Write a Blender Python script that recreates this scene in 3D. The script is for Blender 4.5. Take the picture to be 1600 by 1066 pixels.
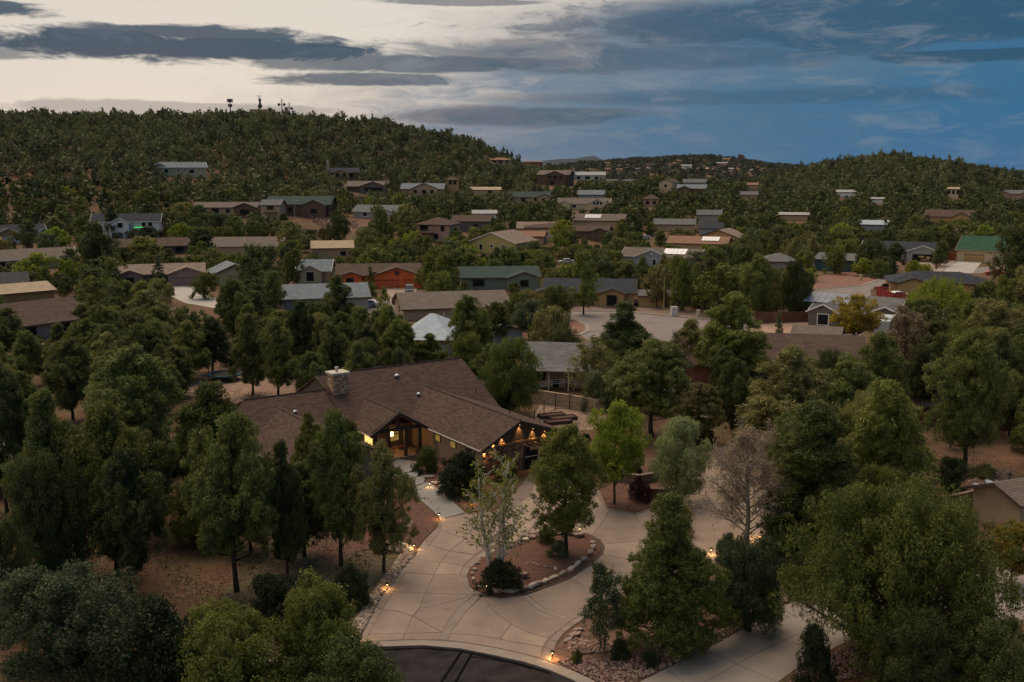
import bpy, bmesh, math, random
import numpy as np
from mathutils import Vector, Matrix

for o in list(bpy.data.objects): bpy.data.objects.remove(o)
S = bpy.context.scene
C = S.collection
R = math.radians

# ------------------------------------------------------------------ camera
CAM_H, FOC, PITCH = 28.0, 1600.0, R(9.75)
cam = bpy.data.objects.new('camera', bpy.data.cameras.new('camera')); C.objects.link(cam)
cam.location = (0, 0, CAM_H); cam.rotation_euler = (R(90) - PITCH, 0, 0)
cam.data.sensor_width = 36; cam.data.lens = 36 * FOC / 1600; cam.data.clip_start = 0.5; cam.data.clip_end = 60000
S.camera = cam

# ------------------------------------------------------------------ exposure
S.view_settings.view_transform = 'Standard'; S.view_settings.look = 'None'
S.view_settings.gamma = 1; S.view_settings.use_curve_mapping = False
S.view_settings.exposure = 0.0
S.render.resolution_x = 1024; S.render.resolution_y = 682
S.render.engine = 'CYCLES'
S.cycles.max_bounces = 3; S.cycles.diffuse_bounces = 2; S.cycles.glossy_bounces = 2; S.cycles.transmission_bounces = 2

# ------------------------------------------------------------------ sun (high, strong lamp put in for cloud glow overhead, very soft)
SUN_AZ, SUN_EL = R(-20), R(60)
sun = bpy.data.objects.new('sun', bpy.data.lights.new('sun', 'SUN')); C.objects.link(sun)
sd = Vector((math.sin(SUN_AZ) * math.cos(SUN_EL), math.cos(SUN_AZ) * math.cos(SUN_EL), math.sin(SUN_EL)))
sun.rotation_euler = sd.to_track_quat('Z', 'Y').to_euler()
sun.data.energy = 2.6; sun.data.angle = R(48); sun.data.color = (1.0, 0.77, 0.55)

# ------------------------------------------------------------------ world: dusk sky with cloud decks
world = bpy.data.worlds.new('World'); S.world = world; world.use_nodes = True
NT = world.node_tree; NT.nodes.clear()
def N(t, **k):
    n = NT.nodes.new(t)
    for a, b in k.items(): setattr(n, a, b)
    return n
def L(a, b): NT.links.new(a, b)
def M(op, a, b=None, c=None, clamp=False):
    n = N('ShaderNodeMath', operation=op); n.use_clamp = clamp
    for i, v in enumerate((a, b, c)):
        if v is None: continue
        if isinstance(v, (int, float)): n.inputs[i].default_value = v
        else: L(v, n.inputs[i])
    return n.outputs[0]
def MIX(f, a, b):
    n = N('ShaderNodeMix', data_type='RGBA')
    for i, v in ((0, f), (6, a), (7, b)):
        if isinstance(v, (int, float)): n.inputs[i].default_value = v
        elif isinstance(v, tuple): n.inputs[i].default_value = (*v, 1)
        else: L(v, n.inputs[i])
    return n.outputs[2]
def SM(x, a, b):
    n = N('ShaderNodeMapRange', interpolation_type='SMOOTHSTEP'); L(x, n.inputs[0])
    n.inputs[1].default_value = a; n.inputs[2].default_value = b
    return n.outputs[0]
tc = N('ShaderNodeTexCoord'); sep = N('ShaderNodeSeparateXYZ'); L(tc.outputs['Generated'], sep.inputs[0])
sx, sy, sz = sep.outputs
az = M('ARCTAN2', sx, sy); el = M('ARCSINE', sz)           # azimuth right of north (view), elevation
def noise(scale, sxy, detail=6, rough=.55, off=0.0, dist=0.0):
    c = N('ShaderNodeCombineXYZ')
    L(M('MULTIPLY', az, sxy[0]), c.inputs[0]); L(M('MULTIPLY', el, sxy[1]), c.inputs[1]); c.inputs[2].default_value = off
    n = N('ShaderNodeTexNoise'); n.inputs['Scale'].default_value = scale; n.inputs['Detail'].default_value = detail
    n.inputs['Roughness'].default_value = rough; n.inputs['Distortion'].default_value = dist
    L(c.outputs[0], n.inputs['Vector']); return n.outputs[0]
nA = noise(5.0, (1.0, 4.2), 7, .60, 1.3, .3)
nB = noise(15.0, (1.0, 3.6), 6, .68, 7.7, .6)
wob = M('ADD', M('SUBTRACT', nA, .5), M('MULTIPLY', M('SUBTRACT', nB, .5), 1.15))
# high deck: cream towards the afterglow (left, up), slate blue to the right and low
s = M('ADD', M('ADD', M('MULTIPLY', az, -1.22), M('MULTIPLY', M('MINIMUM', el, .5), 2.5)), M('MULTIPLY', wob, .42))
s = M('ADD', s, .43)
rmp = N('ShaderNodeValToRGB'); L(M('MULTIPLY', s, .8, clamp=True), rmp.inputs[0])
E = rmp.color_ramp.elements
pts = [(0.0, (.026, .140, .290)), (.16, (.042, .150, .280)), (.32, (.088, .175, .275)), (.46, (.20, .250, .320)), (.58, (.58, .53, .49)), (.74, (.76, .70, .62)), (1.0, (.74, .68, .61))]
E[0].position, E[0].color = pts[0][0], (*pts[0][1], 1); E[1].position, E[1].color = pts[-1][0], (*pts[-1][1], 1)
for p, c in pts[1:-1]:
    e = E.new(p); e.color = (*c, 1)
base = rmp.outputs[0]
# low cloud banks: (azimuth, elevation, half width, half height, strength) in radians
banks = [(.30, .128, .26, .022, .8), (-.315, .104, .165, .0125, 1.0), (-.29, .117, .085, .0075, .95), (-.475, .130, .060, .0065, .95), (-.20, .098, .06, .010, .8), (-.075, .094, .12, .0085, .85), (-.135, .079, .085, .0060, .85), (.03, .100, .13, .016, .65),
         (.14, .134, .05, .0050, .7), (.26, .132, .15, .017, .8), (.40, .118, .13, .012, .8), (.16, .100, .10, .011, .55), (-.05, .1495, .07, .0030, .7), (-.475, .094, .05, .0055, .7), (-.31, .050, .13, .0060, .45), (.0, .046, .12, .0090, .7), (.20, .062, .20, .007, .4), (.42, .094, .07, .0045, .9), (-.75, .11, .2, .015, .8), (.8, .11, .2, .015, .7)]
pv = N('ShaderNodeCombineXYZ'); L(az, pv.inputs[0]); L(el, pv.inputs[1])
def VM(op, a, b):
    n = N('ShaderNodeVectorMath', operation=op); L(a, n.inputs[0])
    if b is not None: n.inputs[1].default_value = b
    return n
acc = None; lim = M('MULTIPLY', wob, 1.75)
for a, e_, w, h, k in banks:
    v = VM('MULTIPLY', VM('SUBTRACT', pv.outputs[0], (a, e_, 0)).outputs[0], (1 / w, 1 / h, 0)); r = VM('LENGTH', v.outputs[0], None).outputs['Value']
    mr = N('ShaderNodeMapRange', interpolation_type='SMOOTHSTEP'); L(M('SUBTRACT', r, lim), mr.inputs[0]); mr.inputs[1].default_value = 1.30; mr.inputs[2].default_value = .80; mr.inputs[4].default_value = k
    acc = mr.outputs[0] if acc is None else M('MAXIMUM', acc, mr.outputs[0])
acc = M('MAXIMUM', acc, M('MULTIPLY', SM(nA, .54, .64), M('MULTIPLY', SM(el, .16, .26), .5)))     # the decks go on overhead
dark = MIX(SM(az, -.1, .3), (.026, .074, .130), (.020, .082, .158))
dark = MIX(M('MULTIPLY', SM(nB, .48, .74), .45), dark, (.13, .185, .25))
dark = MIX(M('MULTIPLY', M('MULTIPLY', SM(az, -.16, -.04), SM(az, .16, .04)), M('MULTIPLY', SM(nA, .44, .60), .6)), dark, (.135, .125, .165))
cl = MIX(acc, base, dark)
cl = MIX(M('MULTIPLY', M('MULTIPLY', SM(nB, .50, .70), SM(az, .0, .2)), .24), cl, (.30, .33, .38))
sky = N('ShaderNodeTexSky'); sky.sky_type = 'NISHITA'; sky.sun_disc = False
sky.sun_elevation = R(1.5); sky.sun_rotation = SUN_AZ; sky.altitude = 1500
skc = N('ShaderNodeVectorMath', operation='SCALE'); L(sky.outputs[0], skc.inputs[0]); skc.inputs['Scale'].default_value = .10
final = MIX(.94, skc.outputs[0], cl)
bg = N('ShaderNodeBackground'); L(final, bg.inputs[0]); bg.inputs[1].default_value = 1.0
wo = N('ShaderNodeOutputWorld'); L(bg.outputs[0], wo.inputs[0])

# ------------------------------------------------------------------ helpers
rng = np.random.default_rng(7); rnd = random.Random(11)
cT, sT = math.cos(PITCH), math.sin(PITCH)
def ray(px, py):
    x = (px - 800) / FOC; y = (533 - py) / FOC
    return Vector((x, cT + y * sT, -sT + y * cT))
def pz(px, py, z=0.0):
    d = ray(px, py); t = (z - CAM_H) / d.z
    return Vector((0, 0, CAM_H)) + d * t
def prj(P):
    x, y, z = P[0], P[1], P[2] - CAM_H
    dep = y * cT - z * sT; up = y * sT + z * cT
    return 800 + FOC * x / dep, 533 - FOC * up / dep, dep

# terrain: heights on a fan of bearings and distances (metres), smoothly interpolated
TB = np.array([-900, -300, 0, 200, 400, 560, 700, 820, 900, 1000, 1100, 1200, 1350, 1480, 1600, 1900, 2500], float)
TD = np.array([0, 200, 260, 300, 350, 400, 450, 520, 600, 700, 820, 1000, 1300, 1700, 2000, 2600, 4000], float)
TZ = np.array([
 # -900 -300   0  200  400  560  700  820  900 1000 1100 1200 1350 1480 1600 1900 2500
 [0]*17, [0]*17,
 [2,   1,   .5,  .3,  .2,   0,   0,   0,   0,   0,   0,   0,   0,   0,   0,   0,   0],
 [6,   5,    3, 2.5,   2,   1,  .8,  .5,   0,   0,   0,   0,   0,   0,   0,   0,   0],
 [14, 11,    8,   5,   6,   5,   4,   4,   4,   2,   1,   1,   1,   1,   1,   1,   1],
 [24, 20,   17,  14,  11,   9,   8,   8,   8,   5,   4,   3,   3,   3,   3,   3,   3],
 [33, 29,   26,  25,  18,  14,  11,  11,  11,   9,   8,   5,   5,   5,   5,   6,   7],
 [44, 40,   36,  35,  31,  23,  18,  15,  16,  14,  12,   7,   8,   8,   8,  10,  11],
 [55, 51,   47,  46,  44,  38,  31,  23,  20,  15,  13,  10,  13,  13,  11,  14,  14],
 [64, 60,   57,  56,  56,  53,  44,  24,  15,  12,  11,  13,  22,  21,  14,  15,  14],
 [64, 60,   55,  54,  55,  50,  40,  20,   8,   4,   4,  14,  30,  26,  14,  10,   8],
 [40, 40,   35,  34,  35,  30,  20,   8,   0,  -4,  -4,   2,  14,  12,   2,  -4,  -6],
 [10, 10,   10,  10,  10,   8,   2,   0,   2,   4,   4,   0,   0,   0, -10, -10, -10],
 [10, 10,   10,  10,  10,  10,  12,  14,  24,  29,  33,  22,  10,   0, -10, -10, -10],
 [10, 10,   10,  10,  10,  10,  12,  15,  26,  35,  40,  26,  10,   0, -12, -12, -12],
 [0,   0,    0,   0,   0,   0,   0,   0,  10,  16,  16,  10,   0, -10, -20, -20, -20],
 [-20]*17], float)
def _cr(p0, p1, p2, p3, t):
    m1 = (p2 - p0) * .5; m2 = (p3 - p1) * .5; t2 = t * t; t3 = t2 * t
    return (2*t3 - 3*t2 + 1) * p1 + (t3 - 2*t2 + t) * m1 + (-2*t3 + 3*t2) * p2 + (t3 - t2) * m2
def hgt(x, y):
    x = np.asarray(x, float); y = np.asarray(y, float)
    yy = np.maximum(y, 1.0)
    b = np.clip(800 + 1600 * x / np.maximum(yy, 40), TB[0], TB[-1] - 1e-3); d = np.clip(np.hypot(x * .3, yy), 0, TD[-1] - 1e-3)
    i = np.clip(np.searchsorted(TB, b, 'right') - 1, 0, len(TB) - 2); j = np.clip(np.searchsorted(TD, d, 'right') - 1, 0, len(TD) - 2)
    tb = (b - TB[i]) / (TB[i+1] - TB[i]); td = (d - TD[j]) / (TD[j+1] - TD[j])
    ix = [np.clip(i + k, 0, len(TB) - 1) for k in (-1, 0, 1, 2)]; jx = [np.clip(j + k, 0, len(TD) - 1) for k in (-1, 0, 1, 2)]
    rows = [_cr(*[TZ[jj, ii] for ii in ix], tb) for jj in jx]
    z = _cr(*rows, td)
    w = np.clip((d - 340) / 200, 0, 1)
    z = z + w * (1.6 * np.sin(x * .031 + 1.3) * np.sin(y * .027) + .9 * np.sin(x * .083 + y * .05) * np.sin(y * .071 + 2))
    return np.where(d < 235, 0.0, z)
def h1(x, y): return float(hgt(x, y))
def gp(px, py):
    d = ray(px, py); o = Vector((0, 0, CAM_H)); t = 30.0; prev = t
    while t < 6000:
        P = o + d * t
        if P.z < h1(P.x, P.y):
            a, b = prev, t
            for _ in range(24):
                m = (a + b) / 2; Q = o + d * m
                if Q.z < h1(Q.x, Q.y): b = m
                else: a = m
            Q = o + d * b
            return Vector((Q.x, Q.y, h1(Q.x, Q.y)))
        prev = t; t *= 1.01
    return o + d * 1500

# ------------------------------------------------------------------ materials
_m = {}
def mat(name, col, rough=.8, *a, objvar=0.0, **k):
    if name in _m: return _m[name]
    m = _mat(name, col, rough, *a, **k)
    if objvar:                                            # each slab its own tone
        nt = m.node_tree; b = nt.nodes['Principled BSDF']; src = b.inputs['Base Color'].links[0].from_socket
        oi = nt.nodes.new('ShaderNodeObjectInfo'); mr = nt.nodes.new('ShaderNodeMapRange'); mr.inputs[3].default_value = 1 - objvar; mr.inputs[4].default_value = 1 + objvar * .6
        nt.links.new(oi.outputs['Random'], mr.inputs[0]); t = nt.nodes.new('ShaderNodeTexCoord'); n = nt.nodes.new('ShaderNodeTexNoise'); n.inputs['Scale'].default_value = .22; n.inputs['Detail'].default_value = 9; n.inputs['Roughness'].default_value = .7
        nt.links.new(t.outputs['Object'], n.inputs['Vector']); m2 = nt.nodes.new('ShaderNodeMapRange'); m2.inputs[1].default_value = .3; m2.inputs[2].default_value = .7; m2.inputs[3].default_value = .80; m2.inputs[4].default_value = 1.08
        nt.links.new(n.outputs[0], m2.inputs[0]); mu = nt.nodes.new('ShaderNodeMath'); mu.operation = 'MULTIPLY'; nt.links.new(mr.outputs[0], mu.inputs[0]); nt.links.new(m2.outputs[0], mu.inputs[1])
        vm = nt.nodes.new('ShaderNodeVectorMath'); vm.operation = 'SCALE'; nt.links.new(src, vm.inputs[0]); nt.links.new(mu.outputs[0], vm.inputs['Scale']); nt.links.new(vm.outputs[0], b.inputs['Base Color'])
    return m
def _mat(name, col, rough=.8, var=.12, scale=3.0, col2=None, bump=0.0, spec=.3, metal=0.0, emit=None, estr=0.0, coord='Object', stretch=None):
    if name in _m: return _m[name]
    m = bpy.data.materials.new(name); m.use_nodes = True; nt = m.node_tree; b = nt.nodes['Principled BSDF']
    b.inputs['Roughness'].default_value = rough; b.inputs['Metallic'].default_value = metal
    b.inputs['Specular IOR Level'].default_value = spec
    t = nt.nodes.new('ShaderNodeTexCoord'); n = nt.nodes.new('ShaderNodeTexNoise'); n.inputs['Scale'].default_value = scale
    n.inputs['Detail'].default_value = 6; n.inputs['Roughness'].default_value = .65
    if stretch:
        mp = nt.nodes.new('ShaderNodeMapping'); mp.inputs['Scale'].default_value = stretch
        nt.links.new(t.outputs[coord], mp.inputs[0]); nt.links.new(mp.outputs[0], n.inputs['Vector'])
    else: nt.links.new(t.outputs[coord], n.inputs['Vector'])
    c2 = col2 or tuple(max(0, c * (1 - 2.2 * var)) for c in col); c1 = tuple(min(1, c * (1 + var)) for c in col)
    rp = nt.nodes.new('ShaderNodeValToRGB'); rp.color_ramp.elements[0].position = .3; rp.color_ramp.elements[1].position = .7
    rp.color_ramp.elements[0].color = (*c2, 1); rp.color_ramp.elements[1].color = (*c1, 1)
    nt.links.new(n.outputs[0], rp.inputs[0]); nt.links.new(rp.outputs[0], b.inputs['Base Color'])
    if bump:
        bp = nt.nodes.new('ShaderNodeBump'); bp.inputs['Strength'].default_value = bump; bp.inputs['Distance'].default_value = .05
        nt.links.new(n.outputs[0], bp.inputs['Height']); nt.links.new(bp.outputs[0], b.inputs['Normal'])
    if emit:
        b.inputs['Emission Color'].default_value = (*emit, 1); b.inputs['Emission Strength'].default_value = estr
    _m[name] = m; return m
def roofmat(name, c1, c2, row=.15, w=.45):
    if name in _m: return _m[name]
    m = bpy.data.materials.new(name); m.use_nodes = True; nt = m.node_tree; b = nt.nodes['Principled BSDF']
    b.inputs['Roughness'].default_value = .9; b.inputs['Specular IOR Level'].default_value = .15
    t = nt.nodes.new('ShaderNodeTexCoord'); br = nt.nodes.new('ShaderNodeTexBrick')
    br.inputs['Scale'].default_value = 1; br.inputs['Brick Width'].default_value = w; br.inputs['Row Height'].default_value = row
    br.inputs['Mortar Size'].default_value = .012; br.inputs['Color1'].default_value = (*c1, 1); br.inputs['Color2'].default_value = (*c2, 1)
    br.inputs['Mortar'].default_value = (*[x * .45 for x in c2], 1); br.inputs['Bias'].default_value = 0
    nt.links.new(t.outputs['UV'], br.inputs['Vector'])
    n = nt.nodes.new('ShaderNodeTexNoise'); n.inputs['Scale'].default_value = .7; n.inputs['Detail'].default_value = 8; n.inputs['Roughness'].default_value = .7
    nt.links.new(t.outputs['UV'], n.inputs['Vector'])
    mx = nt.nodes.new('ShaderNodeMix'); mx.data_type = 'RGBA'; mx.blend_type = 'MULTIPLY'; mx.inputs[0].default_value = .55
    rp = nt.nodes.new('ShaderNodeValToRGB'); rp.color_ramp.elements[0].position = .3; rp.color_ramp.elements[1].position = .7
    rp.color_ramp.elements[0].color = (.55, .52, .50, 1); rp.color_ramp.elements[1].color = (1, 1, 1, 1)
    nt.links.new(n.outputs[0], rp.inputs[0]); nt.links.new(br.outputs[0], mx.inputs[6]); nt.links.new(rp.outputs[0], mx.inputs[7])
    nt.links.new(mx.outputs[2], b.inputs['Base Color'])
    bp = nt.nodes.new('ShaderNodeBump'); bp.inputs['Strength'].default_value = .5; bp.inputs['Distance'].default_value = .03
    nt.links.new(br.outputs['Fac'], bp.inputs['Height']); bp.invert = True; nt.links.new(bp.outputs[0], b.inputs['Normal'])
    _m[name] = m; return m
def leafmat(name, ca, cb, trans=.22):
    m = bpy.data.materials.new(name); m.use_nodes = True; nt = m.node_tree; b = nt.nodes['Principled BSDF']
    b.inputs['Roughness'].default_value = .65; b.inputs['Specular IOR Level'].default_value = .25
    at = nt.nodes.new('ShaderNodeAttribute'); at.attribute_name = 'tint'
    oi = nt.nodes.new('ShaderNodeObjectInfo')
    mx = nt.nodes.new('ShaderNodeMix'); mx.data_type = 'RGBA'; mx.inputs[6].default_value = (*ca, 1); mx.inputs[7].default_value = (*cb, 1)
    nt.links.new(at.outputs['Fac'], mx.inputs[0])
    hs = nt.nodes.new('ShaderNodeHueSaturation')
    def rg(a, b_, src):
        r = nt.nodes.new('ShaderNodeMapRange'); nt.links.new(src, r.inputs[0]); r.inputs[3].default_value = a; r.inputs[4].default_value = b_; return r.outputs[0]
    nt.links.new(rg(.484, .512, oi.outputs['Random']), hs.inputs['Hue'])
    mlt = nt.nodes.new('ShaderNodeMath'); mlt.operation = 'FRACT'; ml2 = nt.nodes.new('ShaderNodeMath'); ml2.operation = 'MULTIPLY'; ml2.inputs[1].default_value = 7.31
    nt.links.new(oi.outputs['Random'], ml2.inputs[0]); nt.links.new(ml2.outputs[0], mlt.inputs[0])
    nt.links.new(rg(.72, 1.28, mlt.outputs[0]), hs.inputs['Value'])
    nt.links.new(mx.outputs[2], hs.inputs['Color']); nt.links.new(hs.outputs[0], b.inputs['Base Color'])
    tr = nt.nodes.new('ShaderNodeBsdfTranslucent'); nt.links.new(hs.outputs[0], tr.inputs[0])
    ms = nt.nodes.new('ShaderNodeMixShader'); ms.inputs[0].default_value = trans
    out = nt.nodes['Material Output']
    nt.links.new(b.outputs[0], ms.inputs[1]); nt.links.new(tr.outputs[0], ms.inputs[2]); nt.links.new(ms.outputs[0], out.inputs[0])
    return m

# ------------------------------------------------------------------ object helpers
def tag(o, label=None, cat=None, group=None, kind=None):
    if label: o['label'] = label
    if cat: o['category'] = cat
    if group: o['group'] = group
    if kind: o['kind'] = kind
    return o
def empty(name, loc, rz=0.0, label=None, cat=None, group=None):
    o = bpy.data.objects.new(name, None); C.objects.link(o); o.location = loc; o.rotation_euler = (0, 0, rz); o.empty_display_size = .3
    return tag(o, label, cat, group)
def link(name, me, parent=None, m=None):
    o = bpy.data.objects.new(name, me); C.objects.link(o)
    if parent is not None: o.parent = parent
    if m is not None and not me.materials: me.materials.append(m)
    return o
def tri_mesh(name, v, f, tint=None, smooth=False):
    me = bpy.data.meshes.new(name); v = np.ascontiguousarray(v, np.float32); f = np.ascontiguousarray(f, np.int32); k = f.shape[1]
    me.vertices.add(len(v)); me.vertices.foreach_set('co', v.ravel())
    me.loops.add(f.size); me.loops.foreach_set('vertex_index', f.ravel())
    me.polygons.add(len(f)); me.polygons.foreach_set('loop_start', np.arange(0, f.size, k, dtype=np.int32))
    if smooth: me.polygons.foreach_set('use_smooth', np.ones(len(f), bool))
    if tint is not None:
        a = me.attributes.new('tint', 'FLOAT', 'POINT'); a.data.foreach_set('value', np.ascontiguousarray(tint, np.float32))
    me.update(calc_edges=True); return me
class MB:
    """collects shapes for ONE mesh object"""
    def __init__(s): s.v = []; s.f = []; s.uv = {}
    def box(s, c, d, rz=0.0, taper=1.0):
        i = len(s.v); cx, cy, cz = c; dx, dy, dz = d[0]/2, d[1]/2, d[2]/2; ca, sa = math.cos(rz), math.sin(rz)
        for z, k in ((-dz, 1), (dz, taper)):
            for x, y in ((-dx, -dy), (dx, -dy), (dx, dy), (-dx, dy)):
                x *= k; y *= k
                s.v.append((cx + x*ca - y*sa, cy + x*sa + y*ca, cz + z))
        for q in ((3,2,1,0),(4,5,6,7),(0,1,5,4),(1,2,6,5),(2,3,7,6),(3,0,4,7)): s.f.append(tuple(i + k for k in q))
        return s
    def poly(s, pts): 
        i = len(s.v); s.v += [tuple(p) for p in pts]; s.f.append(tuple(range(i, i + len(pts)))); return s
    def prism(s, pts, z0, z1):
        n = len(pts); i = len(s.v)
        s.v += [(p[0], p[1], z0) for p in pts] + [(p[0], p[1], z1) for p in pts]
        s.f.append(tuple(range(i + n - 1, i - 1, -1))); s.f.append(tuple(range(i + n, i + 2*n)))
        for k in range(n): s.f.append((i + k, i + (k+1) % n, i + n + (k+1) % n, i + n + k))
        return s
    def extr(s, prof, ax, a, b):
        """profile of (p,q) extruded along axis ax ('x': prof=(y,z); 'y': prof=(x,z))"""
        n = len(prof); i = len(s.v)
        for t in (a, b):
            for p, q in prof: s.v.append((t, p, q) if ax == 'x' else (p, t, q))
        s.f.append(tuple(range(i, i + n))); s.f.append(tuple(range(i + 2*n - 1, i + n - 1, -1)))
        for k in range(n): s.f.append((i + k, i + n + k, i + n + (k+1) % n, i + (k+1) % n))
        return s
    def tube(s, pts, rad, n=6, cap=True):
        pts = [Vector(p) for p in pts]; rings = []
        for k, p in enumerate(pts):
            d = (pts[min(k+1, len(pts)-1)] - pts[max(k-1, 0)]); d = d.normalized() if d.length > 1e-6 else Vector((0,0,1))
            a = d.orthogonal().normalized() if abs(d.z) < .95 else Vector((1,0,0)).cross(d).normalized()
            b = d.cross(a); r = rad[k] if isinstance(rad, (list, tuple)) else rad; i = len(s.v)
            for q in range(n):
                t = 2*math.pi*q/n; w = p + a*math.cos(t)*r + b*math.sin(t)*r; s.v.append(tuple(w))
            rings.append(i)
        for k in range(len(rings)-1):
            for q in range(n): s.f.append((rings[k]+q, rings[k]+(q+1) % n, rings[k+1]+(q+1) % n, rings[k+1]+q))
        if cap: s.f.append(tuple(rings[0]+q for q in range(n))[::-1]); s.f.append(tuple(rings[-1]+q for q in range(n)))
        return s
    def slab(s, q, t):
        """quad roof slab, thickness t downwards along its normal, uv in metres along first edge"""
        q = [Vector(p) for p in q]; nrm = (q[1]-q[0]).cross(q[-1]-q[0]).normalized()
        if nrm.z < 0: q = q[::-1]; nrm = -nrm
        i = len(s.v); n = len(q)
        hz = [(abs((q[(k+1) % n]-q[k]).z) / max(.01, (q[(k+1) % n]-q[k]).length), k) for k in range(n)]
        k0 = min(hz)[1]; eu = (q[(k0+1) % n]-q[k0]).normalized(); ev = nrm.cross(eu)
        for p in q: s.v.append(tuple(p))
        for p in q: s.v.append(tuple(p - nrm*t))
        fi = len(s.f); s.f.append(tuple(range(i, i+n))); s.uv[fi] = [((p-q[0]).dot(eu)+50, (p-q[0]).dot(ev)+50) for p in q]
        s.f.append(tuple(range(i+2*n-1, i+n-1, -1)))
        for k in range(n): s.f.append((i+k, i+n+k, i+n+(k+1) % n, i+(k+1) % n))
        return s
    def mesh(s, name, smooth=False):
        me = bpy.data.meshes.new(name); me.from_pydata(s.v, [], s.f)
        if s.uv:
            ul = me.uv_layers.new(name='UVMap'); st = 0
            for fi, f in enumerate(s.f):
                if fi in s.uv:
                    for k, c in enumerate(s.uv[fi]): ul.data[st + k].uv = c
                st += len(f)
        if smooth:
            for p in me.polygons: p.use_smooth = True
        me.update(); return me
    def build(s, name, m, parent=None, smooth=False):
        return link(name, s.mesh(name, smooth), parent, m)

# ================================================================== ground
def dirt_material():
    m = bpy.data.materials.new('dry_red_soil'); m.use_nodes = True; nt = m.node_tree; b = nt.nodes['Principled BSDF']
    b.inputs['Roughness'].default_value = .95; b.inputs['Specular IOR Level'].default_value = .1
    t = nt.nodes.new('ShaderNodeTexCoord')
    def nz(sc, d=8, r=.65):
        n = nt.nodes.new('ShaderNodeTexNoise'); n.inputs['Scale'].default_value = sc; n.inputs['Detail'].default_value = d; n.inputs['Roughness'].default_value = r
        nt.links.new(t.outputs['Object'], n.inputs['Vector']); return n.outputs[0]
    def ramp(src, *st):
        rp = nt.nodes.new('ShaderNodeValToRGB'); e = rp.color_ramp.elements
        e[0].position, e[0].color = st[0][0], (*st[0][1], 1); e[1].position, e[1].color = st[-1][0], (*st[-1][1], 1)
        for p, c in st[1:-1]: k = e.new(p); k.color = (*c, 1)
        nt.links.new(src, rp.inputs[0]); return rp.outputs[0]
    def mix(f, a, c, bt='MIX'):
        x = nt.nodes.new('ShaderNodeMix'); x.data_type = 'RGBA'; x.blend_type = bt
        if isinstance(f, float): x.inputs[0].default_value = f
        else: nt.links.new(f, x.inputs[0])
        nt.links.new(a, x.inputs[6])
        if isinstance(c, tuple): x.inputs[7].default_value = (*c, 1)
        else: nt.links.new(c, x.inputs[7])
        return x.outputs[2]
    big = ramp(nz(.035, 6), (.30, (.13, .072, .048)), (.5, (.18, .108, .074)), (.7, (.245, .165, .115)))
    med = ramp(nz(.6), (.3, (.55, .52, .50)), (.7, (1.1, 1.05, 1.0)))
    c = mix(.8, big, med, 'MULTIPLY')
    fine = ramp(nz(7.0, 5, .75), (.35, (.55, .5, .48)), (.65, (1.15, 1.1, 1.05)))
    c = mix(.6, c, fine, 'MULTIPLY')
    scrub = ramp(nz(.16, 9, .7), (.46, (0, 0, 0)), (.58, (1, 1, 1)))
    sc2 = nt.nodes.new('ShaderNodeMath'); sc2.operation = 'MULTIPLY'; sc2.inputs[1].default_value = .75
    nt.links.new(scrub, sc2.inputs[0])
    c = mix(sc2.outputs[0], c, (.085, .075, .036))
    nt.links.new(c, b.inputs['Base Color'])
    bp = nt.nodes.new('ShaderNodeBump'); bp.inputs['Strength'].default_value = .6; bp.inputs['Distance'].default_value = .08
    nt.links.new(nz(5.0, 8, .7), bp.inputs['Height']); nt.links.new(bp.outputs[0], b.inputs['Normal'])
    return m
DIRT = dirt_material()
ys = np.concatenate([np.arange(-150, 230, 10), np.arange(230, 900, 6), np.geomspace(900, 11800, 100)])
aa = np.concatenate([np.linspace(-1.6, -.62, 16)[:-1], np.linspace(-.62, .62, 200), np.linspace(.62, 1.6, 16)[1:]])
YY, AA = np.meshgrid(ys, aa, indexing='ij'); XX = AA * np.maximum(YY, 130)
ZZ = hgt(XX, YY)
ZZ = np.where(YY > 4000, -20 - (YY - 4000) * .002, ZZ)
ZZ = np.where((XX < -60) & (YY < 60), ZZ, ZZ)
nr, nc = YY.shape
idx = np.arange(nr * nc).reshape(nr, nc)
quads = np.stack([idx[:-1, :-1].ravel(), idx[:-1, 1:].ravel(), idx[1:, 1:].ravel(), idx[1:, :-1].ravel()], 1)
ground = link('ground', tri_mesh('ground', np.stack([XX.ravel(), YY.ravel(), ZZ.ravel()], 1), quads, smooth=True), None, DIRT)
tag(ground, kind='structure', label='dry reddish soil of the valley floor and hill slopes')

# distant mountain beyond the ridges
def mountain(name, pts, D, depth, m, label):
    v = []; n = len(pts)
    zs = []
    for px, py in pts:
        d = ray(px, py); t = D / d.y; zs.append((d.x * t, CAM_H + d.z * t))
    for k, (fy, fz) in enumerate(((-depth, 0), (-depth*.45, .5), (0, 1), (depth*.5, .5), (depth, 0))):
        for i, (x, z) in enumerate(zs):
            w = fz * (z + 60) - 60
            v.append((x, D + fy + 90 * math.sin(i * 1.7 + k), w + (8 * math.sin(i * 2.3 + k * 1.9) if 0 < fz < 1 else 0)))
    f = [(k*n+i, k*n+i+1, (k+1)*n+i+1, (k+1)*n+i) for k in range(4) for i in range(n-1)]
    o = link(name, tri_mesh(name, np.array(v), np.array(f), smooth=True), None, m); return tag(o, label, kind='structure')
MTN = mat('far_forest', (.012, .020, .028), .95, .2, .004)
mountain('mountain', [(640, 268), (760, 262), (835, 254), (850, 251), (872, 249), (900, 248), (915, 245), (928, 243.5), (934, 246), (944, 252), (990, 258), (1060, 262), (1200, 268), (1300, 268), (1480, 267), (1560, 265), (1600, 265), (1700, 263), (1900, 266)], 9000, 1600, MTN, 'dark wooded mountain on the horizon beyond the ridges')

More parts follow.
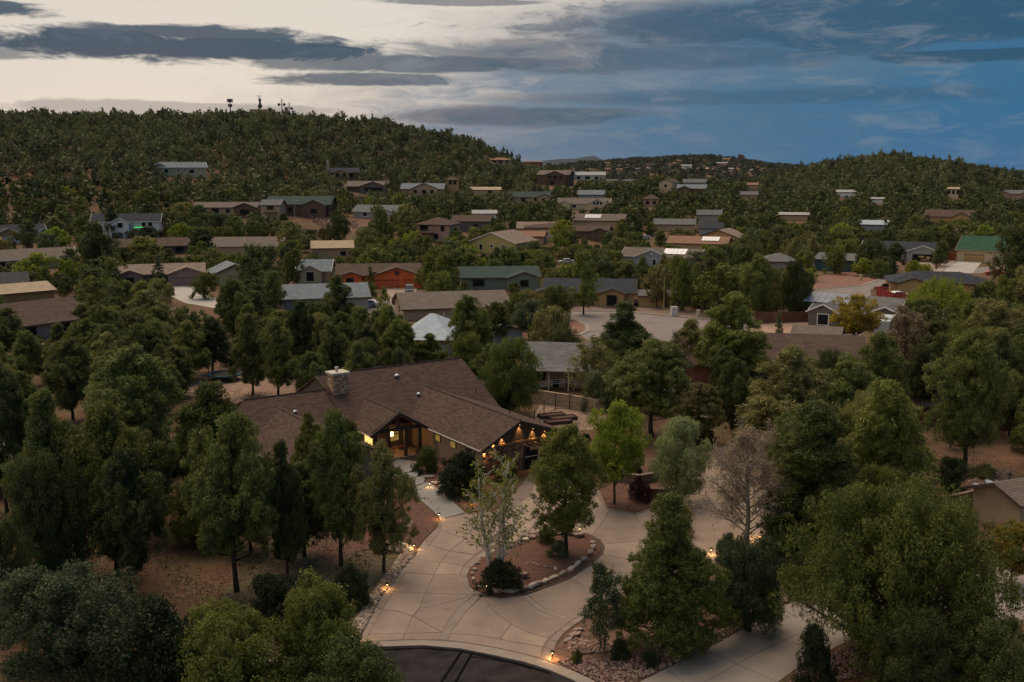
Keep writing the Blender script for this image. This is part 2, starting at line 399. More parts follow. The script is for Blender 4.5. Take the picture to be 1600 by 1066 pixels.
# ================================================================== paving
def sheet(name, pts, m, z=.012, label=None, parent=None, kind='structure'):
    mb = MB(); mb.prism([pz(*p) for p in pts], -.05, z)
    o = mb.build(name, m, parent)
    if parent is None: tag(o, label, kind=kind)
    return o
CONC = mat('warm_concrete', (.295, .225, .178), .85, .10, .45, bump=.08, objvar=.13)
CONC2 = mat('brushed_concrete_band', (.265, .212, .175), .85, .08, 1.2, bump=.08, objvar=.10)
CONCB = mat('concrete_joint', (.180, .138, .110), .9, .1, 1.0)
GREYC = mat('grey_concrete', (.215, .21, .20), .85, .07, 1.0, bump=.05)
ASPH = mat('asphalt', (.033, .028, .029), .95, .28, .8, bump=.2, spec=.12)
ASPH2 = mat('worn_asphalt', (.215, .185, .170), .92, .1, .3, bump=.1)
CURB = mat('kerb_concrete', (.27, .225, .19), .85, .08, 2.0, bump=.05)
TAR = mat('tar_seal', (.004, .004, .0045), .95, .2, 4.0, spec=.05)
SOIL = mat('red_mulch_soil', (.128, .062, .042), .95, .25, 6.0, bump=.5)
SOIL2 = mat('grass_scrub_soil', (.105, .083, .046), .95, .3, 2.5, bump=.4)

drive_px = [(539, 1010), (562, 1000), (575, 975), (587, 950), (602, 925), (621, 901), (636, 881), (651, 862), (663, 845), (683, 826), (688, 810), (728, 803), (775, 800), (800, 775), (828, 742), (880, 728), (925, 742), (949, 795), (992, 803), (1020, 795), (1042, 765), (1092, 712), (1150, 690), (1215, 700), (1232, 760), (1205, 845), (1150, 872), (1040, 900), (960, 938), (920, 964), (896, 979), (882, 990), (870, 1005), (866, 1018), (860, 1035), (820, 1024), (770, 1013), (720, 1005), (660, 1001), (595, 1003)]
driveway = sheet('driveway', drive_px, CONCB, .03, 'warm pinkish concrete driveway looping round a planted island')
def shrink(P, g=.022):
    n = len(P); c = sum(P, Vector()) / n; out = []
    for p in P:
        d = p - c; out.append(c + d * (1 - g / max(d.length, .3)))
    return out
def slab_px(name, pts, m, parent, z=.055, g=.03):
    P = shrink([pz(*p) for p in pts], g); mb = MB(); mb.prism(P, .0, z + rnd.uniform(-.003, .003)); return mb.build(name, m, parent)
oL = [(683, 826), (663, 845), (651, 862), (636, 881), (621, 901), (602, 925), (587, 950), (575, 975), (562, 1000), (553, 1009)]
iL = [(689, 830), (670, 853), (662, 864), (648, 882), (633, 896), (617, 923), (597, 954), (586, 975), (577, 992), (567, 1004)]
for k in range(len(oL) - 1): slab_px('border_slab', [oL[k], iL[k], iL[k+1], oL[k+1]], CONC2, driveway)
panels = [
 [(689, 830), (726, 843), (721, 848), (702, 862), (670, 853)], [(726, 843), (762, 855), (741, 868), (702, 862), (721, 848)],
 [(670, 853), (702, 862), (689, 879), (650, 875.5)], [(702, 862), (741, 869), (724, 885), (689, 879)],
 [(650, 875.5), (689, 879), (678, 899), (633, 896)], [(689, 879), (724, 885), (719, 899), (678, 899)],
 [(633, 896), (678, 899), (664, 928), (615, 926)], [(678, 899), (719, 899), (726, 917), (741, 931), (664, 928)],
 [(615, 926), (664, 928), (656, 951), (645, 964), (620, 956), (597, 954)], [(664, 928), (741, 931), (670, 950), (656, 951)],
 [(741, 931), (717, 950), (700, 972), (690, 989), (646, 964), (656, 951), (670, 950)],
 [(597, 954), (620, 956), (645, 964), (633, 991), (577, 992)], [(645, 964), (690, 989.5), (633, 991)],
 [(577, 992), (633, 991), (630, 1001), (567, 1004)], [(633, 991), (690, 990), (686, 1001), (630, 1001)],
 [(754, 934), (770, 955), (799, 977), (781, 1000), (745, 994), (703, 991), (730, 955)],
 [(703, 991), (745, 994), (781, 1000), (847, 1013), (846, 1029), (820, 1023), (770, 1012), (720, 1004), (700, 1002)],
 [(799, 977), (827, 990), (857, 999), (848, 1012), (781, 1000)],
 [(754, 934), (782, 936), (812, 932), (840, 954), (890, 973), (875, 985), (857, 999), (827, 990), (799, 977), (770, 955)],
 [(824, 931), (862, 916), (889, 904), (940, 930), (912, 962), (897, 968), (855, 956)],
 [(889, 904), (918, 885), (978, 905), (940, 930)], [(918, 885), (938, 867), (1002, 878), (978, 905)], [(938, 867), (941, 852), (1015, 845), (1002, 878)],
 [(941, 852), (925, 840), (952, 800), (992, 806), (1015, 845)], [(925, 840), (895, 831), (880, 792), (912, 770), (935, 780), (949, 797), (952, 800)],
 [(895, 831), (840, 834), (800, 848), (795, 800), (830, 775), (880, 792)], [(880, 792), (830, 775), (838, 745), (880, 732), (920, 744), (912, 770)],
 [(762, 855), (726, 843), (689, 830), (690, 812), (728, 806), (775, 803), (795, 800), (800, 848)],
 [(992, 806), (1022, 797), (1046, 766), (1100, 775), (1080, 840), (1015, 845)], [(1046, 766), (1094, 714), (1150, 693), (1160, 770), (1100, 775)], [(1150, 693), (1213, 702), (1229, 760), (1160, 770)],
 [(1015, 845), (1080, 840), (1060, 890), (1002, 878)], [(1080, 840), (1100, 775), (1160, 770), (1150, 868), (1060, 890)], [(1160, 770), (1229, 762), (1203, 842), (1150, 868)],
 [(978, 905), (1002, 878), (1060, 890), (962, 934), (940, 930)]]
for p in panels: slab_px('slab', p, CONC, driveway, g=.030)
slab_px('band_slab', [(742, 931), (752, 932), (730, 955), (707, 985), (699, 1002), (686, 1001), (690, 989), (700, 972), (717, 950)], CONC2, driveway)
slab_px('band_slab', [(812, 932), (824, 932), (855, 956), (897, 968), (890, 973), (840, 954)], CONC2, driveway)
oR = [(917, 965), (896, 978), (882, 989), (870, 1004), (865, 1018), (859, 1034)]; iR = [(910, 962), (890, 973), (875, 985), (858, 1001), (850, 1013), (846, 1029)]
for k in range(len(oR) - 1): slab_px('border_slab', [oR[k], iR[k], iR[k+1], oR[k+1]], CONC2, driveway)
# kerb and road at the turning circle
kA = [(400, 1035), (470, 1021), (539, 1010), (595, 1004), (660, 1002), (720, 1006), (770, 1014), (820, 1025), (857, 1036), (895, 1050), (925, 1064), (960, 1085), (1000, 1115)]
kB = [(400, 1047), (470, 1030), (539, 1019), (595, 1012), (660, 1010), (720, 1015), (770, 1025), (820, 1036), (857, 1048), (895, 1064), (920, 1078), (950, 1100), (985, 1130)]
street = sheet('street', kB + [(940, 1400), (500, 1400), (330, 1200), (340, 1080)], ASPH, .004, 'dark asphalt turning circle below the kerb')
mb = MB()
for a, b in ((kA, kB),):
    mb.prism([pz(*p) for p in a] + [pz(*p) for p in b[::-1]], -.05, .075)
mb.build('kerb', CURB, street)
mb = MB()
def strip(mb, pts, w, z0, z1):
    P = [pz(*p) for p in pts]
    for a, b in zip(P[:-1], P[1:]):
        n = (b - a).normalized().cross(Vector((0, 0, 1))) * w / 2; e = (b - a).normalized() * w * .3
        mb.prism([a - n - e, b - n + e, b + n + e, a + n - e], z0, z1 + rnd.uniform(0, .0015))
strip(mb, [(722, 1017), (707, 1040), (690, 1066), (672, 1100)], .16, .0, .010)
strip(mb, [(738, 1020), (727, 1040), (712, 1066), (696, 1100)], .16, .0, .010)
strip(mb, [(735, 1026), (770, 1031), (800, 1036), (830, 1046)], .10, .0, .008)
mb.build('tar_seam', TAR, street)
mb = MB(); strip(mb, [(545, 1022), (595, 1015.5), (660, 1013), (720, 1018), (770, 1028), (820, 1040), (857, 1052)], .22, 0, .006); mb.build('tar_edge', TAR, street)
# path to the entry and steps
WALKTOP = 1.0
path = sheet('path', [(688, 812), (685, 808), (672, 795), (655, 781), (641, 768), (648, 760), (672, 755), (690, 769), (706, 783), (726, 802)], GREYC, .06, 'smooth grey concrete footpath curving up to the porch')
for k, pts in enumerate(([(636, 768), (648, 759), (672, 754), (664, 762), (650, 768)], [(622, 756), (640, 748), (665, 747), (662, 757), (648, 762), (634, 766)], [(612, 744), (640, 735), (655, 740), (652, 748), (630, 755)], [(600, 735), (622, 722), (650, 726), (652, 738), (630, 745), (612, 745)])):
    mb = MB(); mb.prism([pz(*p) for p in pts], -.05, .10 + .07 * k); mb.build('step', GREYC, path)
# neighbour's drive lower right
nd = sheet('neighbour_driveway', [(985, 1090), (1000, 1066), (1110, 1010), (1175, 975), (1235, 942), (1290, 935), (1400, 915), (1500, 890), (1560, 885), (1640, 880), (1640, 950), (1560, 985), (1420, 985), (1330, 1000), (1262, 1032), (1215, 1066), (1180, 1095)], mat('plain_concrete', (.27, .235, .205), .85, .1, .5), .02, 'long plain concrete drive under the big rounded juniper')
for a, b in (((1040, 1046), (1130, 1110)), ((1100, 1016), (1215, 1066)), ((1165, 981), (1285, 1020)), ((1235, 943), (1370, 990))):
    mb = MB(); strip(mb, [a, b], .05, 0, .026); mb.build('joint', CONCB, nd)
mb = MB(); strip(mb, [(1050, 1095), (1180, 1022), (1260, 985), (1400, 945)], .05, 0, .0245); mb.build('joint', CONCB, nd)

# planting beds
def bed(name, pts, m, z, label): return sheet(name, pts, m, z, label)
isl_out = [(774, 862), (754, 874), (735, 889), (730, 902), (735, 919), (754, 928), (782, 933), (810, 930), (832, 923), (862, 913), (889, 902), (917, 883), (936, 866), (938, 857), (932, 847), (917, 838), (894, 833), (870, 833), (840, 836), (814, 845), (791, 855)]
ISL = bed('island_bed', isl_out, SOIL, .12, 'red mulch island bed inside the driveway loop')
ring_o = [(769, 858), (739, 873), (724, 888), (719, 902), (725, 918), (739, 930), (752, 932)]
ring_i = [(775, 861), (754, 873.5), (734.5, 889), (729, 902), (734.5, 919.5), (753, 928.8), (760, 930.5)]
for k in range(6): slab_px('border_slab', [ring_o[k], ring_i[k], ring_i[k+1], ring_o[k+1]], CONC2, driveway, z=.085, g=.02)
ro2 = [(762, 930), (782, 935.5), (812, 933), (835, 926), (865, 916), (892, 905), (921, 886), (942, 867), (945, 856), (938, 845), (920, 836), (895, 830), (870, 829.5), (838, 833), (811, 842), (788, 852), (769, 858)]
ri2 = [(760, 930), (782, 933.3), (810, 930.3), (832, 923.3), (862, 913.3), (889, 902.3), (917, 883.3), (936.3, 866), (938.5, 857), (932, 846.6), (917, 837.6), (894, 832.7), (870, 832.7), (840, 835.7), (814, 844.7), (791, 854.7), (775, 861)]
mb = MB()
for k in range(len(ro2) - 1):
    P = [pz(*p) for p in (ro2[k], ri2[k], ri2[k+1], ro2[k+1])]; mb.prism(P, 0, .09)
mb.build('edging', mat('brown_edging', (.085, .055, .042), .9, .2, 3), ISL)
bed('left_bed', [(480, 860), (520, 790), (600, 735), (636, 768), (652, 783), (669, 798), (682, 812), (680, 826), (661, 845), (649, 861), (632, 850), (560, 862), (520, 880)], SOIL, .05, 'red mulch bed left of the footpath')
bed('entry_bed', [(676, 757), (692, 769), (710, 783), (730, 801), (772, 797), (798, 772), (800, 745), (760, 715), (700, 712), (656, 742), (660, 752)], SOIL, .05, 'red mulch bed between the footpath and the house wall')
bed('oak_bed', [(951, 793), (925, 735), (1010, 730), (1088, 705), (1040, 762), (1018, 792), (992, 800)], SOIL, .05, 'brown mulch bed under the bright green shade tree')
bed('front_bed', [(863, 1036), (869, 1018), (873, 1006), (885, 991), (898, 981), (922, 966), (965, 940), (1045, 905), (1150, 876), (1230, 900), (1232, 940), (1100, 1012), (1000, 1062), (985, 1085), (960, 1080), (925, 1060)], mat('brown_bed_soil', (.155, .09, .065), .95, .3, 4.0, bump=.5), .035, 'brown gravelly bed between the two driveways')
bed('scrub_ground', [(300, 1000), (380, 880), (480, 800), (560, 865), (632, 872), (604, 905), (585, 930), (560, 975), (520, 1008), (430, 1025)], SOIL2, .02, 'olive scrubby ground beneath the slim pines')
bed('garden_ground', [(830, 660), (845, 628), (910, 622), (990, 640), (985, 655), (930, 672), (860, 672)], mat('garden_soil', (.27, .185, .135), .95, .2, 2.0), .02, 'pale bare earth of the fenced garden')
bed('yard_ground', [(285, 615), (300, 585), (400, 580), (470, 590), (470, 625), (400, 650)], mat('yard_soil', (.26, .17, .125), .95, .2, 1.0), .02, 'pale bare back yard beside the trampoline')

# roads of the neighbourhood, draped flat
st2 = sheet('street', [(820, 486), (893, 487), (960, 487), (1040, 494), (1100, 500), (1185, 508), (1255, 498), (1280, 470), (1272, 452), (1345, 446), (1385, 432), (1420, 427), (1500, 419), (1640, 414), (1640, 425), (1500, 428), (1425, 438), (1360, 452), (1362, 480), (1400, 500), (1330, 530), (1180, 545), (1085, 548), (1068, 620), (1010, 620), (1000, 545), (930, 540), (905, 523), (880, 512), (820, 508)], ASPH2, .03, 'pale worn street curving between the neighbourhood houses')
def ribbon(mb, pts, w, z0, z1): strip(mb, pts, w, z0, z1)
mb = MB(); ribbon(mb, [(820, 485), (893, 486), (960, 486), (1040, 493), (1100, 499), (1185, 507)], .9, 0, .12); mb.build('kerb', CURB, st2)
mb = MB(); ribbon(mb, [(870, 523), (905, 524), (919, 517), (918, 509), (903, 502), (880, 499)], .9, 0, .13); mb.build('kerb', CURB, st2)
mb = MB(); ribbon(mb, [(1272, 453), (1345, 447), (1385, 433), (1420, 427.5)], .8, 0, .12); mb.build('kerb', CURB, st2)
st3 = sheet('street', [(540, 482), (600, 470), (690, 466), (700, 474), (690, 486), (640, 496), (540, 500)], ASPH2, .03, 'short worn street in front of the orange house')
sheet('orange_house_driveway', [(603, 446), (652, 446), (650, 458), (641, 472), (608, 470)], CONC, .06, 'pale concrete drive of the orange house')
sheet('corner_driveway', [(262, 447), (300, 446), (318, 460), (345, 468), (335, 482), (290, 474), (264, 462)], mat('pale_concrete', (.40, .37, .34), .85, .08, .5), .06, 'pale concrete drive of the mauve house')
sheet('steep_driveway', [(1497, 409), (1535, 409), (1520, 427), (1470, 428), (1481, 418)], mat('pale_concrete', None or (.40, .37, .34)), .06, 'pale concrete drive below the green roofed garage')
sheet('open_garage_driveway', [(1430, 407), (1458, 407), (1462, 425), (1440, 427)], mat('tan_concrete', (.33, .26, .21), .85, .1, .5), .06, 'tan drive below the open garage')
sheet('walled_driveway', [(1474, 408), (1496, 408), (1480, 419), (1466, 427), (1462, 424)], mat('tan_concrete', (.33, .26, .21)), .05, 'tan drive beside the green roofed garage')
sheet('gravel_yard', [(1270, 452), (1280, 432), (1330, 424), (1372, 432), (1365, 440), (1340, 446)], mat('red_gravel', (.24, .125, .09), .95, .25, 1.2), .04, 'red gravel front yard at the street bend')
sheet('gravel_yard', [(893, 484), (897, 474), (960, 470), (1040, 480), (1090, 488), (1180, 496), (1184, 506), (1100, 498), (1040, 492), (960, 485)], mat('tan_gravel', (.22, .155, .12), .95, .2, 1.0), .04, 'tan gravel verge along the curved street')
sheet('gravel_yard', [(880, 500), (903, 503), (914, 510), (914, 516), (903, 522), (880, 521)], mat('red_gravel', (.24, .125, .09)), .045, 'red gravel corner inside the street bend')
sheet('paved_yard', [(1170, 508), (1250, 503), (1300, 510), (1290, 545), (1190, 548), (1170, 530)], mat('salmon_paving', (.36, .24, .175), .9, .12, .6), .04, 'salmon paved yard behind the board fence')
sheet('gravel_yard', [(1040, 548), (1068, 560), (1105, 590), (1110, 660), (1085, 640), (1060, 600)], mat('plain_concrete', (.27, .235, .205)), .04, 'pale side yard beside the brown shed')
sheet('back_lot', [(1370, 505), (1400, 490), (1450, 487), (1520, 492), (1510, 520), (1440, 530), (1380, 530)], mat('grey_gravel', (.27, .25, .24), .95, .15, .8), .04, 'pale grey gravel lot beside the weeping willow')

# ================================================================== main house
def add_light(name, kind, loc, energy, col, parent=None, size=.05, spot=None, rot=None, blend=.8):
    l = bpy.data.lights.new(name, kind); l.energy = energy; l.color = col
    if kind in ('POINT', 'SPOT'): l.shadow_soft_size = size
    if kind == 'SPOT': l.spot_size = spot; l.spot_blend = blend
    o = bpy.data.objects.new(name, l); C.objects.link(o); o.location = loc
    if rot: o.rotation_euler = rot
    if parent is not None: o.parent = parent
    return o
WARM = (1.0, .52, .18)
HROOF = roofmat('brown_shingles', (.128, .080, .064), (.070, .045, .038), .17, .6)
STUCCO = mat('tan_stucco', (.30, .225, .165), .9, .08, 2.0, bump=.1)
TIMBER = mat('dark_timber', (.060, .042, .033), .8, .25, 3.0, stretch=(6, 6, .6))
SIDING = mat('brown_board_siding', (.11, .080, .058), .85, .2, 4.0, stretch=(5, 5, .5))
LIT = mat('lit_amber_glass', (.5, .35, .1), .4, .3, 1.5, emit=(1.0, .62, .20), estr=1.3)
LITY = mat('lit_dim_yellow_glass', (.3, .22, .06), .4, .3, 1.5, emit=(1.0, .66, .16), estr=.16)
LAMPG = mat('lantern_glass', (.9, .7, .4), .4, .05, 1, emit=(1.0, .66, .26), estr=5.5)
DGLASS = mat('dark_glass', (.012, .014, .016), .4, .2, 1, spec=.12)
STONEC = [mat('stone_rust', (.23, .105, .062), .9, .3, 6, bump=.4), mat('stone_tan', (.33, .22, .14), .9, .3, 6, bump=.4), mat('stone_brown', (.14, .085, .06), .9, .3, 6, bump=.4)]
MORTAR = mat('dark_mortar', (.06, .045, .036), .95, .2, 5)
CREAMC = mat('cream_cap_stone', (.52, .46, .38), .85, .1, 3)
GUTTER = mat('pale_gutter', (.42, .38, .34), .5, .08, 3)
H = empty('ranch_house', (-2.75, 88.76, 0), R(33.8), 'sprawling brown shingled ranch house with timber entry porch and stone chimney', 'house')
def rslab(mb, *q, t=.16): mb.slab(q, t); return mb
mp = .5; fp = lambda v: 2.8 + mp * (v - 13.5)            # main front roof plane
rz_, rv = 6.75, 21.4
mb = MB()
rslab(mb, (-6.6, 13.2, fp(13.2)), (10.7, 13.2, fp(13.2)), (10.7, rv, rz_), (-6.6, rv, rz_))
rslab(mb, (-6.6, rv, rz_), (10.7, rv, rz_), (10.7, 29.6, 2.65), (-6.6, 29.6, 2.65))
roof_main = mb.build('roof', HROOF, H)
mb = MB()                                                 # right wing
rslab(mb, (-.05, -.1, 2.77), (4.2, -.1, 5.0), (4.2, 18.4, 5.0), (-.05, 14.0, 2.77))
rslab(mb, (4.2, -.1, 5.0), (10.6, -.1, 2.75), (10.6, 15.0, 2.75), (4.2, 18.4, 5.0))
mb.build('roof', HROOF, H)
mb = MB()                                                 # entry porch
rslab(mb, (-6.15, 9.8, 2.85), (-3.1, 9.8, 4.72), (-3.1, 18.0, 4.72), (-6.15, 15.0, 2.85))
rslab(mb, (-3.1, 9.8, 4.72), (-.02, 9.8, 2.85), (-.02, 14.5, 2.85), (-3.1, 18.0, 4.72))
mb.build('porch_roof', HROOF, H)
mb = MB()                                                 # left end: lower ridge and forward wing
lr = 19.2; lz = fp(lr)
rslab(mb, (-18.0, 13.2, fp(13.2)), (-6.5, 13.2, fp(13.2)), (-6.5, lr, lz), (-15.0, lr, lz), (-18.0, 16.2, fp(16.2) - .1))
rslab(mb, (-15.0, lr, lz - .02), (-6.5, lr, lz - .02), (-6.5, 26.5, 2.2), (-18, 26.5, 2.2))
rslab(mb, (-16.8, 5.0, 2.7), (-12.0, 5.0, 4.75), (-12.0, 17.8, 4.75), (-16.8, 14.0, 2.7))
rslab(mb, (-12.0, 5.0, 4.75), (-7.2, 5.0, 2.7), (-7.2, 14.0, 2.7), (-12.0, 17.8, 4.75))
mb.build('roof', HROOF, H)
RC = mat('ridge_shingle', (.085, .058, .048), .9, .2, 4)
mb = MB()
for a, b in (((-6.6, rv, rz_ + .02), (10.7, rv, rz_ + .02)), ((4.2, -.1, 5.02), (4.2, 17.9, 5.02)), ((-3.1, 9.8, 4.74), (-3.1, 17.3, 4.74)), ((-12, 5, 4.77), (-12, 17.4, 4.77)), ((-15, lr, lz + .02), (-6.5, lr, lz + .02))):
    mb.tube([a, b], .09, 5)
mb.build('ridge_cap', RC, H)
# fascia / gutters
for a, b, r in (((-.1, -.1, 2.70), (-.1, 9.8, 2.70), .07), ((-6.2, 9.8, 2.78), (-6.2, 13.3, 2.78), .06), ((-18, 13.1, 2.55), (-16.9, 13.1, 2.55), .06), ((-16.85, 5, 2.63), (-16.85, 14, 2.63), .06)):
    mb = MB(); mb.tube([a, b], r, 6); mb.build('gutter', GUTTER, H)
def beam(mb, a, b, w, hh):
    a = Vector(a); b = Vector(b); d = (b - a); n = d.normalized(); sd_ = n.cross(Vector((0, 0, 1)));
    sd_ = sd_.normalized() if sd_.length > .01 else Vector((1, 0, 0)); up = sd_.cross(n).normalized(); i = len(mb.v)
    for p in (a, b):
        for x, y in ((-1, -1), (1, -1), (1, 1), (-1, 1)): mb.v.append(tuple(p + sd_ * x * w / 2 + up * y * hh / 2))
    for q in ((3, 2, 1, 0), (4, 5, 6, 7), (0, 1, 5, 4), (1, 2, 6, 5), (2, 3, 7, 6), (3, 0, 4, 7)): mb.f.append(tuple(i + k for k in q))
for a, b in (((-.08, -.14, 2.64), (4.2, -.14, 4.87)), ((4.2, -.16, 4.87), (10.65, -.16, 2.62)), ((-6.2, 9.72, 2.72), (-3.1, 9.72, 4.60)), ((-3.1, 9.70, 4.60), (0, 9.70, 2.72)), ((10.74, 13.2, 2.5), (10.74, rv, rz_ - .15)), ((-6.64, lr, lz + .1), (-6.64, rv, rz_ - .15))):
    mb = MB(); beam(mb, a, b, .10, .26); mb.build('rake_board', TIMBER, H)
# walls
mb = MB(); mb.extr([(.5, -.5), (10.1, -.5), (10.1, 2.78), (4.2, 4.82), (.5, 2.88)], 'y', .62, 14.0); mb.build('wall', STUCCO, H)
mb = MB(); mb.extr([(14.0, -.5), (29.0, -.5), (29.0, 2.8), (21.4, 6.55), (14.0, 2.88)], 'x', -6.4, 10.4); mb.build('wall', SIDING, H)
mb = MB(); mb.box((-12, 19.6, 1.0), (11.2, 12.2, 3.0)); mb.build('wall', STUCCO, H)
mb = MB(); mb.extr([(-16.2, -.5), (-7.8, -.5), (-7.8, 2.75), (-12, 4.55), (-16.2, 2.75)], 'y', 5.6, 14.5); mb.build('wall', STUCCO, H)
# gable front: siding boards above a trim board, stone below
k = 0
for u0 in np.arange(.75, 9.95, .235):
    top = (2.88 + (u0 + .1 - .5) * .525 if u0 < 4.1 else 4.82 - (u0 + .12 - 4.2) * .352) - .06
    if top < 3.0: continue
    mb = MB(); mb.box((u0 + .115, .595, (2.92 + top) / 2), (.215, .05, top - 2.92)); mb.build('siding_board', SIDING, H)
mb = MB(); mb.box((5.3, .54, 2.82), (9.7, .16, .17)); mb.build('trim_board', mat('honey_trim', (.30, .185, .10), .7, .15, 3), H)
def stones(name, u0, u1, z0, z1, vplane, parent, axis='u', hole=None, hmin=.09, hmax=.17, seed=1, mats=None):
    r = random.Random(seed); mbs = [MB(), MB(), MB()]; z = z0
    while z < z1 - .03:
        hh = min(r.uniform(hmin, hmax), z1 - z); u = u0
        while u < u1 - .04:
            w = min(r.uniform(.16, .46), u1 - u); cu, cz = u + w / 2, z + hh / 2
            if not (hole and hole[0] < cu < hole[1] and cz < hole[2]):
                dpt = r.uniform(.05, .11); m_ = r.choice(mbs)
                if axis == 'u': m_.box((cu, vplane - dpt / 2 + .02, cz), (w - .02, dpt, hh - .018))
                else: m_.box((vplane - dpt / 2 + .02, cu, cz), (dpt, w - .02, hh - .018))
            u += w
        z += hh
    for m_, mt in zip(mbs, mats or STONEC):
        if m_.v: tag(m_.build(name, mt, parent), kind='stuff')
stones('stone_veneer', .46, 9.9, 0, 2.72, .60, H, hole=(4.9, 9.2, 2.35), seed=3)
stones('stone_veneer', .66, 2.0, 0, 1.1, .46, H, axis='v', seed=4)
# window wall under the pergola
mb = MB(); mb.box((7.05, .50, 1.2), (4.2, .10, 2.3)); wd = mb.build('patio_window', TIMBER, H)
for cx in (5.72, 7.05, 8.38):
    mb = MB(); mb.box((cx, .435, 1.15), (1.18, .04, 2.0)); mb.build('pane', DGLASS, wd)
mb = MB(); mb.box((7.05, .40, 1.25), (4.1, .05, .06)); mb.build('transom', GUTTER, wd)
mbp = MB(); mbp.box((7.1, -1.05, 2.42), (4.9, .12, .16)); mbp.build('pergola_beam', mat('tan_timber', (.27, .165, .095), .75, .2, 3), H)
for u0 in np.linspace(4.9, 9.3, 8):
    mb = MB(); beam(mb, (u0, .5, 2.52), (u0, -1.45, 2.52), .09, .13); mb.build('pergola_rafter', _m['tan_timber'], H)
for u0 in (5.6, 7.2, 8.8):
    mb = MB(); mb.box((u0, -1.05, 1.15), (.13, .13, 2.4)); mb.build('pergola_post', mat('pale_post', (.36, .28, .21), .75, .15, 3), H)
# soffit lamps washing the gable
for u0, z0 in ((.62, 2.55), (1.55, 3.12), (2.55, 3.62), (3.72, 4.28), (4.45, 4.42), (5.95, 3.85), (7.25, 3.42), (8.6, 2.98)):
    if u0 == 3.72: continue
    mb = MB(); mb.tube([(u0, .42, z0 + .02), (u0, .42, z0 - .03)], .028, 8); lp = mb.build('soffit_lamp', mat('soffit_lens', (.8, .6, .3), .4, .05, 1, emit=(1, .6, .22), estr=2.0), H)
    add_light('soffit_light', 'SPOT', (u0, .40, z0 - .07), 150, WARM, H, .03, R(70), (R(12), 0, 0), .9)
# windows in the long side wall
for v0, litm, z0 in ((8.6, LITY, 1.95), (5.7, LITY, 1.95), (2.9, DGLASS, 1.85)):
    mb = MB(); mb.box((.47, v0, z0), (.10, .95, .72)); w = mb.build('window', TIMBER, H)
    mb = MB(); mb.box((.41, v0, z0), (.04, .80, .58)); mb.build('pane', litm, w)
# entry: posts, truss, door, lanterns
for u0 in (-5.55, -.75):
    mb = MB(); mb.box((u0, 10.15, 1.75), (.34, .34, 2.4)); mb.build('porch_post', TIMBER, H)
    mb = MB(); mb.box((u0, 10.15, .3), (.62, .62, .62)); pb = mb.build('post_base', MORTAR, H)
    stones('stone_veneer', u0 - .34, u0 + .34, 0, .62, 9.83, H, seed=int(u0 * 10) + 99)
for u0 in (-4.0, -2.2):
    mb = MB(); mb.box((u0, 10.3, 1.6), (.26, .26, 2.9)); mb.build('porch_post', TIMBER, H)
mb = MB(); beam(mb, (-5.7, 10.15, 3.02), (-.6, 10.15, 3.02), .30, .30); mb.build('tie_beam', TIMBER, H)
mb = MB(); beam(mb, (-3.1, 10.13, 2.85), (-3.1, 10.13, 4.55), .28, .34); mb.build('king_post', TIMBER, H)
for s_ in (-1, 1):
    mb = MB(); beam(mb, (-3.1 + s_ * 2.75, 10.17, 2.98), (-3.1 + s_ * .1, 10.17, 4.55), .24, .26); mb.build('truss_rafter', TIMBER, H)
mb = MB(); mb.box((-4.4, 13.93, 1.25), (1.25, .10, 2.3)); dr = mb.build('entry_door', TIMBER, H)
mb = MB(); mb.box((-4.4, 13.86, 1.3), (.85, .04, 1.9)); mb.build('pane', LIT, dr)
mb = MB(); mb.box((-3.55, 13.83, 1.1), (.04, .08, .25)); mb.build('handle', GUTTER, dr)
mb = MB(); mb.box((-1.6, 13.93, 1.5), (1.2, .10, 1.5)); w = mb.build('window', TIMBER, H)
for zz in (1.12, 1.86):
    mb = MB(); mb.box((-1.6, 13.86, zz), (1.0, .04, .62)); mb.build('pane', LITY, w)
mb = MB(); mb.box((-7.6, 13.6, 1.3), (2.2, .9, 2.5)); mb.build('wall', STUCCO, H)
mb = MB(); mb.box((-2.9, 12.0, .05), (5.6, 4.2, .30)); mb.build('porch_floor', mat('porch_floor', (.26, .175, .13), .85, .15, 2), H)
def lantern(P, parent, e):
    mb = MB(); mb.box((P[0], P[1], P[2]), (.26, .26, .42)); ln = mb.build('lantern', LAMPG, parent)
    mb = MB(); mb.box((P[0], P[1], P[2] + .26), (.34, .34, .08), taper=.4); mb.build('lantern_cap', TIMBER, ln)
    add_light('lantern_light', 'POINT', (P[0], P[1] - .45, P[2] - .05), e, WARM, parent, .15)
lantern((-2.75, 12.2, 2.05), H, 70); lantern((-6.6, 12.7, 1.95), H, 55)
mb = MB(); mb.tube([(-2.75, 12.2, 2.3), (-2.75, 12.2, 4.3)], .015, 5); mb.build('lantern_chain', TIMBER, H)
# chimney
mb = MB(); mb.box((-5.2, 19.05, 5.9), (1.55, 1.35, 2.6)); chm = mb.build('chimney', MORTAR, H)
CS = [mat('chimney_stone_tan', (.50, .33, .20), .9, .3, 6), mat('chimney_stone_gold', (.40, .22, .10), .9, .3, 6), mat('chimney_stone_cream', (.64, .50, .36), .9, .2, 6)]
stones('chimney_stone', -6.0, -4.4, 4.7, 7.2, 18.36, chm, hmin=.10, hmax=.22, seed=8, mats=CS)
stones('chimney_stone', 18.36, 19.74, 5.0, 7.2, -5.99, chm, axis='v', hmin=.10, hmax=.22, seed=9, mats=CS)
mb = MB(); mb.box((-5.2, 19.05, 7.30), (1.95, 1.75, .2)); mb.build('chimney_cap', CREAMC, chm)
mb = MB(); mb.tube([(-5.3, 19.05, 7.38), (-5.3, 19.05, 7.75)], .14, 10).tube([(-5.3, 19.05, 7.75), (-5.3, 19.05, 7.88)], .20, 10); mb.build('flue', CREAMC, chm)
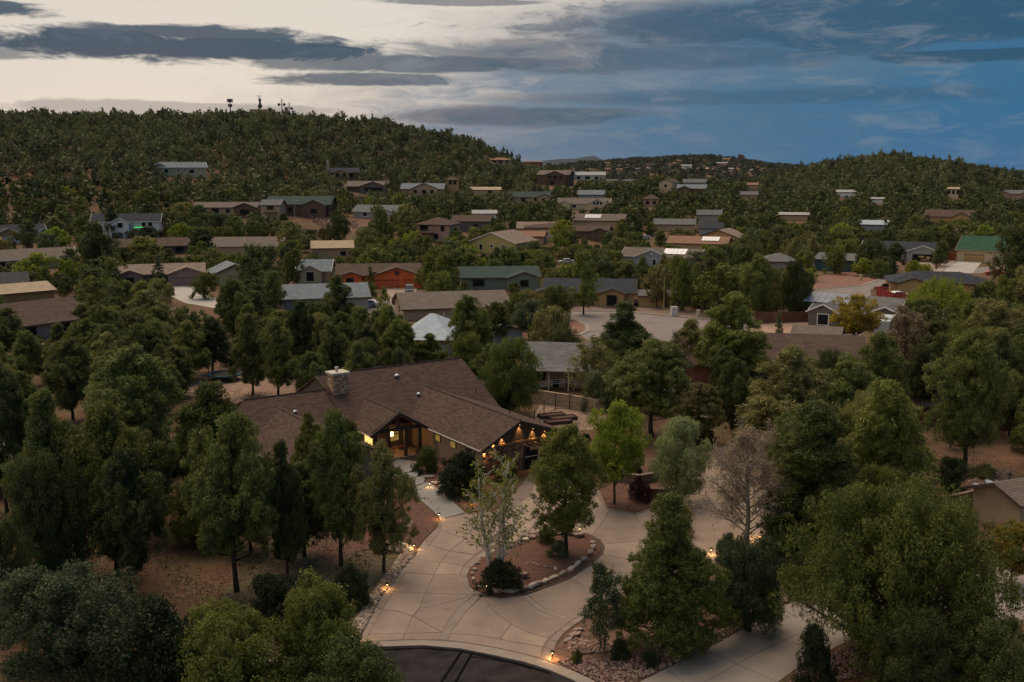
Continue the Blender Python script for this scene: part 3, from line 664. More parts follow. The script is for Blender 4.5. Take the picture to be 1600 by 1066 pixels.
# roof vents: domed tubular skylights
HM = Matrix.LocRotScale(Vector((-2.75, 88.76, 0)), Matrix.Rotation(R(33.8), 3, 'Z').to_quaternion(), None); HI = HM.inverted()
def on_plane(px, py):
    o = HI @ Vector((0, 0, CAM_H)); d = HI.to_3x3() @ ray(px, py)
    t = (2.8 + mp * (o.y - 13.5) - o.z) / (d.z - mp * d.y); return o + d * t
for px, py, sc in ((620, 590, 1.0), (654, 618, .8), (461, 646, .8), (449, 677, .5)):
    p = on_plane(px, py); r = .24 * sc; mb = MB()
    mb.tube([(p.x, p.y, p.z - .2), (p.x, p.y, p.z + .18 * sc)], [r, r], 12); cb = mb.build('skylight_curb', mat('vent_flashing', (.05, .05, .055), .6, .1, 3), H)
    prof = [(r * 1.08 * math.cos(a), r * .95 * math.sin(a)) for a in np.linspace(0, 1.5, 5)]
    mb = MB(); mb.tube([(p.x, p.y, p.z + .18 * sc + q) for _, q in prof], [q for q, _ in prof], 12); mb.build('skylight_dome', mat('dome_plastic', (.78, .80, .82), .2, .04, 2, spec=.6), cb, True)
for u0, v0 in ((9.3, 15.9), (7.4, 6.5)):
    z = 2.75 + .352 * (10.6 - u0) if v0 < 14 else fp(v0); mb = MB(); mb.tube([(u0, v0, z - .1), (u0, v0, z + .55)], .05, 8); mb.build('vent_pipe', TIMBER, H)
# things on the porch
def patio_chair(P, rz):
    t = empty('patio_chair', P, rz, 'dark patio chair on the lit entry porch', 'chair', 'porch chairs'); d = mat('dark_metal', (.025, .022, .02), .5, .2, 3)
    mb = MB(); mb.box((0, 0, .42), (.5, .5, .08)); mb.build('seat', mat('red_cushion', (.12, .03, .025), .9, .1, 3), t)
    mb = MB(); mb.box((0, .24, .72), (.5, .06, .56)); mb.build('backrest', d, t)
    for a, b in ((-.22, -.22), (.22, -.22), (-.22, .22), (.22, .22)):
        mb = MB(); mb.box((a, b, .2), (.04, .04, .4)); mb.build('leg', d, t)
for u0, v0, a in ((-2.9, 11.9, .3), (-1.6, 12.4, -.4)):
    p = HM @ Vector((u0, v0, .2)); patio_chair(p, R(33.8) + a)

# ================================================================== neighbourhood houses
WHITE = mat('white_trim', (.70, .68, .64), .7, .05, 3)
BROWNT = mat('brown_trim', (.10, .07, .055), .8, .15, 3)
_ub = {}
def bx(name, c, d, m, parent):
    return MB().box(c, d).build(name, m, parent)
protect = []                                              # (x0,y0,x1,y1,depth) picture boxes kept clear of random trees
foot_label = []
foot = []                                                 # (x,y,radius) footprints
WALLC = dict(cream=(.52, .42, .28), tan=(.40, .30, .20), sage=(.40, .37, .24), white=(.66, .66, .66), mauve=(.27, .195, .165), orange=(.62, .135, .045), yellow=(.42, .36, .15), grey=(.30, .30, .29),
             bluegrey=(.27, .31, .34), teal=(.07, .13, .15), brown=(.13, .082, .058), pink=(.42, .28, .22), seagreen=(.17, .22, .185), palegreen=(.42, .47, .36), dark=(.13, .12, .11), gold=(.40, .26, .12), red=(.21, .085, .055))
ROOFC = dict(grey=((.19, .19, .19), (.13, .13, .135)), navy=((.050, .058, .072), (.033, .038, .048)), brown=((.125, .085, .068), (.085, .058, .048)), tan=((.30, .235, .185), (.23, .18, .145)), green=((.060, .095, .082), (.042, .070, .062)),
             bluegrey=((.22, .26, .28), (.165, .20, .22)), bgreen=((.045, .115, .075), (.032, .085, .055)), taupe=((.20, .165, .14), (.15, .122, .105)), rust=((.33, .19, .125), (.26, .145, .095)), pale=((.44, .44, .44), (.38, .385, .39)),
             ice=((.48, .56, .62), (.40, .48, .54)), cream=((.50, .40, .28), (.42, .335, .23)), charcoal=((.085, .082, .085), (.06, .058, .06)))
def wallm(k): return mat('wall_' + k, WALLC[k], .9, .08, 1.5, bump=.08)
def rfm(k): return roofmat('shingles_' + k, *ROOFC[k], .3, .9)
def window(root, x, z, w, h, y=0.0, lit=None, trim=None, name='window'):
    f = bx(name, (x, y - .04, z), (w + .28, .10, h + .28), trim or WHITE, root)
    bx('pane', (x, y - .085, z), (w, .05, h), LITY if lit else DGLASS, f)
def garage(root, x, w, y=0.0, h=2.2, m=None, panes=True):
    m = m or WHITE
    g = bx('garage_door', (x, y - .03, h / 2), (w, .08, h), m, root)
    for k in range(1, 4): bx('panel_joint', (x, y - .074, h * k / 4), (w - .1, .012, .03), BROWNT, g)
    if panes:
        n = max(2, int(w / .9))
        for k in range(n): bx('pane', (x + (k - (n - 1) / 2) * w / n, y - .08, h * .875), (w / n * .62, .03, .17), DGLASS, g)
def feats_on(root, feats, y, trim):
    for f in feats:
        if f[0] == 'w': window(root, f[1], f[2], f[3], f[4], y, len(f) > 5, trim)
        elif f[0] == 'd':
            d_ = bx('door', (f[1], y - .03, 1.05), (1.0, .08, 2.1), f[2] if len(f) > 2 else BROWNT, root); bx('handle', (f[1] + .38, y - .09, 1.0), (.06, .05, .2), GUTTER, d_)
        elif f[0] == 'g': garage(root, f[1], f[2], y, f[4] if len(f) > 4 else 2.2, f[3] if len(f) > 3 else None)
        elif f[0] == 'open':
            o = bx('garage_shade_panel', (f[1], y - .02, 1.1), (f[2], .06, 2.2), mat('painted_interior_shade', (.012, .01, .009), .9), root)  # near-black panel on the wall paints the shade inside an open garage
        elif f[0] == 'v': bx('gable_vent', (f[1], y - .03, f[2]), (.5, .06, .5), trim, root)
        elif f[0] == 'deck':
            x, z, w, pr = f[1:5]; wd_ = mat('deck_wood', (.22, .13, .085), .8, .2, 2)
            bx('deck_floor', (x, y - pr / 2, z), (w, pr, .18), wd_, root); r_ = bx('deck_rail', (x, y - pr, z + 1.0), (w, .08, .1), wd_, root)
            for k in range(int(w / .5) + 1): bx('baluster', (x - w / 2 + k * w / int(w / .5), y - pr, z + .5), (.06, .06, 1.0), wd_, r_)
            for s_ in (-1, 0, 1): bx('deck_post', (x + s_ * (w / 2 - .15), y - pr + .15, z / 2 - .8), (.2, .2, z + 1.6), wd_, root)
        elif f[0] == 'porch':
            x, w, pr, hh = f[1:5]
            for s_ in np.linspace(-1, 1, f[5] if len(f) > 5 else 4): bx('porch_post', (x + s_ * (w / 2 - .15), y - pr + .2, hh / 2 - .3), (.18, .18, hh + .6), trim, root)
            mb = MB(); mb.slab([(x - w/2 - .3, y - pr - .2, hh), (x + w/2 + .3, y - pr - .2, hh), (x + w/2 + .3, y + .1, hh + .6), (x - w/2 - .3, y + .1, hh + .6)], .14); mb.build('porch_roof', f[6], root)
def groof(root, w, d, h, pitch, oh, rm, ridge, hip, x0=0.0, y0=0.0, trim=None, fascia=True, name='roof', pk=0.0):
    """gable/hip roof over x0±w/2, y0..y0+d"""
    e = h - pitch * oh
    if ridge == 'x':
        zr = h + pitch * d / 2; L_, R_ = x0 - w/2 - oh, x0 + w/2 + oh; F_, B_ = y0 - oh, y0 + d + oh; m_ = y0 + d / 2; i = (d / 2 + oh) if hip else 0
        if hip: i = min(i, (w / 2 + oh) * .92)
        mb = MB(); mb.slab([(L_, F_, e), (R_, F_, e), (R_ - i, m_, zr), (L_ + i, m_, zr)], .16); mb.slab([(R_, B_, e), (L_, B_, e), (L_ + i, m_, zr), (R_ - i, m_, zr)], .16)
        if hip: mb.slab([(L_, B_, e), (L_, F_, e), (L_ + i, m_, zr)], .16); mb.slab([(R_, F_, e), (R_, B_, e), (R_ - i, m_, zr)], .16)
        r = mb.build(name, rm, root)
        if fascia and trim:
            mb = MB(); beam(mb, (L_, F_ - .04, e - .09), (R_, F_ - .04, e - .09), .08, .22)
            if not hip:
                for X in (L_ - .05, R_ + .05): beam(mb, (X, F_, e - .09), (X, m_, zr - .09), .08, .24); beam(mb, (X, B_, e - .09), (X, m_, zr - .09), .08, .24)
            mb.build('fascia', trim, r)
    else:
        zr = h + pitch * w / 2; L_, R_ = x0 - w/2 - oh, x0 + w/2 + oh; F_, B_ = y0 - oh, y0 + d + (oh if pk == 0 else pk)
        mb = MB(); mb.slab([(L_, B_, e), (L_, F_, e), (x0, F_, zr), (x0, B_, zr)], .16); mb.slab([(R_, F_, e), (R_, B_, e), (x0, B_, zr), (x0, F_, zr)], .16)
        r = mb.build(name, rm, root)
        if fascia and trim:
            mb = MB()
            for X in (L_, R_): beam(mb, (X, F_ - .05, e - .09), (x0, F_ - .05, zr - .09), .08, .24)
            mb.build('fascia', trim, r)
    return r
import re as _rx
def short_label(lb):
    w = _rx.split(r' (?=(?:with|behind|beside|on|at|among|below|next|half|uphill|seen|stretching|left|right|glimpsed|buried|hidden|in|attached|partly|alone|perched|just|and|near|between|halfway) )', lb); out = w[0]; k = 1
    while len(out.split()) < 4 and k < len(w): out += ' ' + w[k]; k += 1
    return ' '.join(out.split()[:8])
def house(px, py, wpx, label, wall, roof, d=None, h=3.1, yaw=0, pitch=.42, ridge='x', hip=False, trim=None, feats=(), bumps=(), oh=.5, side=True, prot=1, extra=None, name='house', guard=None):
    P = gp(px, py); dep = prj(P)[2]; w = wpx / FOC * dep
    d = d or min(13, max(7.5, w * .55)); trim = trim or BROWNT
    az_ = math.atan2(P.x, P.y); root = empty(name, P, -az_ + R(yaw), label, name.replace('_', ' ') if name in ('shed',) else 'house')
    wm = wallm(wall) if isinstance(wall, str) else wall; rm = rfm(roof) if isinstance(roof, str) else roof
    z0 = -3.5
    mb = MB(); hw = w / 2
    if ridge == 'x':
        if hip: mb.box((0, d/2, (h + z0) / 2), (w, d, h - z0))
        else: mb.extr([(0, z0), (d, z0), (d, h), (d/2, h + pitch * d / 2 - .1), (0, h)], 'x', -hw, hw)
    else: mb.extr([(-hw, z0), (hw, z0), (hw, h), (0, h + pitch * hw - .1), (-hw, h)], 'y', 0, d)
    mb.build('wall', wm, root)
    r = groof(root, w, d, h, pitch, oh, rm, ridge, hip, trim=trim)
    feats_on(root, feats, 0.0, trim)
    for b in bumps:
        bxx, bw, bp, bf = b[:4]; bwall = wallm(b[4]) if len(b) > 4 and b[4] else wm; bp_ = b[5] if len(b) > 5 else pitch; bh = b[6] if len(b) > 6 else h
        mb = MB(); mb.extr([(bxx - bw/2, z0), (bxx + bw/2, z0), (bxx + bw/2, bh), (bxx, bh + bp_ * bw / 2 - .1), (bxx - bw/2, bh)], 'y', -bp, .5); mb.build('gable_wall', bwall, root)
        groof(root, bw, bp, bh, bp_, oh * .8, rm, 'y', False, x0=bxx, y0=-bp, trim=trim, name='gable_roof', pk=min(d * .45, bp_ * bw / 2 / max(pitch, .1)))
        feats_on(root, bf, -bp, trim)
    if side:
        for s_ in (-1, 1):
            f = bx('window', (s_ * (hw + .03), d * .5, min(h, 3.2) * .55), (.08, 1.5, 1.2), trim, root); bx('pane', (s_ * (hw + .075), d * .5, min(h, 3.2) * .55), (.03, 1.25, .95), DGLASS, f)
        mb = MB(); zr = h + pitch * (d if ridge == 'x' else w) / 2
        pxx, pyy = (w * .22, d * .62) if ridge == 'x' else (w * .15, d * .6)
        zz = h + pitch * (d / 2 - abs(pyy - d / 2)) if ridge == 'x' else h + pitch * (hw - abs(pxx))
        mb.tube([(pxx, pyy, zz - .1), (pxx, pyy, zz + .5)], .07, 6); mb.build('vent_pipe', GUTTER, root)
    if extra: extra(root, w, d, h, pitch)
    foot_label.append(short_label(label))
    foot.append((P.x + math.sin(az_) * d / 2, P.y + d / 2, max(w, d) * .5))
    if prot:
        t_ = h + pitch * ((d if ridge == 'x' else w) / 2); g = guard or (px - wpx * .5, py - (t_ + .5) / dep * FOC - 4, px + wpx * .5, py - .6 / dep * FOC)
        protect.append((*g, dep))
    return root
def solar(x, y0, w, l, n=1, m=None):
    def f(root, W, d, h, pitch):
        mm = m or mat('solar_panel', (.62, .68, .75), .12, .05, 1, spec=.8); 
        nn = max(2, int(w / 1.1)); k2 = max(1, int(l / 1.7))
        for i in range(nn):
            for j in range(k2):
                xx = x - w/2 + (i + .5) * w / nn; ya = y0 + j * l / k2; yb = ya + l / k2 - .06
                mb = MB(); mb.slab([(xx - w/nn/2 + .03, ya, h + pitch * ya + .22), (xx + w/nn/2 - .03, ya, h + pitch * ya + .22), (xx + w/nn/2 - .03, yb, h + pitch * yb + .22), (xx - w/nn/2 + .03, yb, h + pitch * yb + .22)], .05); mb.build('solar_panel', mm, root)
    return f
def chimney(x, y, wd_=.9, top=1.6, m=None):
    def f(root, W, d, h, pitch): 
        z = h + pitch * d / 2; bx('chimney', (x, y, z - .2), (wd_, wd_, 2 * top), m or wallm('tan'), root)
    return f
W_ = lambda x, z, w, h, *a: ('w', x, z, w, h, *a)
T = wallm
# ---- upper left, on the slope
house(285, 276, 74, 'sage stucco house with grey roof alone on the wooded hillside', 'sage', 'bluegrey', h=4.2, d=10, yaw=6, pitch=.42, trim=WHITE, feats=[W_(-6.6, 2.4, 1.5, 1.5), W_(-1.5, 2.8, .9, .8), W_(1.0, 2.8, .8, .7), W_(4.0, 2.2, 2.2, 1.6)], bumps=[(-9.2, 5, -1.5, [], None, .5, 4.6)])
def green_glow(root, w, d, h, pitch):
    bx('balcony_light_strip', (w * .22, -2.3, 3.6), (w * .16, .06, .16), mat('green_light_strip', (.0, .3, .05), .5, 0, 1, emit=(.02, 1, .15), estr=1.6), root)
house(198, 372, 100, 'white two storey farmhouse with navy roof and green lit balcony', 'white', 'navy', h=5.6, d=9, yaw=-8, pitch=.5, trim=WHITE, feats=[W_(5.6, 4.4, 1.3, 1.4), W_(7.6, 4.4, 1.3, 1.4), W_(3.6, 1.3, 1.5, 1.6), ('deck', 5.4, 2.9, 7.0, 2.4)], bumps=[(-2.0, 6.2, 1.6, [W_(.4 - 2, 4.3, 1.6, 1.6), ('g', -2.6, 3.4, mat('navy_garage', (.05, .06, .08), .6), 1.9)], None, .5, 5.2)], extra=green_glow)
house(22, 380, 96, 'cream cottage with white garage door and twin white trimmed gables', 'gold', 'navy', h=3.2, d=10, yaw=10, pitch=.45, trim=WHITE, feats=[('g', -2.5, 4.8)], bumps=[(-1.8, 7, 2.2, [('g', -1.2, 4.6), W_(-4.2, 1.5, .9, 1.4, 1)], None, .48), (8.6, 3.4, 1.0, [], 'grey', .7)])
house(352, 339, 96, 'pale grey split level house with a dark timber gable at its right end', 'tan', 'taupe', h=3.6, d=10, yaw=-12, pitch=.33, trim=BROWNT, feats=[W_(-3.5, 2.2, 2.4, 1.4), W_(1.0, 2.2, 1.2, 1.2)], bumps=[(7.5, 8, 2.0, [W_(7.5, 1.8, 3.2, 1.8)], 'brown', .4)])
house(423, 343, 30, 'small two storey tan house with a grey roof and a deck', 'tan', 'grey', h=5.4, d=8, yaw=-15, trim=BROWNT, feats=[W_(0, 4.2, 2.2, 1.2), ('deck', 0, 2.6, 5, 1.5)])
house(247, 398, 122, 'long low ranch house with a plain dark brown roof', 'brown', 'brown', h=2.6, d=11, yaw=4, pitch=.34, feats=[W_(6, 1.4, 2.2, 1.3), W_(-4, 1.4, 2.0, 1.3)])
house(388, 398, 116, 'taupe roofed ranch house with a white edged left gable', 'tan', 'taupe', h=2.8, d=12, yaw=-10, pitch=.34, trim=WHITE, feats=[W_(0, 1.5, 2.2, 1.3), W_(6, 1.5, 1.6, 1.3)])
house(50, 421, 140, 'grey roofed tan bungalow behind bright green maples', 'tan', 'taupe', h=2.9, d=12, yaw=12, pitch=.36, trim=WHITE, feats=[W_(-7, 1.5, 1.6, 1.6), W_(0, 1.5, 1.6, 1.4)])
house(250, 446, 132, 'mauve house with pale tan roof, two front gables and brown garage door', 'mauve', 'tan', h=2.9, d=10, yaw=-2, pitch=.36, trim=T('mauve'), feats=[W_(-1.0, 1.4, 1.8, 1.7), ('d', 1.8)], bumps=[(-6.4, 5.6, 1.4, [W_(-6.4, 1.5, 1.6, 1.4)]), (6.2, 8.6, 2.6, [('g', 6.0, 6.4, T('mauve')), ('v', 6.2, 3.6)])])
house(77, 528, 150, 'broad dark brown roof of a low house among the left pines', 'grey', 'brown', h=2.7, d=14, yaw=30, pitch=.40, feats=[W_(3, 1.4, 1.6, 1.2), W_(-3, 1.4, 1.6, 1.2)], guard=(25, 452, 118, 500))
house(30, 478, 110, 'cream roofed tan house partly behind the dark brown roof', 'gold', 'cream', h=2.8, d=9, yaw=20, pitch=.3, guard=(0, 446, 105, 470))
house(10, 462, 60, 'dark slate roof at the left behind the green maples', 'dark', 'charcoal', h=2.8, d=9, yaw=0, guard=(0, 424, 26, 446))
house(368, 444, 62, 'sage garage with greenish slate roof beside the mauve house', 'sage', 'bluegrey', h=2.8, d=10, yaw=10, pitch=.42, ridge='y', trim=BROWNT, feats=[('g', .4, 3.6, T('sage'))], guard=(340, 408, 378, 442))
# ---- hillside centre
house(466, 338, 100, 'large dark green roofed lodge with brown end gable', 'brown', 'green', h=4.6, d=13, yaw=-14, pitch=.42, feats=[W_(3, 2.5, 1.6, 1.4), W_(-3, 2.5, 1.6, 1.4)], bumps=[(6.4, 9, 2.0, [W_(6.4, 2.0, 2.2, 1.6)], None, .45, 4.2)])
house(536, 282, 50, 'dark roofed hillside lodge with a cream gable and tall chimney', 'brown', 'navy', h=4.0, d=10, yaw=4, pitch=.42, feats=[W_(4, 2.4, 1.6, 1.6), ('deck', -1.5, 1.6, 9, 2.5)], bumps=[(-1.2, 8, 1.4, [W_(-2.5, 2.6, 1.6, 1.4), W_(.5, 2.6, 1.6, 1.4)], 'gold', .38, 3.6)], extra=chimney(-7.2, 1, 1.2, 4, T('cream')))
house(573, 302, 64, 'low brown chalet with a deep shaded veranda', 'brown', 'taupe', h=3.2, d=12, yaw=-10, pitch=.36, feats=[('deck', 3, 1.0, 11, 2.2)], bumps=[(3.4, 12, 2.4, [('w', 3.4, 1.8, 8.0, 1.6)], 'dark', .34)])
house(660, 305, 66, 'tan chalet with a wide dark timbered front gable', 'tan', 'bluegrey', h=3.0, d=12, yaw=-6, pitch=.4, bumps=[(1.0, 13, 1.5, [W_(-3.2, 1.6, 1.4, 1.5), W_(1.0, 1.5, 1.8, 1.8), W_(4.6, 1.6, 1.4, 1.5), ('v', 1.0, 4.6)], None, .42)])
house(707, 302, 20, 'narrow dark timber tower house on a tan base', 'gold', 'brown', h=6.5, d=7, yaw=0, hip=True, pitch=.4, feats=[W_(-1, 5.0, 1.2, 1.6), W_(1.2, 5.0, 1.2, 1.6)])
house(759, 305, 46, 'low building with a flat cream roof among junipers', 'cream', 'cream', h=2.6, d=10, pitch=.22, feats=[W_(2, 1.4, 1.6, 1.1)])
house(782, 258, 34, 'pinkish house with a shallow hip roof high on the hill flank', 'pink', 'rust', h=3.4, d=9, hip=True, pitch=.3, feats=[W_(-4, 1.8, 2.4, 1.6), W_(0, 1.8, 2.4, 1.6), W_(4, 1.8, 2.0, 1.6)])
house(586, 342, 72, 'grey ranch house with white trimmed hip roof', 'grey', 'grey', h=3.0, d=12, yaw=-22, pitch=.34, trim=WHITE, feats=[W_(-4, 1.6, 1.6, 1.3), W_(3, 1.6, 2.0, 1.3)], bumps=[(5.0, 6.5, 2.0, [W_(5, 1.5, 1.4, 1.6)])])
house(676, 377, 56, 'pinkish two storey house with a railed balcony and brown hip roof', 'pink', 'brown', h=5.6, d=11, yaw=-20, pitch=.36, hip=True, feats=[W_(3.5, 4.2, 1.1, 1.5), W_(1.2, 1.6, 1.3, 1.6), ('deck', -2.8, 2.9, 6.5, 2.6), ('w', -3, 4.3, 2.6, 1.6)])
house(735, 362, 58, 'dark house with a brown roof and a pale metal lean to', 'dark', 'brown', h=3.8, d=10, yaw=-10, pitch=.34, feats=[W_(2, 2.0, 1.5, 1.3)])
house(757, 344, 36, 'pale metal roofed outbuilding behind the dark house', 'white', 'pale', h=2.6, d=9, pitch=.24)
house(768, 397, 82, 'olive yellow house with white trimmed gable and tan roof', 'yellow', 'tan', h=3.6, d=16, yaw=-26, pitch=.38, ridge='y', trim=WHITE, feats=[W_(-3.6, 1.9, 1.0, 2.0), W_(0, 2.4, .9, .8), W_(4.0, 1.8, 1.3, 2.0)])
house(840, 372, 62, 'long tan roofed wing attached behind the olive yellow gable', 'cream', 'tan', h=3.4, d=10, yaw=0, pitch=.36, feats=[W_(0, 1.8, 1.4, 1.3)])
house(520, 404, 62, 'tan building with a broad ochre metal roof', 'tan', 'cream', h=3.2, d=10, yaw=0, pitch=.34, feats=[W_(3, 1.4, 1.4, 1.1), ('d', 5)])
house(490, 444, 50, 'sage cottage with blue grey roof and arched front window', 'sage', 'bluegrey', h=3.4, d=10, yaw=-8, pitch=.42, trim=WHITE, bumps=[(-.5, 5.5, 1.8, [W_(-.5, 2.0, 1.8, 2.2)], None, .5, 3.4)])
def star(root, w, d, h, pitch):
    pts = []; cx, cz = 4.2, 3.62
    for k in range(10):
        r = .80 if k % 2 == 0 else .33; a = math.pi / 2 + k * math.pi / 5; pts.append((cx + r * math.cos(a), cz + r * math.sin(a)))
    mb = MB(); mb.extr(pts, 'y', -2.85, -2.58); mb.build('wall_star', mat('iron_star', (.06, .035, .03), .6, .1, 2), root)
ORD = mat('orange_door', (.55, .12, .045), .8, .08, 2)
house(592, 449, 126, 'bright orange house with brown roof and a star on its gable', 'orange', 'brown', h=3.0, d=12, yaw=-1, pitch=.34, trim=BROWNT, oh=.6, feats=[('w', -1.0, 1.3, 1.6, 2.0)], bumps=[(-6.4, 5.0, 1.4, [W_(-6.6, 1.6, 1.5, 1.5)]), (4.2, 11.6, 2.6, [('g', 1.9, 5.6, ORD), ('g', 7.2, 3.0, ORD)], None, .33), (-.9, 3.2, 1.0, [W_(-.9, 1.4, 1.3, 2.0)], None, .5)], extra=star)
house(782, 452, 122, 'house with a wide dark green roof and a sea green gable', 'seagreen', 'green', h=2.9, d=11, yaw=6, pitch=.34, feats=[W_(-5, 1.5, 2.4, 1.3)], bumps=[(5.2, 7.5, 2.2, [W_(5.2, 1.5, 1.8, 1.4)])])
house(510, 487, 132, 'low blue grey roof of a house behind the pines', 'grey', 'bluegrey', h=2.8, d=12, yaw=4, pitch=.34, trim=BROWNT, guard=(450, 450, 576, 472))
house(715, 498, 168, 'long taupe roof stretching behind the icy blue roof', 'tan', 'taupe', h=2.2, d=14, yaw=10, pitch=.30, guard=(620, 462, 795, 488))
house(666, 556, 74, 'pale icy blue shingle roof seen end on among pines', 'bluegrey', 'ice', h=2.6, d=15, yaw=-8, pitch=.36, hip=True, guard=(640, 488, 692, 535))
house(795, 545, 46, 'small pale blue roof corner beside the grey roofed house', 'bluegrey', 'ice', h=2.8, d=9, yaw=20, ridge='y', guard=(783, 512, 818, 535))
def bin_(root, w, d, h, p): pass
house(875, 606, 116, 'tan stucco house with plain grey roof and posted back porch', 'tan', 'grey', h=2.7, d=12, yaw=-6, pitch=.36, trim=T('cream'), feats=[W_(-2.4, 1.5, 1.1, 1.2), ('d', 1.2), ('porch', 0, 7.8, 2.0, 2.55, 4, rfm('grey'))], guard=(815, 522, 905, 602))
# ---- right centre
house(864, 290, 50, 'tall brown chalet with glazed gable on the ridge end', 'brown', 'taupe', h=5.6, d=12, yaw=-14, pitch=.36, feats=[('deck', 1, 2.8, 10, 2.2)], bumps=[(1.5, 11, 1.6, [W_(-1.5, 4.0, 2.2, 2.0), W_(1.5, 4.0, 2.2, 2.0), W_(4.4, 4.0, 2.0, 2.0), W_(0, 1.4, 2.0, 1.4)], None, .36, 5.4)])
house(833, 258, 30, 'terracotta house perched on the wooded ridge end', 'red', 'rust', h=4.5, d=8, pitch=.3, feats=[W_(-2, 2.4, 2, 1.6), W_(3, 2.4, 2, 1.6)])
house(918, 283, 54, 'pale green house with a white roof and stone chimney', 'palegreen', 'pale', h=3.6, d=9, yaw=2, pitch=.36, trim=WHITE, feats=[W_(-5, 1.8, 2, 1.6), W_(0, 1.8, 3, 1.6), W_(5, 1.8, 2, 1.6)], extra=chimney(-8, 3, 1.4, 2.4))
house(970, 286, 52, 'long grey roofed house next to the pale green one', 'tan', 'grey', h=3.0, d=9, pitch=.34, feats=[W_(-4, 1.6, 2, 1.2), W_(4, 1.6, 2, 1.2)])
house(1040, 298, 22, 'cream gabled house with dark red roof on the far slope', 'cream', 'brown', h=4.6, d=12, yaw=-18, ridge='y', pitch=.5, feats=[W_(0, 2.6, 1.2, 1.2)])
house(1080, 303, 44, 'slate roofed house with a low front gable on the far slope', 'brown', 'bluegrey', h=3.0, d=9, yaw=-6, feats=[W_(-3, 1.6, 1.6, 1.2)], bumps=[(-3.5, 6, 1.5, [])])
house(1085, 293, 34, 'faded grey roof just uphill of the slate roofed house', 'grey', 'grey', h=3.0, d=9)
house(828, 318, 64, 'sage green roofed house below the brown chalet', 'tan', 'green', h=3.0, d=10, yaw=6, feats=[W_(-3, 1.6, 1.8, 1.3), W_(3, 1.6, 1.8, 1.3)], bumps=[(6, 6, 1.5, [W_(6, 1.5, 1.5, 1.3)])])
house(925, 314, 42, 'blue grey metal roof uphill of the white gabled house', 'bluegrey', 'bluegrey', h=3.0, d=9, pitch=.4)
house(912, 328, 80, 'cream house with crisp white edged gables and upstairs windows', 'cream', 'taupe', h=3.0, d=9, yaw=-6, trim=WHITE, feats=[W_(-4, 1.5, 1.5, 1.2)], bumps=[(6.0, 8.0, 1.6, [W_(4.6, 2.8, 1.1, 1.2), W_(6, 3.0, 1.1, 1.5), W_(7.4, 2.8, 1.1, 1.2)], None, .5, 3.0), (-8, 5, 1.4, [])])
house(1017, 323, 24, 'small brown roofed pinkish house among oaks', 'pink', 'brown', h=3.6, d=8, hip=True, feats=[W_(-1.5, 1.8, 1.2, 1.2), W_(1.5, 1.8, 1.2, 1.2)])
house(852, 372, 62, 'cream house with flat looking brown roof behind the bright oak', 'cream', 'brown', h=3.6, d=9, yaw=-4, pitch=.28, feats=[W_(3, 2.0, 1.4, 1.3)])
house(826, 381, 46, 'low salmon roofed garage beside the cream house', 'pink', 'rust', h=2.6, d=8, yaw=-8, pitch=.34, feats=[('g', 0, 4, T('cream'))])
house(935, 357, 78, 'taupe roofed house with a pale skylit slope', 'tan', 'taupe', h=3.0, d=12, yaw=-8, pitch=.34, extra=solar(-2.5, 1.5, 6, 3.4, m=mat('pale_panel', (.40, .43, .46), .3, .05, 1)))
house(920, 374, 58, 'dark brown house with two lit lamps beside its garage', 'brown', 'brown', h=2.9, d=9, yaw=-10, pitch=.34, bumps=[(4.0, 6, 1.6, [('g', 4, 4, T('brown'))])])
house(1054, 362, 62, 'house with a long faded green grey roof behind shrubs', 'tan', 'grey', h=2.8, d=11, yaw=0, pitch=.32)
house(1110, 368, 34, 'blue black roofed house half hidden by oaks', 'bluegrey', 'navy', h=2.8, d=10, pitch=.34)
house(1108, 346, 36, 'small grey roof uphill behind the blue black one', 'grey', 'grey', h=2.8, d=8)
SOLARW = mat('solar_painted_glare', (.66, .67, .70), .25, .03, 1, spec=.5)  # painted glare: pale base colour stands for sky reflected in the panels
house(1030, 417, 122, 'blue grey gabled house with a white solar array on its roof', 'bluegrey', 'taupe', h=3.0, d=11, yaw=-14, pitch=.34, trim=WHITE, feats=[W_(8, 1.5, 1.2, 1.2)], bumps=[(-1.6, 9.5, 2.6, [W_(-4, 1.5, .9, 1.8), W_(-.8, 1.5, .9, 1.6), W_(1.2, 1.5, .9, 1.6), ('v', -1.6, 4.0)], None, .42)], extra=solar(3.8, 1.2, 6.4, 3.6, m=SOLARW), guard=(972, 378, 1095, 402))
house(1088, 394, 92, 'orange tan roofed house with a bright solar array', 'tan', 'rust', h=2.9, d=11, yaw=-10, pitch=.34, extra=solar(4.0, 1.6, 5.6, 3.2, m=SOLARW), guard=(1040, 370, 1135, 386))
house(1122, 385, 66, 'tan stucco house with a wide gable and tan tile roof', 'gold', 'tan', h=3.2, d=12, yaw=-18, pitch=.34, ridge='y', feats=[W_(-1, 1.6, 1.6, 1.3), W_(3, 1.8, .9, .8)])
house(920, 478, 140, 'tan house with charcoal roof and two small front gables', 'gold', 'navy', h=2.9, d=12, yaw=-2, pitch=.34, trim=BROWNT, feats=[W_(-3, 1.4, 2.0, 1.4), ('d', .5)], bumps=[(-7.2, 7.0, 2.2, [('g', -7.2, 4.8, T('gold'))]), (4.6, 5.0, 1.8, [('w', 4.6, 1.4, 1.8, 1.9)])])
house(1025, 480, 54, 'small tan shed with grey roof beside the street', 'gold', 'grey', h=2.4, d=6, yaw=0, pitch=.25, feats=[('d', 2)], name='shed', guard=(1015, 458, 1036, 479))
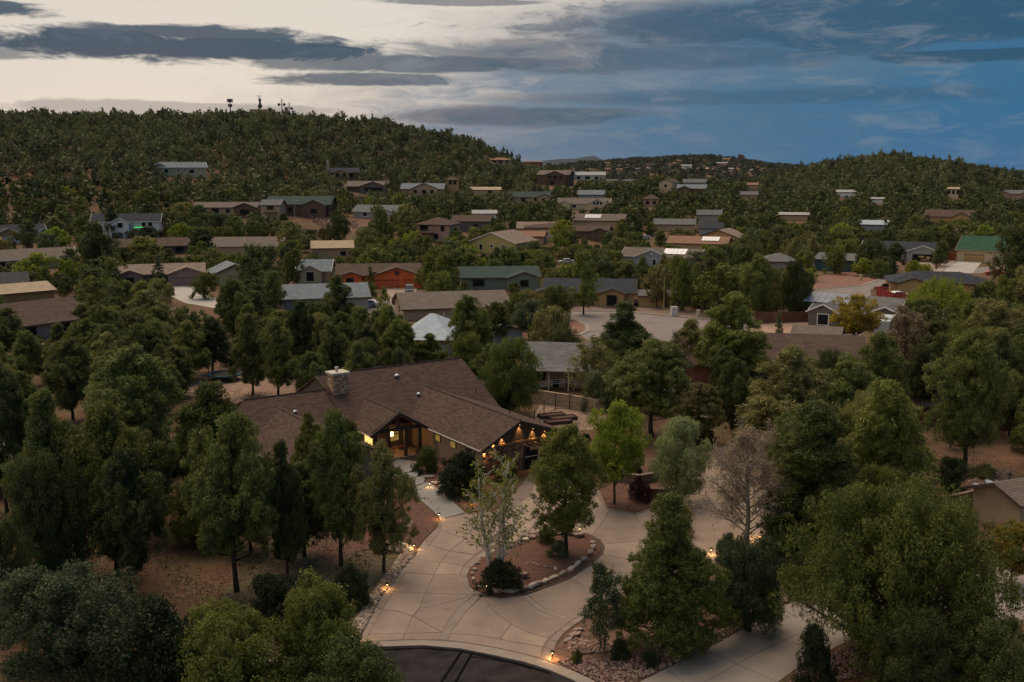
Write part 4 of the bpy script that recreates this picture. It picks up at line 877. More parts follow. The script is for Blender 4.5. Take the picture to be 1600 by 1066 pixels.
# ---- right
def garage_stuff(root, w, d, h, p):
    for k, (x, z, a, b, c) in enumerate(((-.8, 1.5, 1.6, .5, (.45, .28, .10)), (1.0, 1.2, 1.0, .8, (.5, .35, .2)), (2.8, 1.5, .9, 1.0, (.35, .2, .1)), (.2, .6, 2.4, .7, (.25, .14, .06)))):
        bx('stored_crate', (7.0 + x, -2.15, z), (a, .12, b), mat('clutter%d' % k, c, .8), root)
house(1405, 407, 112, 'slate grey house with navy roof and open cluttered garage', 'dark', 'navy', h=3.1, d=12, yaw=-4, pitch=.36, trim=WHITE, feats=[W_(-5, 1.5, 1.6, 1.4), W_(0, 1.5, 1.6, 1.4)], bumps=[(6.6, 9, 2.0, [('open', 6.8, 6.2)], 'grey', .36)], extra=garage_stuff)
house(1530, 410, 68, 'tan garage house with a tall green metal roof', 'cream', 'bgreen', h=3.6, d=14, yaw=-12, pitch=.52, trim=T('gold'), feats=[('g', -1.5, 5.6, T('gold'), 2.4), ('v', 2.9, 2.6)])
house(1303, 424, 62, 'teal house with a flat grey roof behind a clipped tree', 'teal', 'grey', h=3.2, d=11, yaw=-16, pitch=.24, feats=[W_(0, 1.6, 1.6, 1.3)])
house(1215, 424, 56, 'grey hip roofed house left of the red gravel yard', 'grey', 'grey', h=2.8, d=10, yaw=0, hip=True, pitch=.34)
house(1470, 462, 150, 'tan house with a broad navy roof behind the weeping willow', 'gold', 'navy', h=2.9, d=12, yaw=8, pitch=.30, hip=True, feats=[W_(-8, 1.5, 1.2, 1.2)], bumps=[(-6.0, 6, 2.0, [], None, .34)])
house(1330, 512, 126, 'dark grey house with blue solar panels and an orange lit garage', 'dark', 'grey', h=2.9, d=13, yaw=-16, pitch=.32, trim=WHITE, feats=[W_(0, 1.5, 1.6, 1.4)], bumps=[(-4.2, 5.2, 2.6, [('w', -4.2, 1.4, 1.8, 1.8)], None, .5), (6.0, 7, 1.5, [('open', 6, 5)], None, .42)], extra=solar(-4.2, 2.0, 10.5, 4.2, m=mat('blue_solar', (.085, .12, .20), .30, .1, 1, spec=.45)), guard=(1262, 455, 1395, 500))
house(1482, 350, 72, 'large brown roofed house with a lit tan gable in the oaks', 'gold', 'brown', h=3.2, d=12, yaw=-8, pitch=.42, hip=False, bumps=[(5, 7, 1.5, [], 'gold', .5)], guard=(1450, 332, 1515, 345))
house(1489, 311, 15, 'small cream house with three dark windows on the right hill', 'cream', 'cream', h=5.2, d=7, pitch=.2, feats=[W_(-2, 3.4, 1, 1.8), W_(0, 3.4, 1, 1.8), W_(2, 3.4, 1, 1.8)])
house(1585, 313, 36, 'salmon house with a grey roof at the foot of the right hill', 'pink', 'grey', h=3.6, d=9, bumps=[(-5, 5, 1, []), (5.5, 5, 1, [])])
house(1322, 308, 28, 'white roofed ranch building at the foot of the right hill', 'white', 'pale', h=2.8, d=8, pitch=.25)
house(1240, 345, 44, 'pale low roof glimpsed between the valley oaks', 'tan', 'pale', h=2.6, d=8, pitch=.2)
house(1372, 318, 20, 'thin white roofed shed below the right hill', 'white', 'pale', h=2.4, d=6, pitch=.2)
house(1365, 362, 40, 'steel blue roof edge behind the navy roofed garage house', 'bluegrey', 'ice', h=2.8, d=9, pitch=.3)
house(1170, 312, 26, 'low grey green roof in the valley woods', 'tan', 'grey', h=2.8, d=8)
house(1176, 296, 16, 'small salmon house in the far valley woods', 'pink', 'rust', h=3.2, d=7)
house(1510, 372, 40, 'brown roofed cottage uphill of the green metal roof', 'tan', 'brown', h=2.8, d=9, prot=0)
house(1215, 592, 260, 'broad dark brown roof buried among pines on the right', 'brown', 'brown', h=2.8, d=13, yaw=4, pitch=.36, guard=(1195, 534, 1325, 552))
house(1272, 552, 66, 'low taupe roofed outbuilding on the salmon paved yard', 'tan', 'taupe', h=2.4, d=9, yaw=-6, pitch=.26, guard=(1242, 512, 1300, 530))
house(1098, 600, 30, 'small brown shed with an overhanging brown roof', 'red', 'brown', h=2.8, d=8, yaw=20, pitch=.3, name='shed', guard=(1076, 552, 1100, 598))
house(1428, 664, 60, 'low brown roofed building hidden in the right hand trees', 'red', 'brown', h=2.5, d=8, yaw=0, pitch=.3, guard=(1412, 622, 1448, 662))
MET = mat('standing_seam_metal', (.40, .41, .42), .35, .06, 2, metal=.5)
Lm = house(-14, 782, 104, 'house with a ribbed grey metal roof at the left edge', 'brown', MET, h=2.9, d=9, yaw=30, pitch=.42, guard=(0, 700, 38, 755))
def seams():
    w = 104 / FOC * prj(gp(-14, 782))[2]
    for x in np.arange(-w/2 - .4, w/2 + .4, .42):
        mb = MB(); beam(mb, (x, -.5, 2.9 - .21 + .03), (x, 4.5, 2.9 + .42 * 4.5 + .03), .05, .07); mb.build('roof_rib', MET, Lm)
seams()
Rh = house(1650, 842, 150, 'tan house with weathered taupe shingles at the right edge', 'tan', 'taupe', h=2.8, d=11, yaw=-38, pitch=.40, bumps=[(-3.6, 4.5, 2.4, [])], guard=(1555, 725, 1600, 830))
# far ridge houses, a few pixels each
for k, (px, py, w, wl, rf, h_, lb) in enumerate(((948, 258, 9, 'pink', 'rust', 3, 'tiny salmon house at the left end of the far ridge'), (968, 262, 7, 'cream', 'grey', 3, 'tiny cream house low on the far ridge'), (1073, 263, 15, 'white', 'pale', 4, 'long pale building in the middle of the far ridge'),
    (1015, 266, 8, 'white', 'pale', 3, 'tiny white house halfway down the far ridge'), (1128, 260, 16, 'pink', 'pale', 5, 'wide salmon building near the far ridge crest'), (1157, 251, 8, 'brown', 'brown', 10, 'reddish tower block on the far ridge crest'), (1105, 267, 5, 'cream', 'cream', 3, 'tiny lit cream house under the far ridge crest'),
    (1142, 267, 7, 'white', 'pale', 3, 'tiny pale house right of the salmon building'), (1173, 269, 7, 'white', 'pale', 3, 'tiny pale house at the right end of the far ridge'), (1060, 254, 6, 'tan', 'rust', 3, 'tiny tan house on the far ridge crest'), (995, 267, 10, 'grey', 'grey', 3, 'tiny grey roofed house at the foot of the far ridge'), (950, 268, 10, 'pink', 'rust', 4, 'salmon house behind the long grey roofed house'), (968, 269, 9, 'tan', 'rust', 4, 'tan house at the far ridge foot'), (1135, 252, 12, 'tan', 'rust', 4, 'tan house left of the reddish tower block'))):
    house(px, py, w, lb, wl, rf, h=h_, d=9, side=False, pitch=.3, feats=[W_(-1.5, 1.6, 1.5, 1.3), W_(1.5, 1.6, 1.5, 1.3)])

# ================================================================== vehicles
TYRE = mat('tyre_rubber', (.015, .015, .016), .9, .1, 4); RIM = mat('alloy_rim', (.45, .45, .46), .35, .05, 4, metal=.7)
def vehicle(px, py, yaw, label, col, kind='suv', name='car', cat='car'):
    P = gp(px, py); P.z = max(P.z, 0) + .05; t = empty(name, P, R(yaw), label, cat)
    m = mat('paint_' + label[:18].replace(' ', '_'), col, .42, .05, 2, spec=.22); Lg = {'suv': 4.9, 'pickup': 5.6, 'sedan': 4.6, 'motorhome': 8.0}[kind]; hw = .95 if kind != 'motorhome' else 1.2; h2 = Lg / 2
    if kind == 'suv': body = [(-h2, .35), (h2, .35), (h2, .95), (h2 - .1, 1.05), (h2 - 1.2, 1.15), (-h2, 1.15)]; cab = [(h2 - 1.25, 1.13), (h2 - 2.0, 1.80), (-h2 + .25, 1.84), (-h2 + .03, 1.13)]
    elif kind == 'pickup': body = [(-h2, .45), (h2, .45), (h2, 1.0), (h2 - 1.3, 1.15), (-h2, 1.15)]; cab = [(h2 - 1.35, 1.13), (h2 - 1.95, 1.85), (-.35, 1.87), (-.6, 1.13)]
    elif kind == 'sedan': body = [(-h2, .30), (h2, .30), (h2, .75), (h2 - 1.2, .95), (-h2 + .1, 1.0), (-h2, .85)]; cab = [(h2 - 1.25, .93), (h2 - 2.0, 1.42), (-h2 + 1.2, 1.44), (-h2 + .5, .98)]
    else: body = [(-h2, .4), (h2, .4), (h2, 1.2), (h2 - .4, 2.0), (h2 - .2, 3.0), (-h2, 3.1)]; cab = [(h2 - 1.2, 3.0), (h2 - 1.6, 3.35), (-h2 + 2, 3.35), (-h2 + 1.8, 3.0)]
    mb = MB(); mb.extr(body, 'y', -hw, hw); b = mb.build('body', m, t)
    md = b.modifiers.new('bevel', 'BEVEL'); md.width = .07; md.segments = 2
    mb = MB(); mb.extr(cab, 'y', -hw + .1, hw - .1); c = mb.build('cabin', m, t)
    # glazing
    if kind != 'motorhome':
        (ax, az0), (bx_, bz), (cx_, cz), (dx_, dz_) = cab
        mb = MB()
        mb.v += [(ax + .02, -hw + .2, az0 + .08), (ax + .02, hw - .2, az0 + .08), (bx_ + .05, hw - .25, bz - .06), (bx_ + .05, -hw + .25, bz - .06)]; mb.f.append((0, 1, 2, 3)); mb.build('windscreen', DGLASS, t)
        for s_ in (-1, 1):
            mb = MB(); y = s_ * (hw - .085); mb.v += [(ax - .25, y, az0 + .08), (bx_ - .05, y, bz - .1), (cx_ + .15, y, cz - .1), (dx_ + .25, y, dz_ + .08)]; mb.f.append((0, 1, 2, 3)); mb.build('side_window', DGLASS, t)
    for sx_ in (-1, 1):
        for s_ in (-1, 1):
            x = sx_ * (h2 - .95); mb = MB(); mb.tube([(x, s_ * (hw - .20), .36), (x, s_ * (hw + .02), .36)], .36, 14); w = mb.build('wheel', TYRE, t)
            mb = MB(); mb.tube([(x, s_ * (hw + .0), .36), (x, s_ * (hw + .04), .36)], .20, 10); mb.build('rim', RIM, w)
    for s_ in (-1, 1):
        mb = MB(); mb.box((h2 + .01, s_ * (hw - .25), .82), (.06, .34, .18)); mb.build('headlight', mat('headlight_glass', (.75, .75, .72), .2, .03, 1), t)
        mb = MB(); mb.box((-h2 - .01, s_ * (hw - .2), .85), (.05, .22, .25)); mb.build('tail_light', mat('tail_light', (.25, .02, .015), .3, .05, 1), t)
    mb = MB(); mb.box((h2 + .02, 0, .72), (.05, 1.0, .22)); mb.build('grille', mat('grille_grey', (.30, .30, .31), .4, .2, 3), t)
    mb = MB(); mb.box((h2 + .03, 0, .45), (.12, 1.8, .16)); mb.build('bumper', m, t)
    if kind == 'pickup':
        mb = MB(); mb.box((-h2 + 1.1, 0, 1.16), (1.9, 1.5, .03)); mb.build('load_bed', TYRE, t)
    protect.append((px - 14, py - 14, px + 14, py - 1, prj(P)[2]))
    return t
vehicle(640, 459, -82, 'dark teal sport utility vehicle parked on the orange house drive', (.045, .085, .10), 'suv')
vehicle(1387, 456, 150, 'dusty red pickup truck by the tan house at the street bend', (.23, .075, .055), 'pickup', 'pickup_truck', 'truck')
vehicle(1006, 374, 200, 'white car parked in the drive behind the solar roofed house', (.55, .55, .56), 'sedan')
vehicle(576, 480, 170, 'white car below the blue grey roof', (.6, .6, .6), 'sedan')
vehicle(1404, 466, 10, 'white utility cart beside the red boards', (.7, .7, .7), 'sedan', 'utility_cart', 'cart')
vehicle(1553, 430, 170, 'red car at the end of the right hand street', (.4, .04, .035), 'sedan')
vehicle(1384, 526, 60, 'pale silver motorhome behind the grey leafless tree', (.45, .47, .5), 'motorhome', 'motorhome', 'motorhome')
vehicle(884, 413, 190, 'silver car glimpsed behind the tall green pine', (.5, .5, .5), 'sedan')

# ================================================================== street furniture, fences
def pole(px, py, h, label, m, name='utility_pole', cat='pole', arm=False, r=.09):
    P = gp(px, py); t = empty(name, P, 0, label, cat); mb = MB(); mb.tube([(0, 0, -.3), (0, 0, h)], [r, r * .7], 8); mb.build('post', m, t)
    if arm:
        mb = MB(); mb.tube([(0, 0, h - .1), (.5, 0, h + .15), (1.1, 0, h + .15)], .05, 6); mb.build('arm', m, t)
        mb = MB(); mb.box((1.3, 0, h + .12), (.6, .26, .14)); mb.build('lamp_head', m, t)
    else: mb = MB(); mb.tube([(0, 0, h), (0, 0, h + .1)], [r * .9, r * .2], 8); mb.build('cap', m, t)
    protect.append((px - 4, py - h / prj(P)[2] * FOC, px + 4, py, prj(P)[2])); return t
pole(461, 347, 7.5, 'slim pale street lamp above the bare red cutting', GUTTER, 'street_lamp', 'lamp', True)
pole(1037, 484, 6.5, 'slender yellowish utility pole at the street verge', mat('yellow_wood', (.45, .36, .16), .8, .1, 2))
def cabinet(px, py, w, h, label, col):
    P = gp(px, py); t = empty('utility_cabinet', P, .2, label, 'utility box'); m = mat('cabinet_' + label[:8].replace(' ', '_'), col, .6, .06, 2)
    MB().box((0, 0, h/2), (w, w * .7, h)).build('housing', m, t); MB().box((0, 0, h + .04), (w * 1.08, w * .78, .08)).build('lid', m, t); MB().box((0, -w * .36, h * .5), (w * .85, .03, h * .8)).build('door', m, t)
    protect.append((px - 6, py - 10, px + 6, py, prj(P)[2]))
cabinet(1053, 494, 1.2, 1.7, 'white utility cabinet on the street verge', (.58, .56, .54)); cabinet(1091, 496, .5, 1.4, 'slim cream meter post on the street verge', (.55, .50, .38)); cabinet(1345, 438, .6, 1.3, 'small sand coloured meter post in the red gravel yard', (.5, .42, .25))
# wheelie bin on the grey roofed house's porch
P = gp(868, 603); t = empty('wheelie_bin', P, 0, 'black wheelie bin on the tan house porch', 'bin'); bm_ = mat('black_plastic', (.012, .012, .013), .5, .1, 2)
MB().box((0, -.8, .55), (.7, .75, 1.0), taper=1.15).build('bin_body', bm_, t); MB().box((0, -.82, 1.1), (.86, .92, .1)).build('lid', bm_, t)
for s_ in (-1, 1): MB().tube([(s_ * .25, -.48, .12), (s_ * .33, -.48, .12)], .12, 10).build('wheel', TYRE, t)

def fence(pts, h, label, col, gap=.02, bw=.14, post=2.4, rails=False):
    P = [gp(*p) for p in pts]; t = empty('fence', P[0], 0, label, 'fence'); m = mat('fence_' + label[:10].replace(' ', '_'), col, .85, .25, 2, stretch=(4, 4, .5)); o = P[0]
    bd = MB(); rl = MB(); n = 0
    for a, b in zip(P[:-1], P[1:]):
        d = b - a; L_ = d.length; rz = math.atan2(d.y, d.x); k = 0
        if not rails:
            for s_ in np.arange(bw / 2, L_, bw + gap):
                q = a + d * (s_ / L_) - o; hh = h + rnd.uniform(-.04, .04); bd.box((q.x, q.y, q.z + hh / 2), (bw, .03, hh), rz)
        for s_ in np.arange(0, L_ + .1, post):
            q = a + d * min(1, s_ / L_) - o; MB().box((q.x, q.y, q.z + h * .52 - .1), (.12, .12, h * 1.04 + .2), rz).build('post', m, t)
        for zz in ((.35, .8, 1.0) if rails else (.25, .8)):
            beam(rl, a - o + Vector((0, 0, h * zz)), b - o + Vector((0, 0, h * zz)), .05, .10)
    if bd.v: tag(bd.build('boards', m, t), kind='stuff')
    rl.build('rail', m, t)
    return t
fence([(1180, 504), (1222, 505), (1262, 503)], 2.0, 'reddish brown board fence at the curved street', (.17, .075, .045))
fence([(1462, 404), (1497, 407)], 2.2, 'rusty board fence between the two garages', (.33, .11, .05))
fence([(1370, 462), (1395, 472), (1420, 474)], 1.9, 'bright red board fence at the street bend', (.27, .028, .022))
fence([(317, 424), (348, 424)], 2.2, 'orange brown board fence right of the mauve house', (.40, .13, .055))
fence([(1560, 672), (1612, 676)], 2.0, 'dark red board fence behind the right hand trees', (.20, .06, .035))
fence([(1438, 508), (1478, 512)], 1.2, 'dark rail fence under the weeping willow', (.04, .035, .03), rails=True)
fence([(613, 476), (630, 480), (645, 474)], 1.4, 'maroon fence in front of the long taupe roof', (.12, .045, .045))
fence([(468, 444), (498, 443)], 1.3, 'dark red stair rail fence before the arched window cottage', (.22, .03, .03), rails=True)
# stucco garden wall behind the house and retaining wall of the right neighbour
def wall_run(pts, h, th, m, label, name='garden_wall', cat='wall'):
    P = [gp(*p) for p in pts]; t = empty(name, P[0], 0, label, cat); o = P[0]
    for k, (a, b) in enumerate(zip(P[:-1], P[1:])):
        mb = MB(); beam(mb, a - o + Vector((0, 0, h/2 - .2)), b - o + Vector((0, 0, h/2 - .2)), th, h + .4); mb.build('wall_section', m, t)
        mb = MB(); beam(mb, a - o + Vector((0, 0, h + .04)), b - o + Vector((0, 0, h + .04)), th + .08, .1); mb.build('coping', m, t)
    return t
wall_run([(828, 628), (880, 636), (935, 646), (960, 644)], 1.5, .2, T('tan'), 'tan stucco garden wall below the posted porch house')
wall_run([(1480, 812), (1530, 800), (1580, 792)], 1.9, .25, mat('brown_stucco', (.17, .12, .09), .9, .1, 2), 'brown stucco yard wall at the right edge')
wall_run([(1135, 600), (1150, 640), (1180, 662)], 1.8, .15, T('red'), 'dark red wall sloping behind the right pines')
for px, py, lb in ((1528, 800, 'white satellite dish on the brown wall, lower of the pair'), (1546, 794, 'white satellite dish on the brown wall, upper of the pair')):
    P = gp(px, py); t = empty('satellite_dish', P, R(20), lb, 'dish'); m = mat('dish_white', (.62, .63, .65), .4, .04, 2)
    MB().tube([(0, 0, -.1), (0, 0, 1.9)], .05, 8).build('mast', m, t)
    mb = MB(); n = Vector((.25, -.35, .9)).normalized(); c0 = Vector((0, 0, 1.95)); prof = [(.02, 0), (.25, .02), (.46, .08), (.62, .16)]
    mb.tube([c0 + n * q for _, q in prof], [p for p, _ in prof], 20, cap=False); mb.build('reflector', m, t, True)
    mb = MB(); mb.tube([c0, c0 + n * .5 + Vector((.3, 0, 0))], .02, 5); mb.build('feed_arm', m, t)
# low rock retaining wall and benches by the shade tree
RW = mat('dry_stone', (.20, .155, .125), .9, .3, 5, bump=.3)
wall_run([(930, 742), (960, 752), (1000, 756), (1045, 748), (1075, 730)], .75, .35, RW, 'low dark stone retaining wall behind the shade tree', 'retaining_wall')
wall_run([(1010, 776), (1045, 778), (1078, 770), (1092, 752)], .7, .3, mat('brown_block', (.15, .095, .07), .9, .2, 3), 'curved brown block wall under the silvery tree', 'retaining_wall')
# fenced vegetable garden
gf = empty('garden_fence', gp(845, 640), 0, 'dark wire garden fence with timber posts behind the house', 'fence'); o = gp(845, 640); dm = mat('dark_post', (.035, .03, .027), .7, .2, 3)
gpts = [gp(*p) for p in ((835, 668), (850, 650), (868, 640), (890, 640), (912, 646), (932, 655), (915, 668))]
for a, b in zip(gpts[:-1], gpts[1:]):
    MB().box((a.x - o.x, a.y - o.y, .9), (.10, .10, 1.9)).build('post', dm, gf)
    for zz in (.1, .95, 1.75): mb = MB(); beam(mb, a - o + Vector((0, 0, zz)), b - o + Vector((0, 0, zz)), .03, .04); mb.build('wire', dm, gf)
for k, (px, py) in enumerate(((862, 652), (880, 656), (872, 662))):
    P = gp(px, py); t = empty('raised_bed', P, R(20), 'timber raised vegetable bed inside the garden fence', 'planter', 'garden planters')
    for s_ in (-1, 1): MB().box((0, s_ * .6, .2), (3.0, .08, .4)).build('side_board', TIMBER, t); MB().box((s_ * 1.46, 0, .2), (.08, 1.12, .4)).build('end_board', TIMBER, t)
    MB().box((0, 0, .16), (2.8, 1.1, .3)).build('soil', SOIL, t)
mb = MB(); a0 = gp(840, 628); t = empty('garden_arch', a0, 0, 'thin white hooped garden tunnel behind the house', 'arch')
for k in range(3):
    mb = MB(); pts_ = [(x_, k * 1.1, 2.3 - .10 * (x_ - 3.2) ** 2 * .6) for x_ in np.linspace(0, 6.4, 12)]; mb.tube(pts_, .025, 5); mb.build('hoop', mat('pale_pipe', (.30, .31, .32), .5, .05, 2), t)
for x_ in (0, 6.4): MB().box((x_, 1.1, .85), (.05, 2.3, 1.7)).build('hoop_leg', dm, t)
# trampoline
P = gp(352, 594); t = empty('trampoline', P, 0, 'round trampoline with teal pad and net poles in the back yard', 'trampoline'); tl = mat('teal_pad', (.02, .10, .14), .6, .1, 2)
n = 24; ring = [(2.1 * math.cos(2*math.pi*k/n), 2.1 * math.sin(2*math.pi*k/n), .85) for k in range(n + 1)]
MB().tube(ring, .16, 6, cap=False).build('pad', tl, t)
MB().prism([(p[0], p[1]) for p in ring[:-1]], .80, .82).build('mat', mat('black_mesh', (.012, .012, .014), .8, .1, 3), t)
for k in range(6):
    a = 2*math.pi*k/6; MB().tube([(2.15*math.cos(a), 2.15*math.sin(a), -.05), (2.15*math.cos(a), 2.15*math.sin(a), 2.6)], .04, 6).build('pole', dm, t)
protect.append((325, 575, 385, 598, prj(P)[2]))
# boulder outcrop on the yard and firepit ring
def rock_mesh(seed, n=1):
    r = random.Random(seed); bm = bmesh.new(); bmesh.ops.create_icosphere(bm, subdivisions=n, radius=1)
    for v in bm.verts:
        v.co *= r.uniform(.72, 1.12); v.co.z = min(max(v.co.z, -.55) * .8, .46 + r.uniform(0, .08))
    me = bpy.data.meshes.new('rock'); bm.to_mesh(me); bm.free(); return me
rocks = [rock_mesh(k, 1) for k in range(6)]
ROCKM = [mat('rock_cream', (.52, .44, .35), .9, .2, 2.5, bump=.3), mat('rock_pink', (.36, .26, .21), .9, .25, 2.5, bump=.3), mat('rock_grey', (.30, .26, .225), .9, .25, 2.5, bump=.3)]
bigrocks = []
for k in range(6):
    for j, m_ in enumerate(ROCKM):
        me = rocks[k].copy(); me.name = 'boulder'; me.materials.append(m_); bigrocks.append(me)
def boulder(px, py, L_, hh, label, group, z=.1, w=None, rz=None, me=None):
    P = gp(px, py); o = link('boulder', me or rnd.choice(bigrocks)); o.location = (P.x, P.y, z + hh * .28); o.scale = (L_ / 2, (w or L_ * .55) / 2, hh / 2 * 1.1)
    o.rotation_euler = (rnd.uniform(-.15, .15), rnd.uniform(-.15, .15), rz if rz is not None else rnd.uniform(0, 6.28)); tag(o, label, 'boulder', group); return o
front = [(764, 926), (780, 929), (794, 929), (805, 928), (818, 925), (830, 921), (840, 917), (852, 912.5), (866, 907), (880, 901), (893, 894), (903, 886), (913, 878), (922, 869), (927, 860), (926, 852)]
for k, (a, b) in enumerate(front):
    nx = front[min(k + 1, len(front) - 1)]; pv = front[max(k - 1, 0)]; A, B = gp(*pv), gp(*nx); rz = math.atan2(B.y - A.y, B.x - A.x)
    boulder(a, b, rnd.uniform(.80, 1.25), rnd.uniform(.40, .58), 'pale flat boulder edging the front of the driveway island', 'boulders edging the island', .12, rnd.uniform(.4, .55), rz)
for a, b, s_ in ((905, 841, 1.1), (893, 839, .9), (880, 838, .7), (820, 848, 1.0), (832, 844, .8), (808, 853, .9), (796, 858, .8), (865, 838, .8), (850, 840, .7)):
    boulder(a, b, s_, s_ * .5, 'dark flat boulder along the back of the driveway island', 'boulders at the back of the island', .12, rz=rnd.uniform(-.2, .5))
for a, b in ((742, 893), (738, 900), (740, 908), (743, 915), (750, 921), (746, 884)): boulder(a, b, .45, .28, 'small pale stone beside the birch groundcover', 'small stones by the birches', .12)
boulder(818, 905, .9, .7, 'rounded grey boulder right of the birch groundcover', None, .12)
boulder(826, 843, 2.0, .45, 'long pale ledge rock behind the birches', None, .12, .5, R(25)); boulder(808, 850, 1.2, .6, 'squat ledge rock at the left rear of the island', None, .12)
boulder(868, 893, .6, .22, 'thin flat stone lying on the island mulch', None, .12)
for k in range(14): boulder(825 + k * 3.6 + rnd.uniform(-2, 2), 882 + k * .75 + rnd.uniform(-1.5, 1.5), rnd.uniform(.14, .30), .16, 'pebble in the dry line across the island mulch', 'pebble line on the island', .12)
boulder(672, 747, 1.6, .35, 'flat pale ledge stone beside the entry steps', None, .05, .7, .4); boulder(684, 757, 1.8, .4, 'long tan ledge stone below the entry steps', None, .05, .6, -.3); boulder(655, 738, 1.3, .4, 'tan ledge stone nearest the porch post', None, .05, .6, .2)
boulder(689, 765, .7, .75, 'upright pale stone slab by the footpath lamp', None, .05, .35, .9)
for a, b, s_ in ((632, 856, 1.1), (622, 852, .8), (613, 854, .7), (625, 861, .8), (640, 860, .7), (606, 858, .6), (615, 861, .55), (598, 860, .6), (588, 857, .5), (605, 850, .5)):
    boulder(a, b, s_, s_ * .6, 'jagged grey rock in the pile left of the driveway', 'rock pile left of the driveway', .02)
boulder(898, 995, 1.1, .4, 'pale flat rock at the edge of the right bed', None, .04, .5, .6); boulder(887, 1003, .9, .35, 'pale slab of rock lower down the right bed edge', None, .04, .4, .6); boulder(905, 987, .9, .35, 'pale slab of rock higher up the right bed edge', None, .04, .4, .5)
for k in range(9):
    a = -1.2 + k * .33; Pc = gp(618, 820); o = boulder(618, 820, .4, .22, 'pale stone of the crescent in the red mulch', 'crescent of pale stones', .04); o.location.x = Pc.x + 1.3 * math.cos(a); o.location.y = Pc.y + 1.3 * math.sin(a)
# gravel strips: uncountable, one object each
def gravel(name, poly, n, s0, s1, m, label, z=.03, seed=1):
    r = np.random.default_rng(seed); P = [pz(*p) for p in poly]; xs = np.array([p.x for p in P]); yv = np.array([p.y for p in P])
    base = np.array([(1, 0, -.4), (-.5, .87, -.4), (-.5, -.87, -.4), (.55, .3, .6), (-.5, .35, .65), (0, -.65, .6)]); fc = np.array([(3, 4, 5), (0, 3, 5), (0, 1, 3), (1, 4, 3), (1, 2, 4), (2, 5, 4), (2, 0, 5), (0, 2, 1)])
    out = []; 
    while len(out) < n:
        x, y = r.uniform(xs.min(), xs.max()), r.uniform(yv.min(), yv.max()); c = False; j = len(xs) - 1
        for i in range(len(xs)):
            if (yv[i] > y) != (yv[j] > y) and x < (xs[j] - xs[i]) * (y - yv[i]) / (yv[j] - yv[i]) + xs[i]: c = not c
            j = i
        if c: out.append((x, y))
    V = []; F = []; Tn = []
    for i, (x, y) in enumerate(out):
        s_ = r.uniform(s0, s1); a = r.uniform(0, 6.28); ca, sa = math.cos(a), math.sin(a); b = base * (s_ * np.array([r.uniform(.8, 1.5), r.uniform(.6, 1), r.uniform(.6, 1)])) * r.uniform(.8, 1.2, (6, 1))
        V.append(np.stack([b[:, 0] * ca - b[:, 1] * sa + x, b[:, 0] * sa + b[:, 1] * ca + y, b[:, 2] + z + s_ * .3], 1)); F.append(fc + 6 * i); Tn.append(np.full(6, r.random()))
    o = link(name, tri_mesh(name, np.concatenate(V), np.concatenate(F), np.concatenate(Tn)), None, m); return tag(o, label, 'gravel', kind='stuff')
def stonemix(name, a, b, c):
    m = bpy.data.materials.new(name); m.use_nodes = True; nt = m.node_tree; p = nt.nodes['Principled BSDF']; p.inputs['Roughness'].default_value = .9
    at = nt.nodes.new('ShaderNodeAttribute'); at.attribute_name = 'tint'; rp = nt.nodes.new('ShaderNodeValToRGB'); rp.color_ramp.elements[0].color = (*a, 1); rp.color_ramp.elements[1].color = (*c, 1); e = rp.color_ramp.elements.new(.5); e.color = (*b, 1)
    nt.links.new(at.outputs['Fac'], rp.inputs[0]); nt.links.new(rp.outputs[0], p.inputs['Base Color']); return m
GR1 = stonemix('tan_river_stone', (.14, .10, .075), (.27, .20, .15), (.44, .35, .28)); GR2 = stonemix('red_crushed_stone', (.11, .060, .045), (.20, .12, .09), (.32, .23, .19))
gravel('river_stones', [(650, 864), (635, 883), (620, 902), (600, 926), (585, 951), (572, 977), (558, 1001), (538, 1006), (545, 985), (566, 955), (580, 930), (600, 905), (618, 880), (628, 866)], 1500, .07, .19, GR1, 'tan river stones lining the left driveway edge', seed=2)
gravel('crushed_stone', [(870, 1035), (905, 1030), (960, 1035), (1030, 1010), (1110, 975), (1180, 948), (1228, 925), (1234, 940), (1110, 1010), (1000, 1064), (960, 1080)], 2600, .06, .16, GR2, 'reddish crushed stone along the neighbouring drive', seed=3)
gravel('crushed_stone', [(884, 1010), (900, 1000), (955, 1008), (965, 1020), (900, 1024)], 420, .08, .20, GR2, 'coarse stones at the corner of the right bed', seed=4)
gravel('rock_slope', [(1480, 800), (1490, 775), (1530, 745), (1575, 735), (1575, 760), (1545, 780), (1500, 802)], 1100, .12, .36, GR2, 'bank of salmon broken rock above the brown wall', seed=5)
gravel('crushed_stone', [(1300, 1066), (1230, 1075), (1250, 1042), (1330, 1010), (1370, 1010), (1340, 1060)], 700, .07, .17, GR2, 'dark red crushed stone under the big juniper', seed=6)
gravel('garden_stones', [(600, 862), (640, 866), (648, 858), (615, 846), (585, 850)], 260, .10, .26, GR1, 'small broken stones round the rock pile', seed=7)
gravel('hillside_rocks', [(462, 347), (470, 338), (570, 342), (560, 360), (500, 365)], 300, .3, .9, GR2, 'reddish rubble of the bare cutting below the grey ranch house', z=7.0, seed=8)
hr = bpy.data.objects['hillside_rocks']
co = np.empty(len(hr.data.vertices) * 3, np.float32); hr.data.vertices.foreach_get('co', co); co = co.reshape(-1, 3)
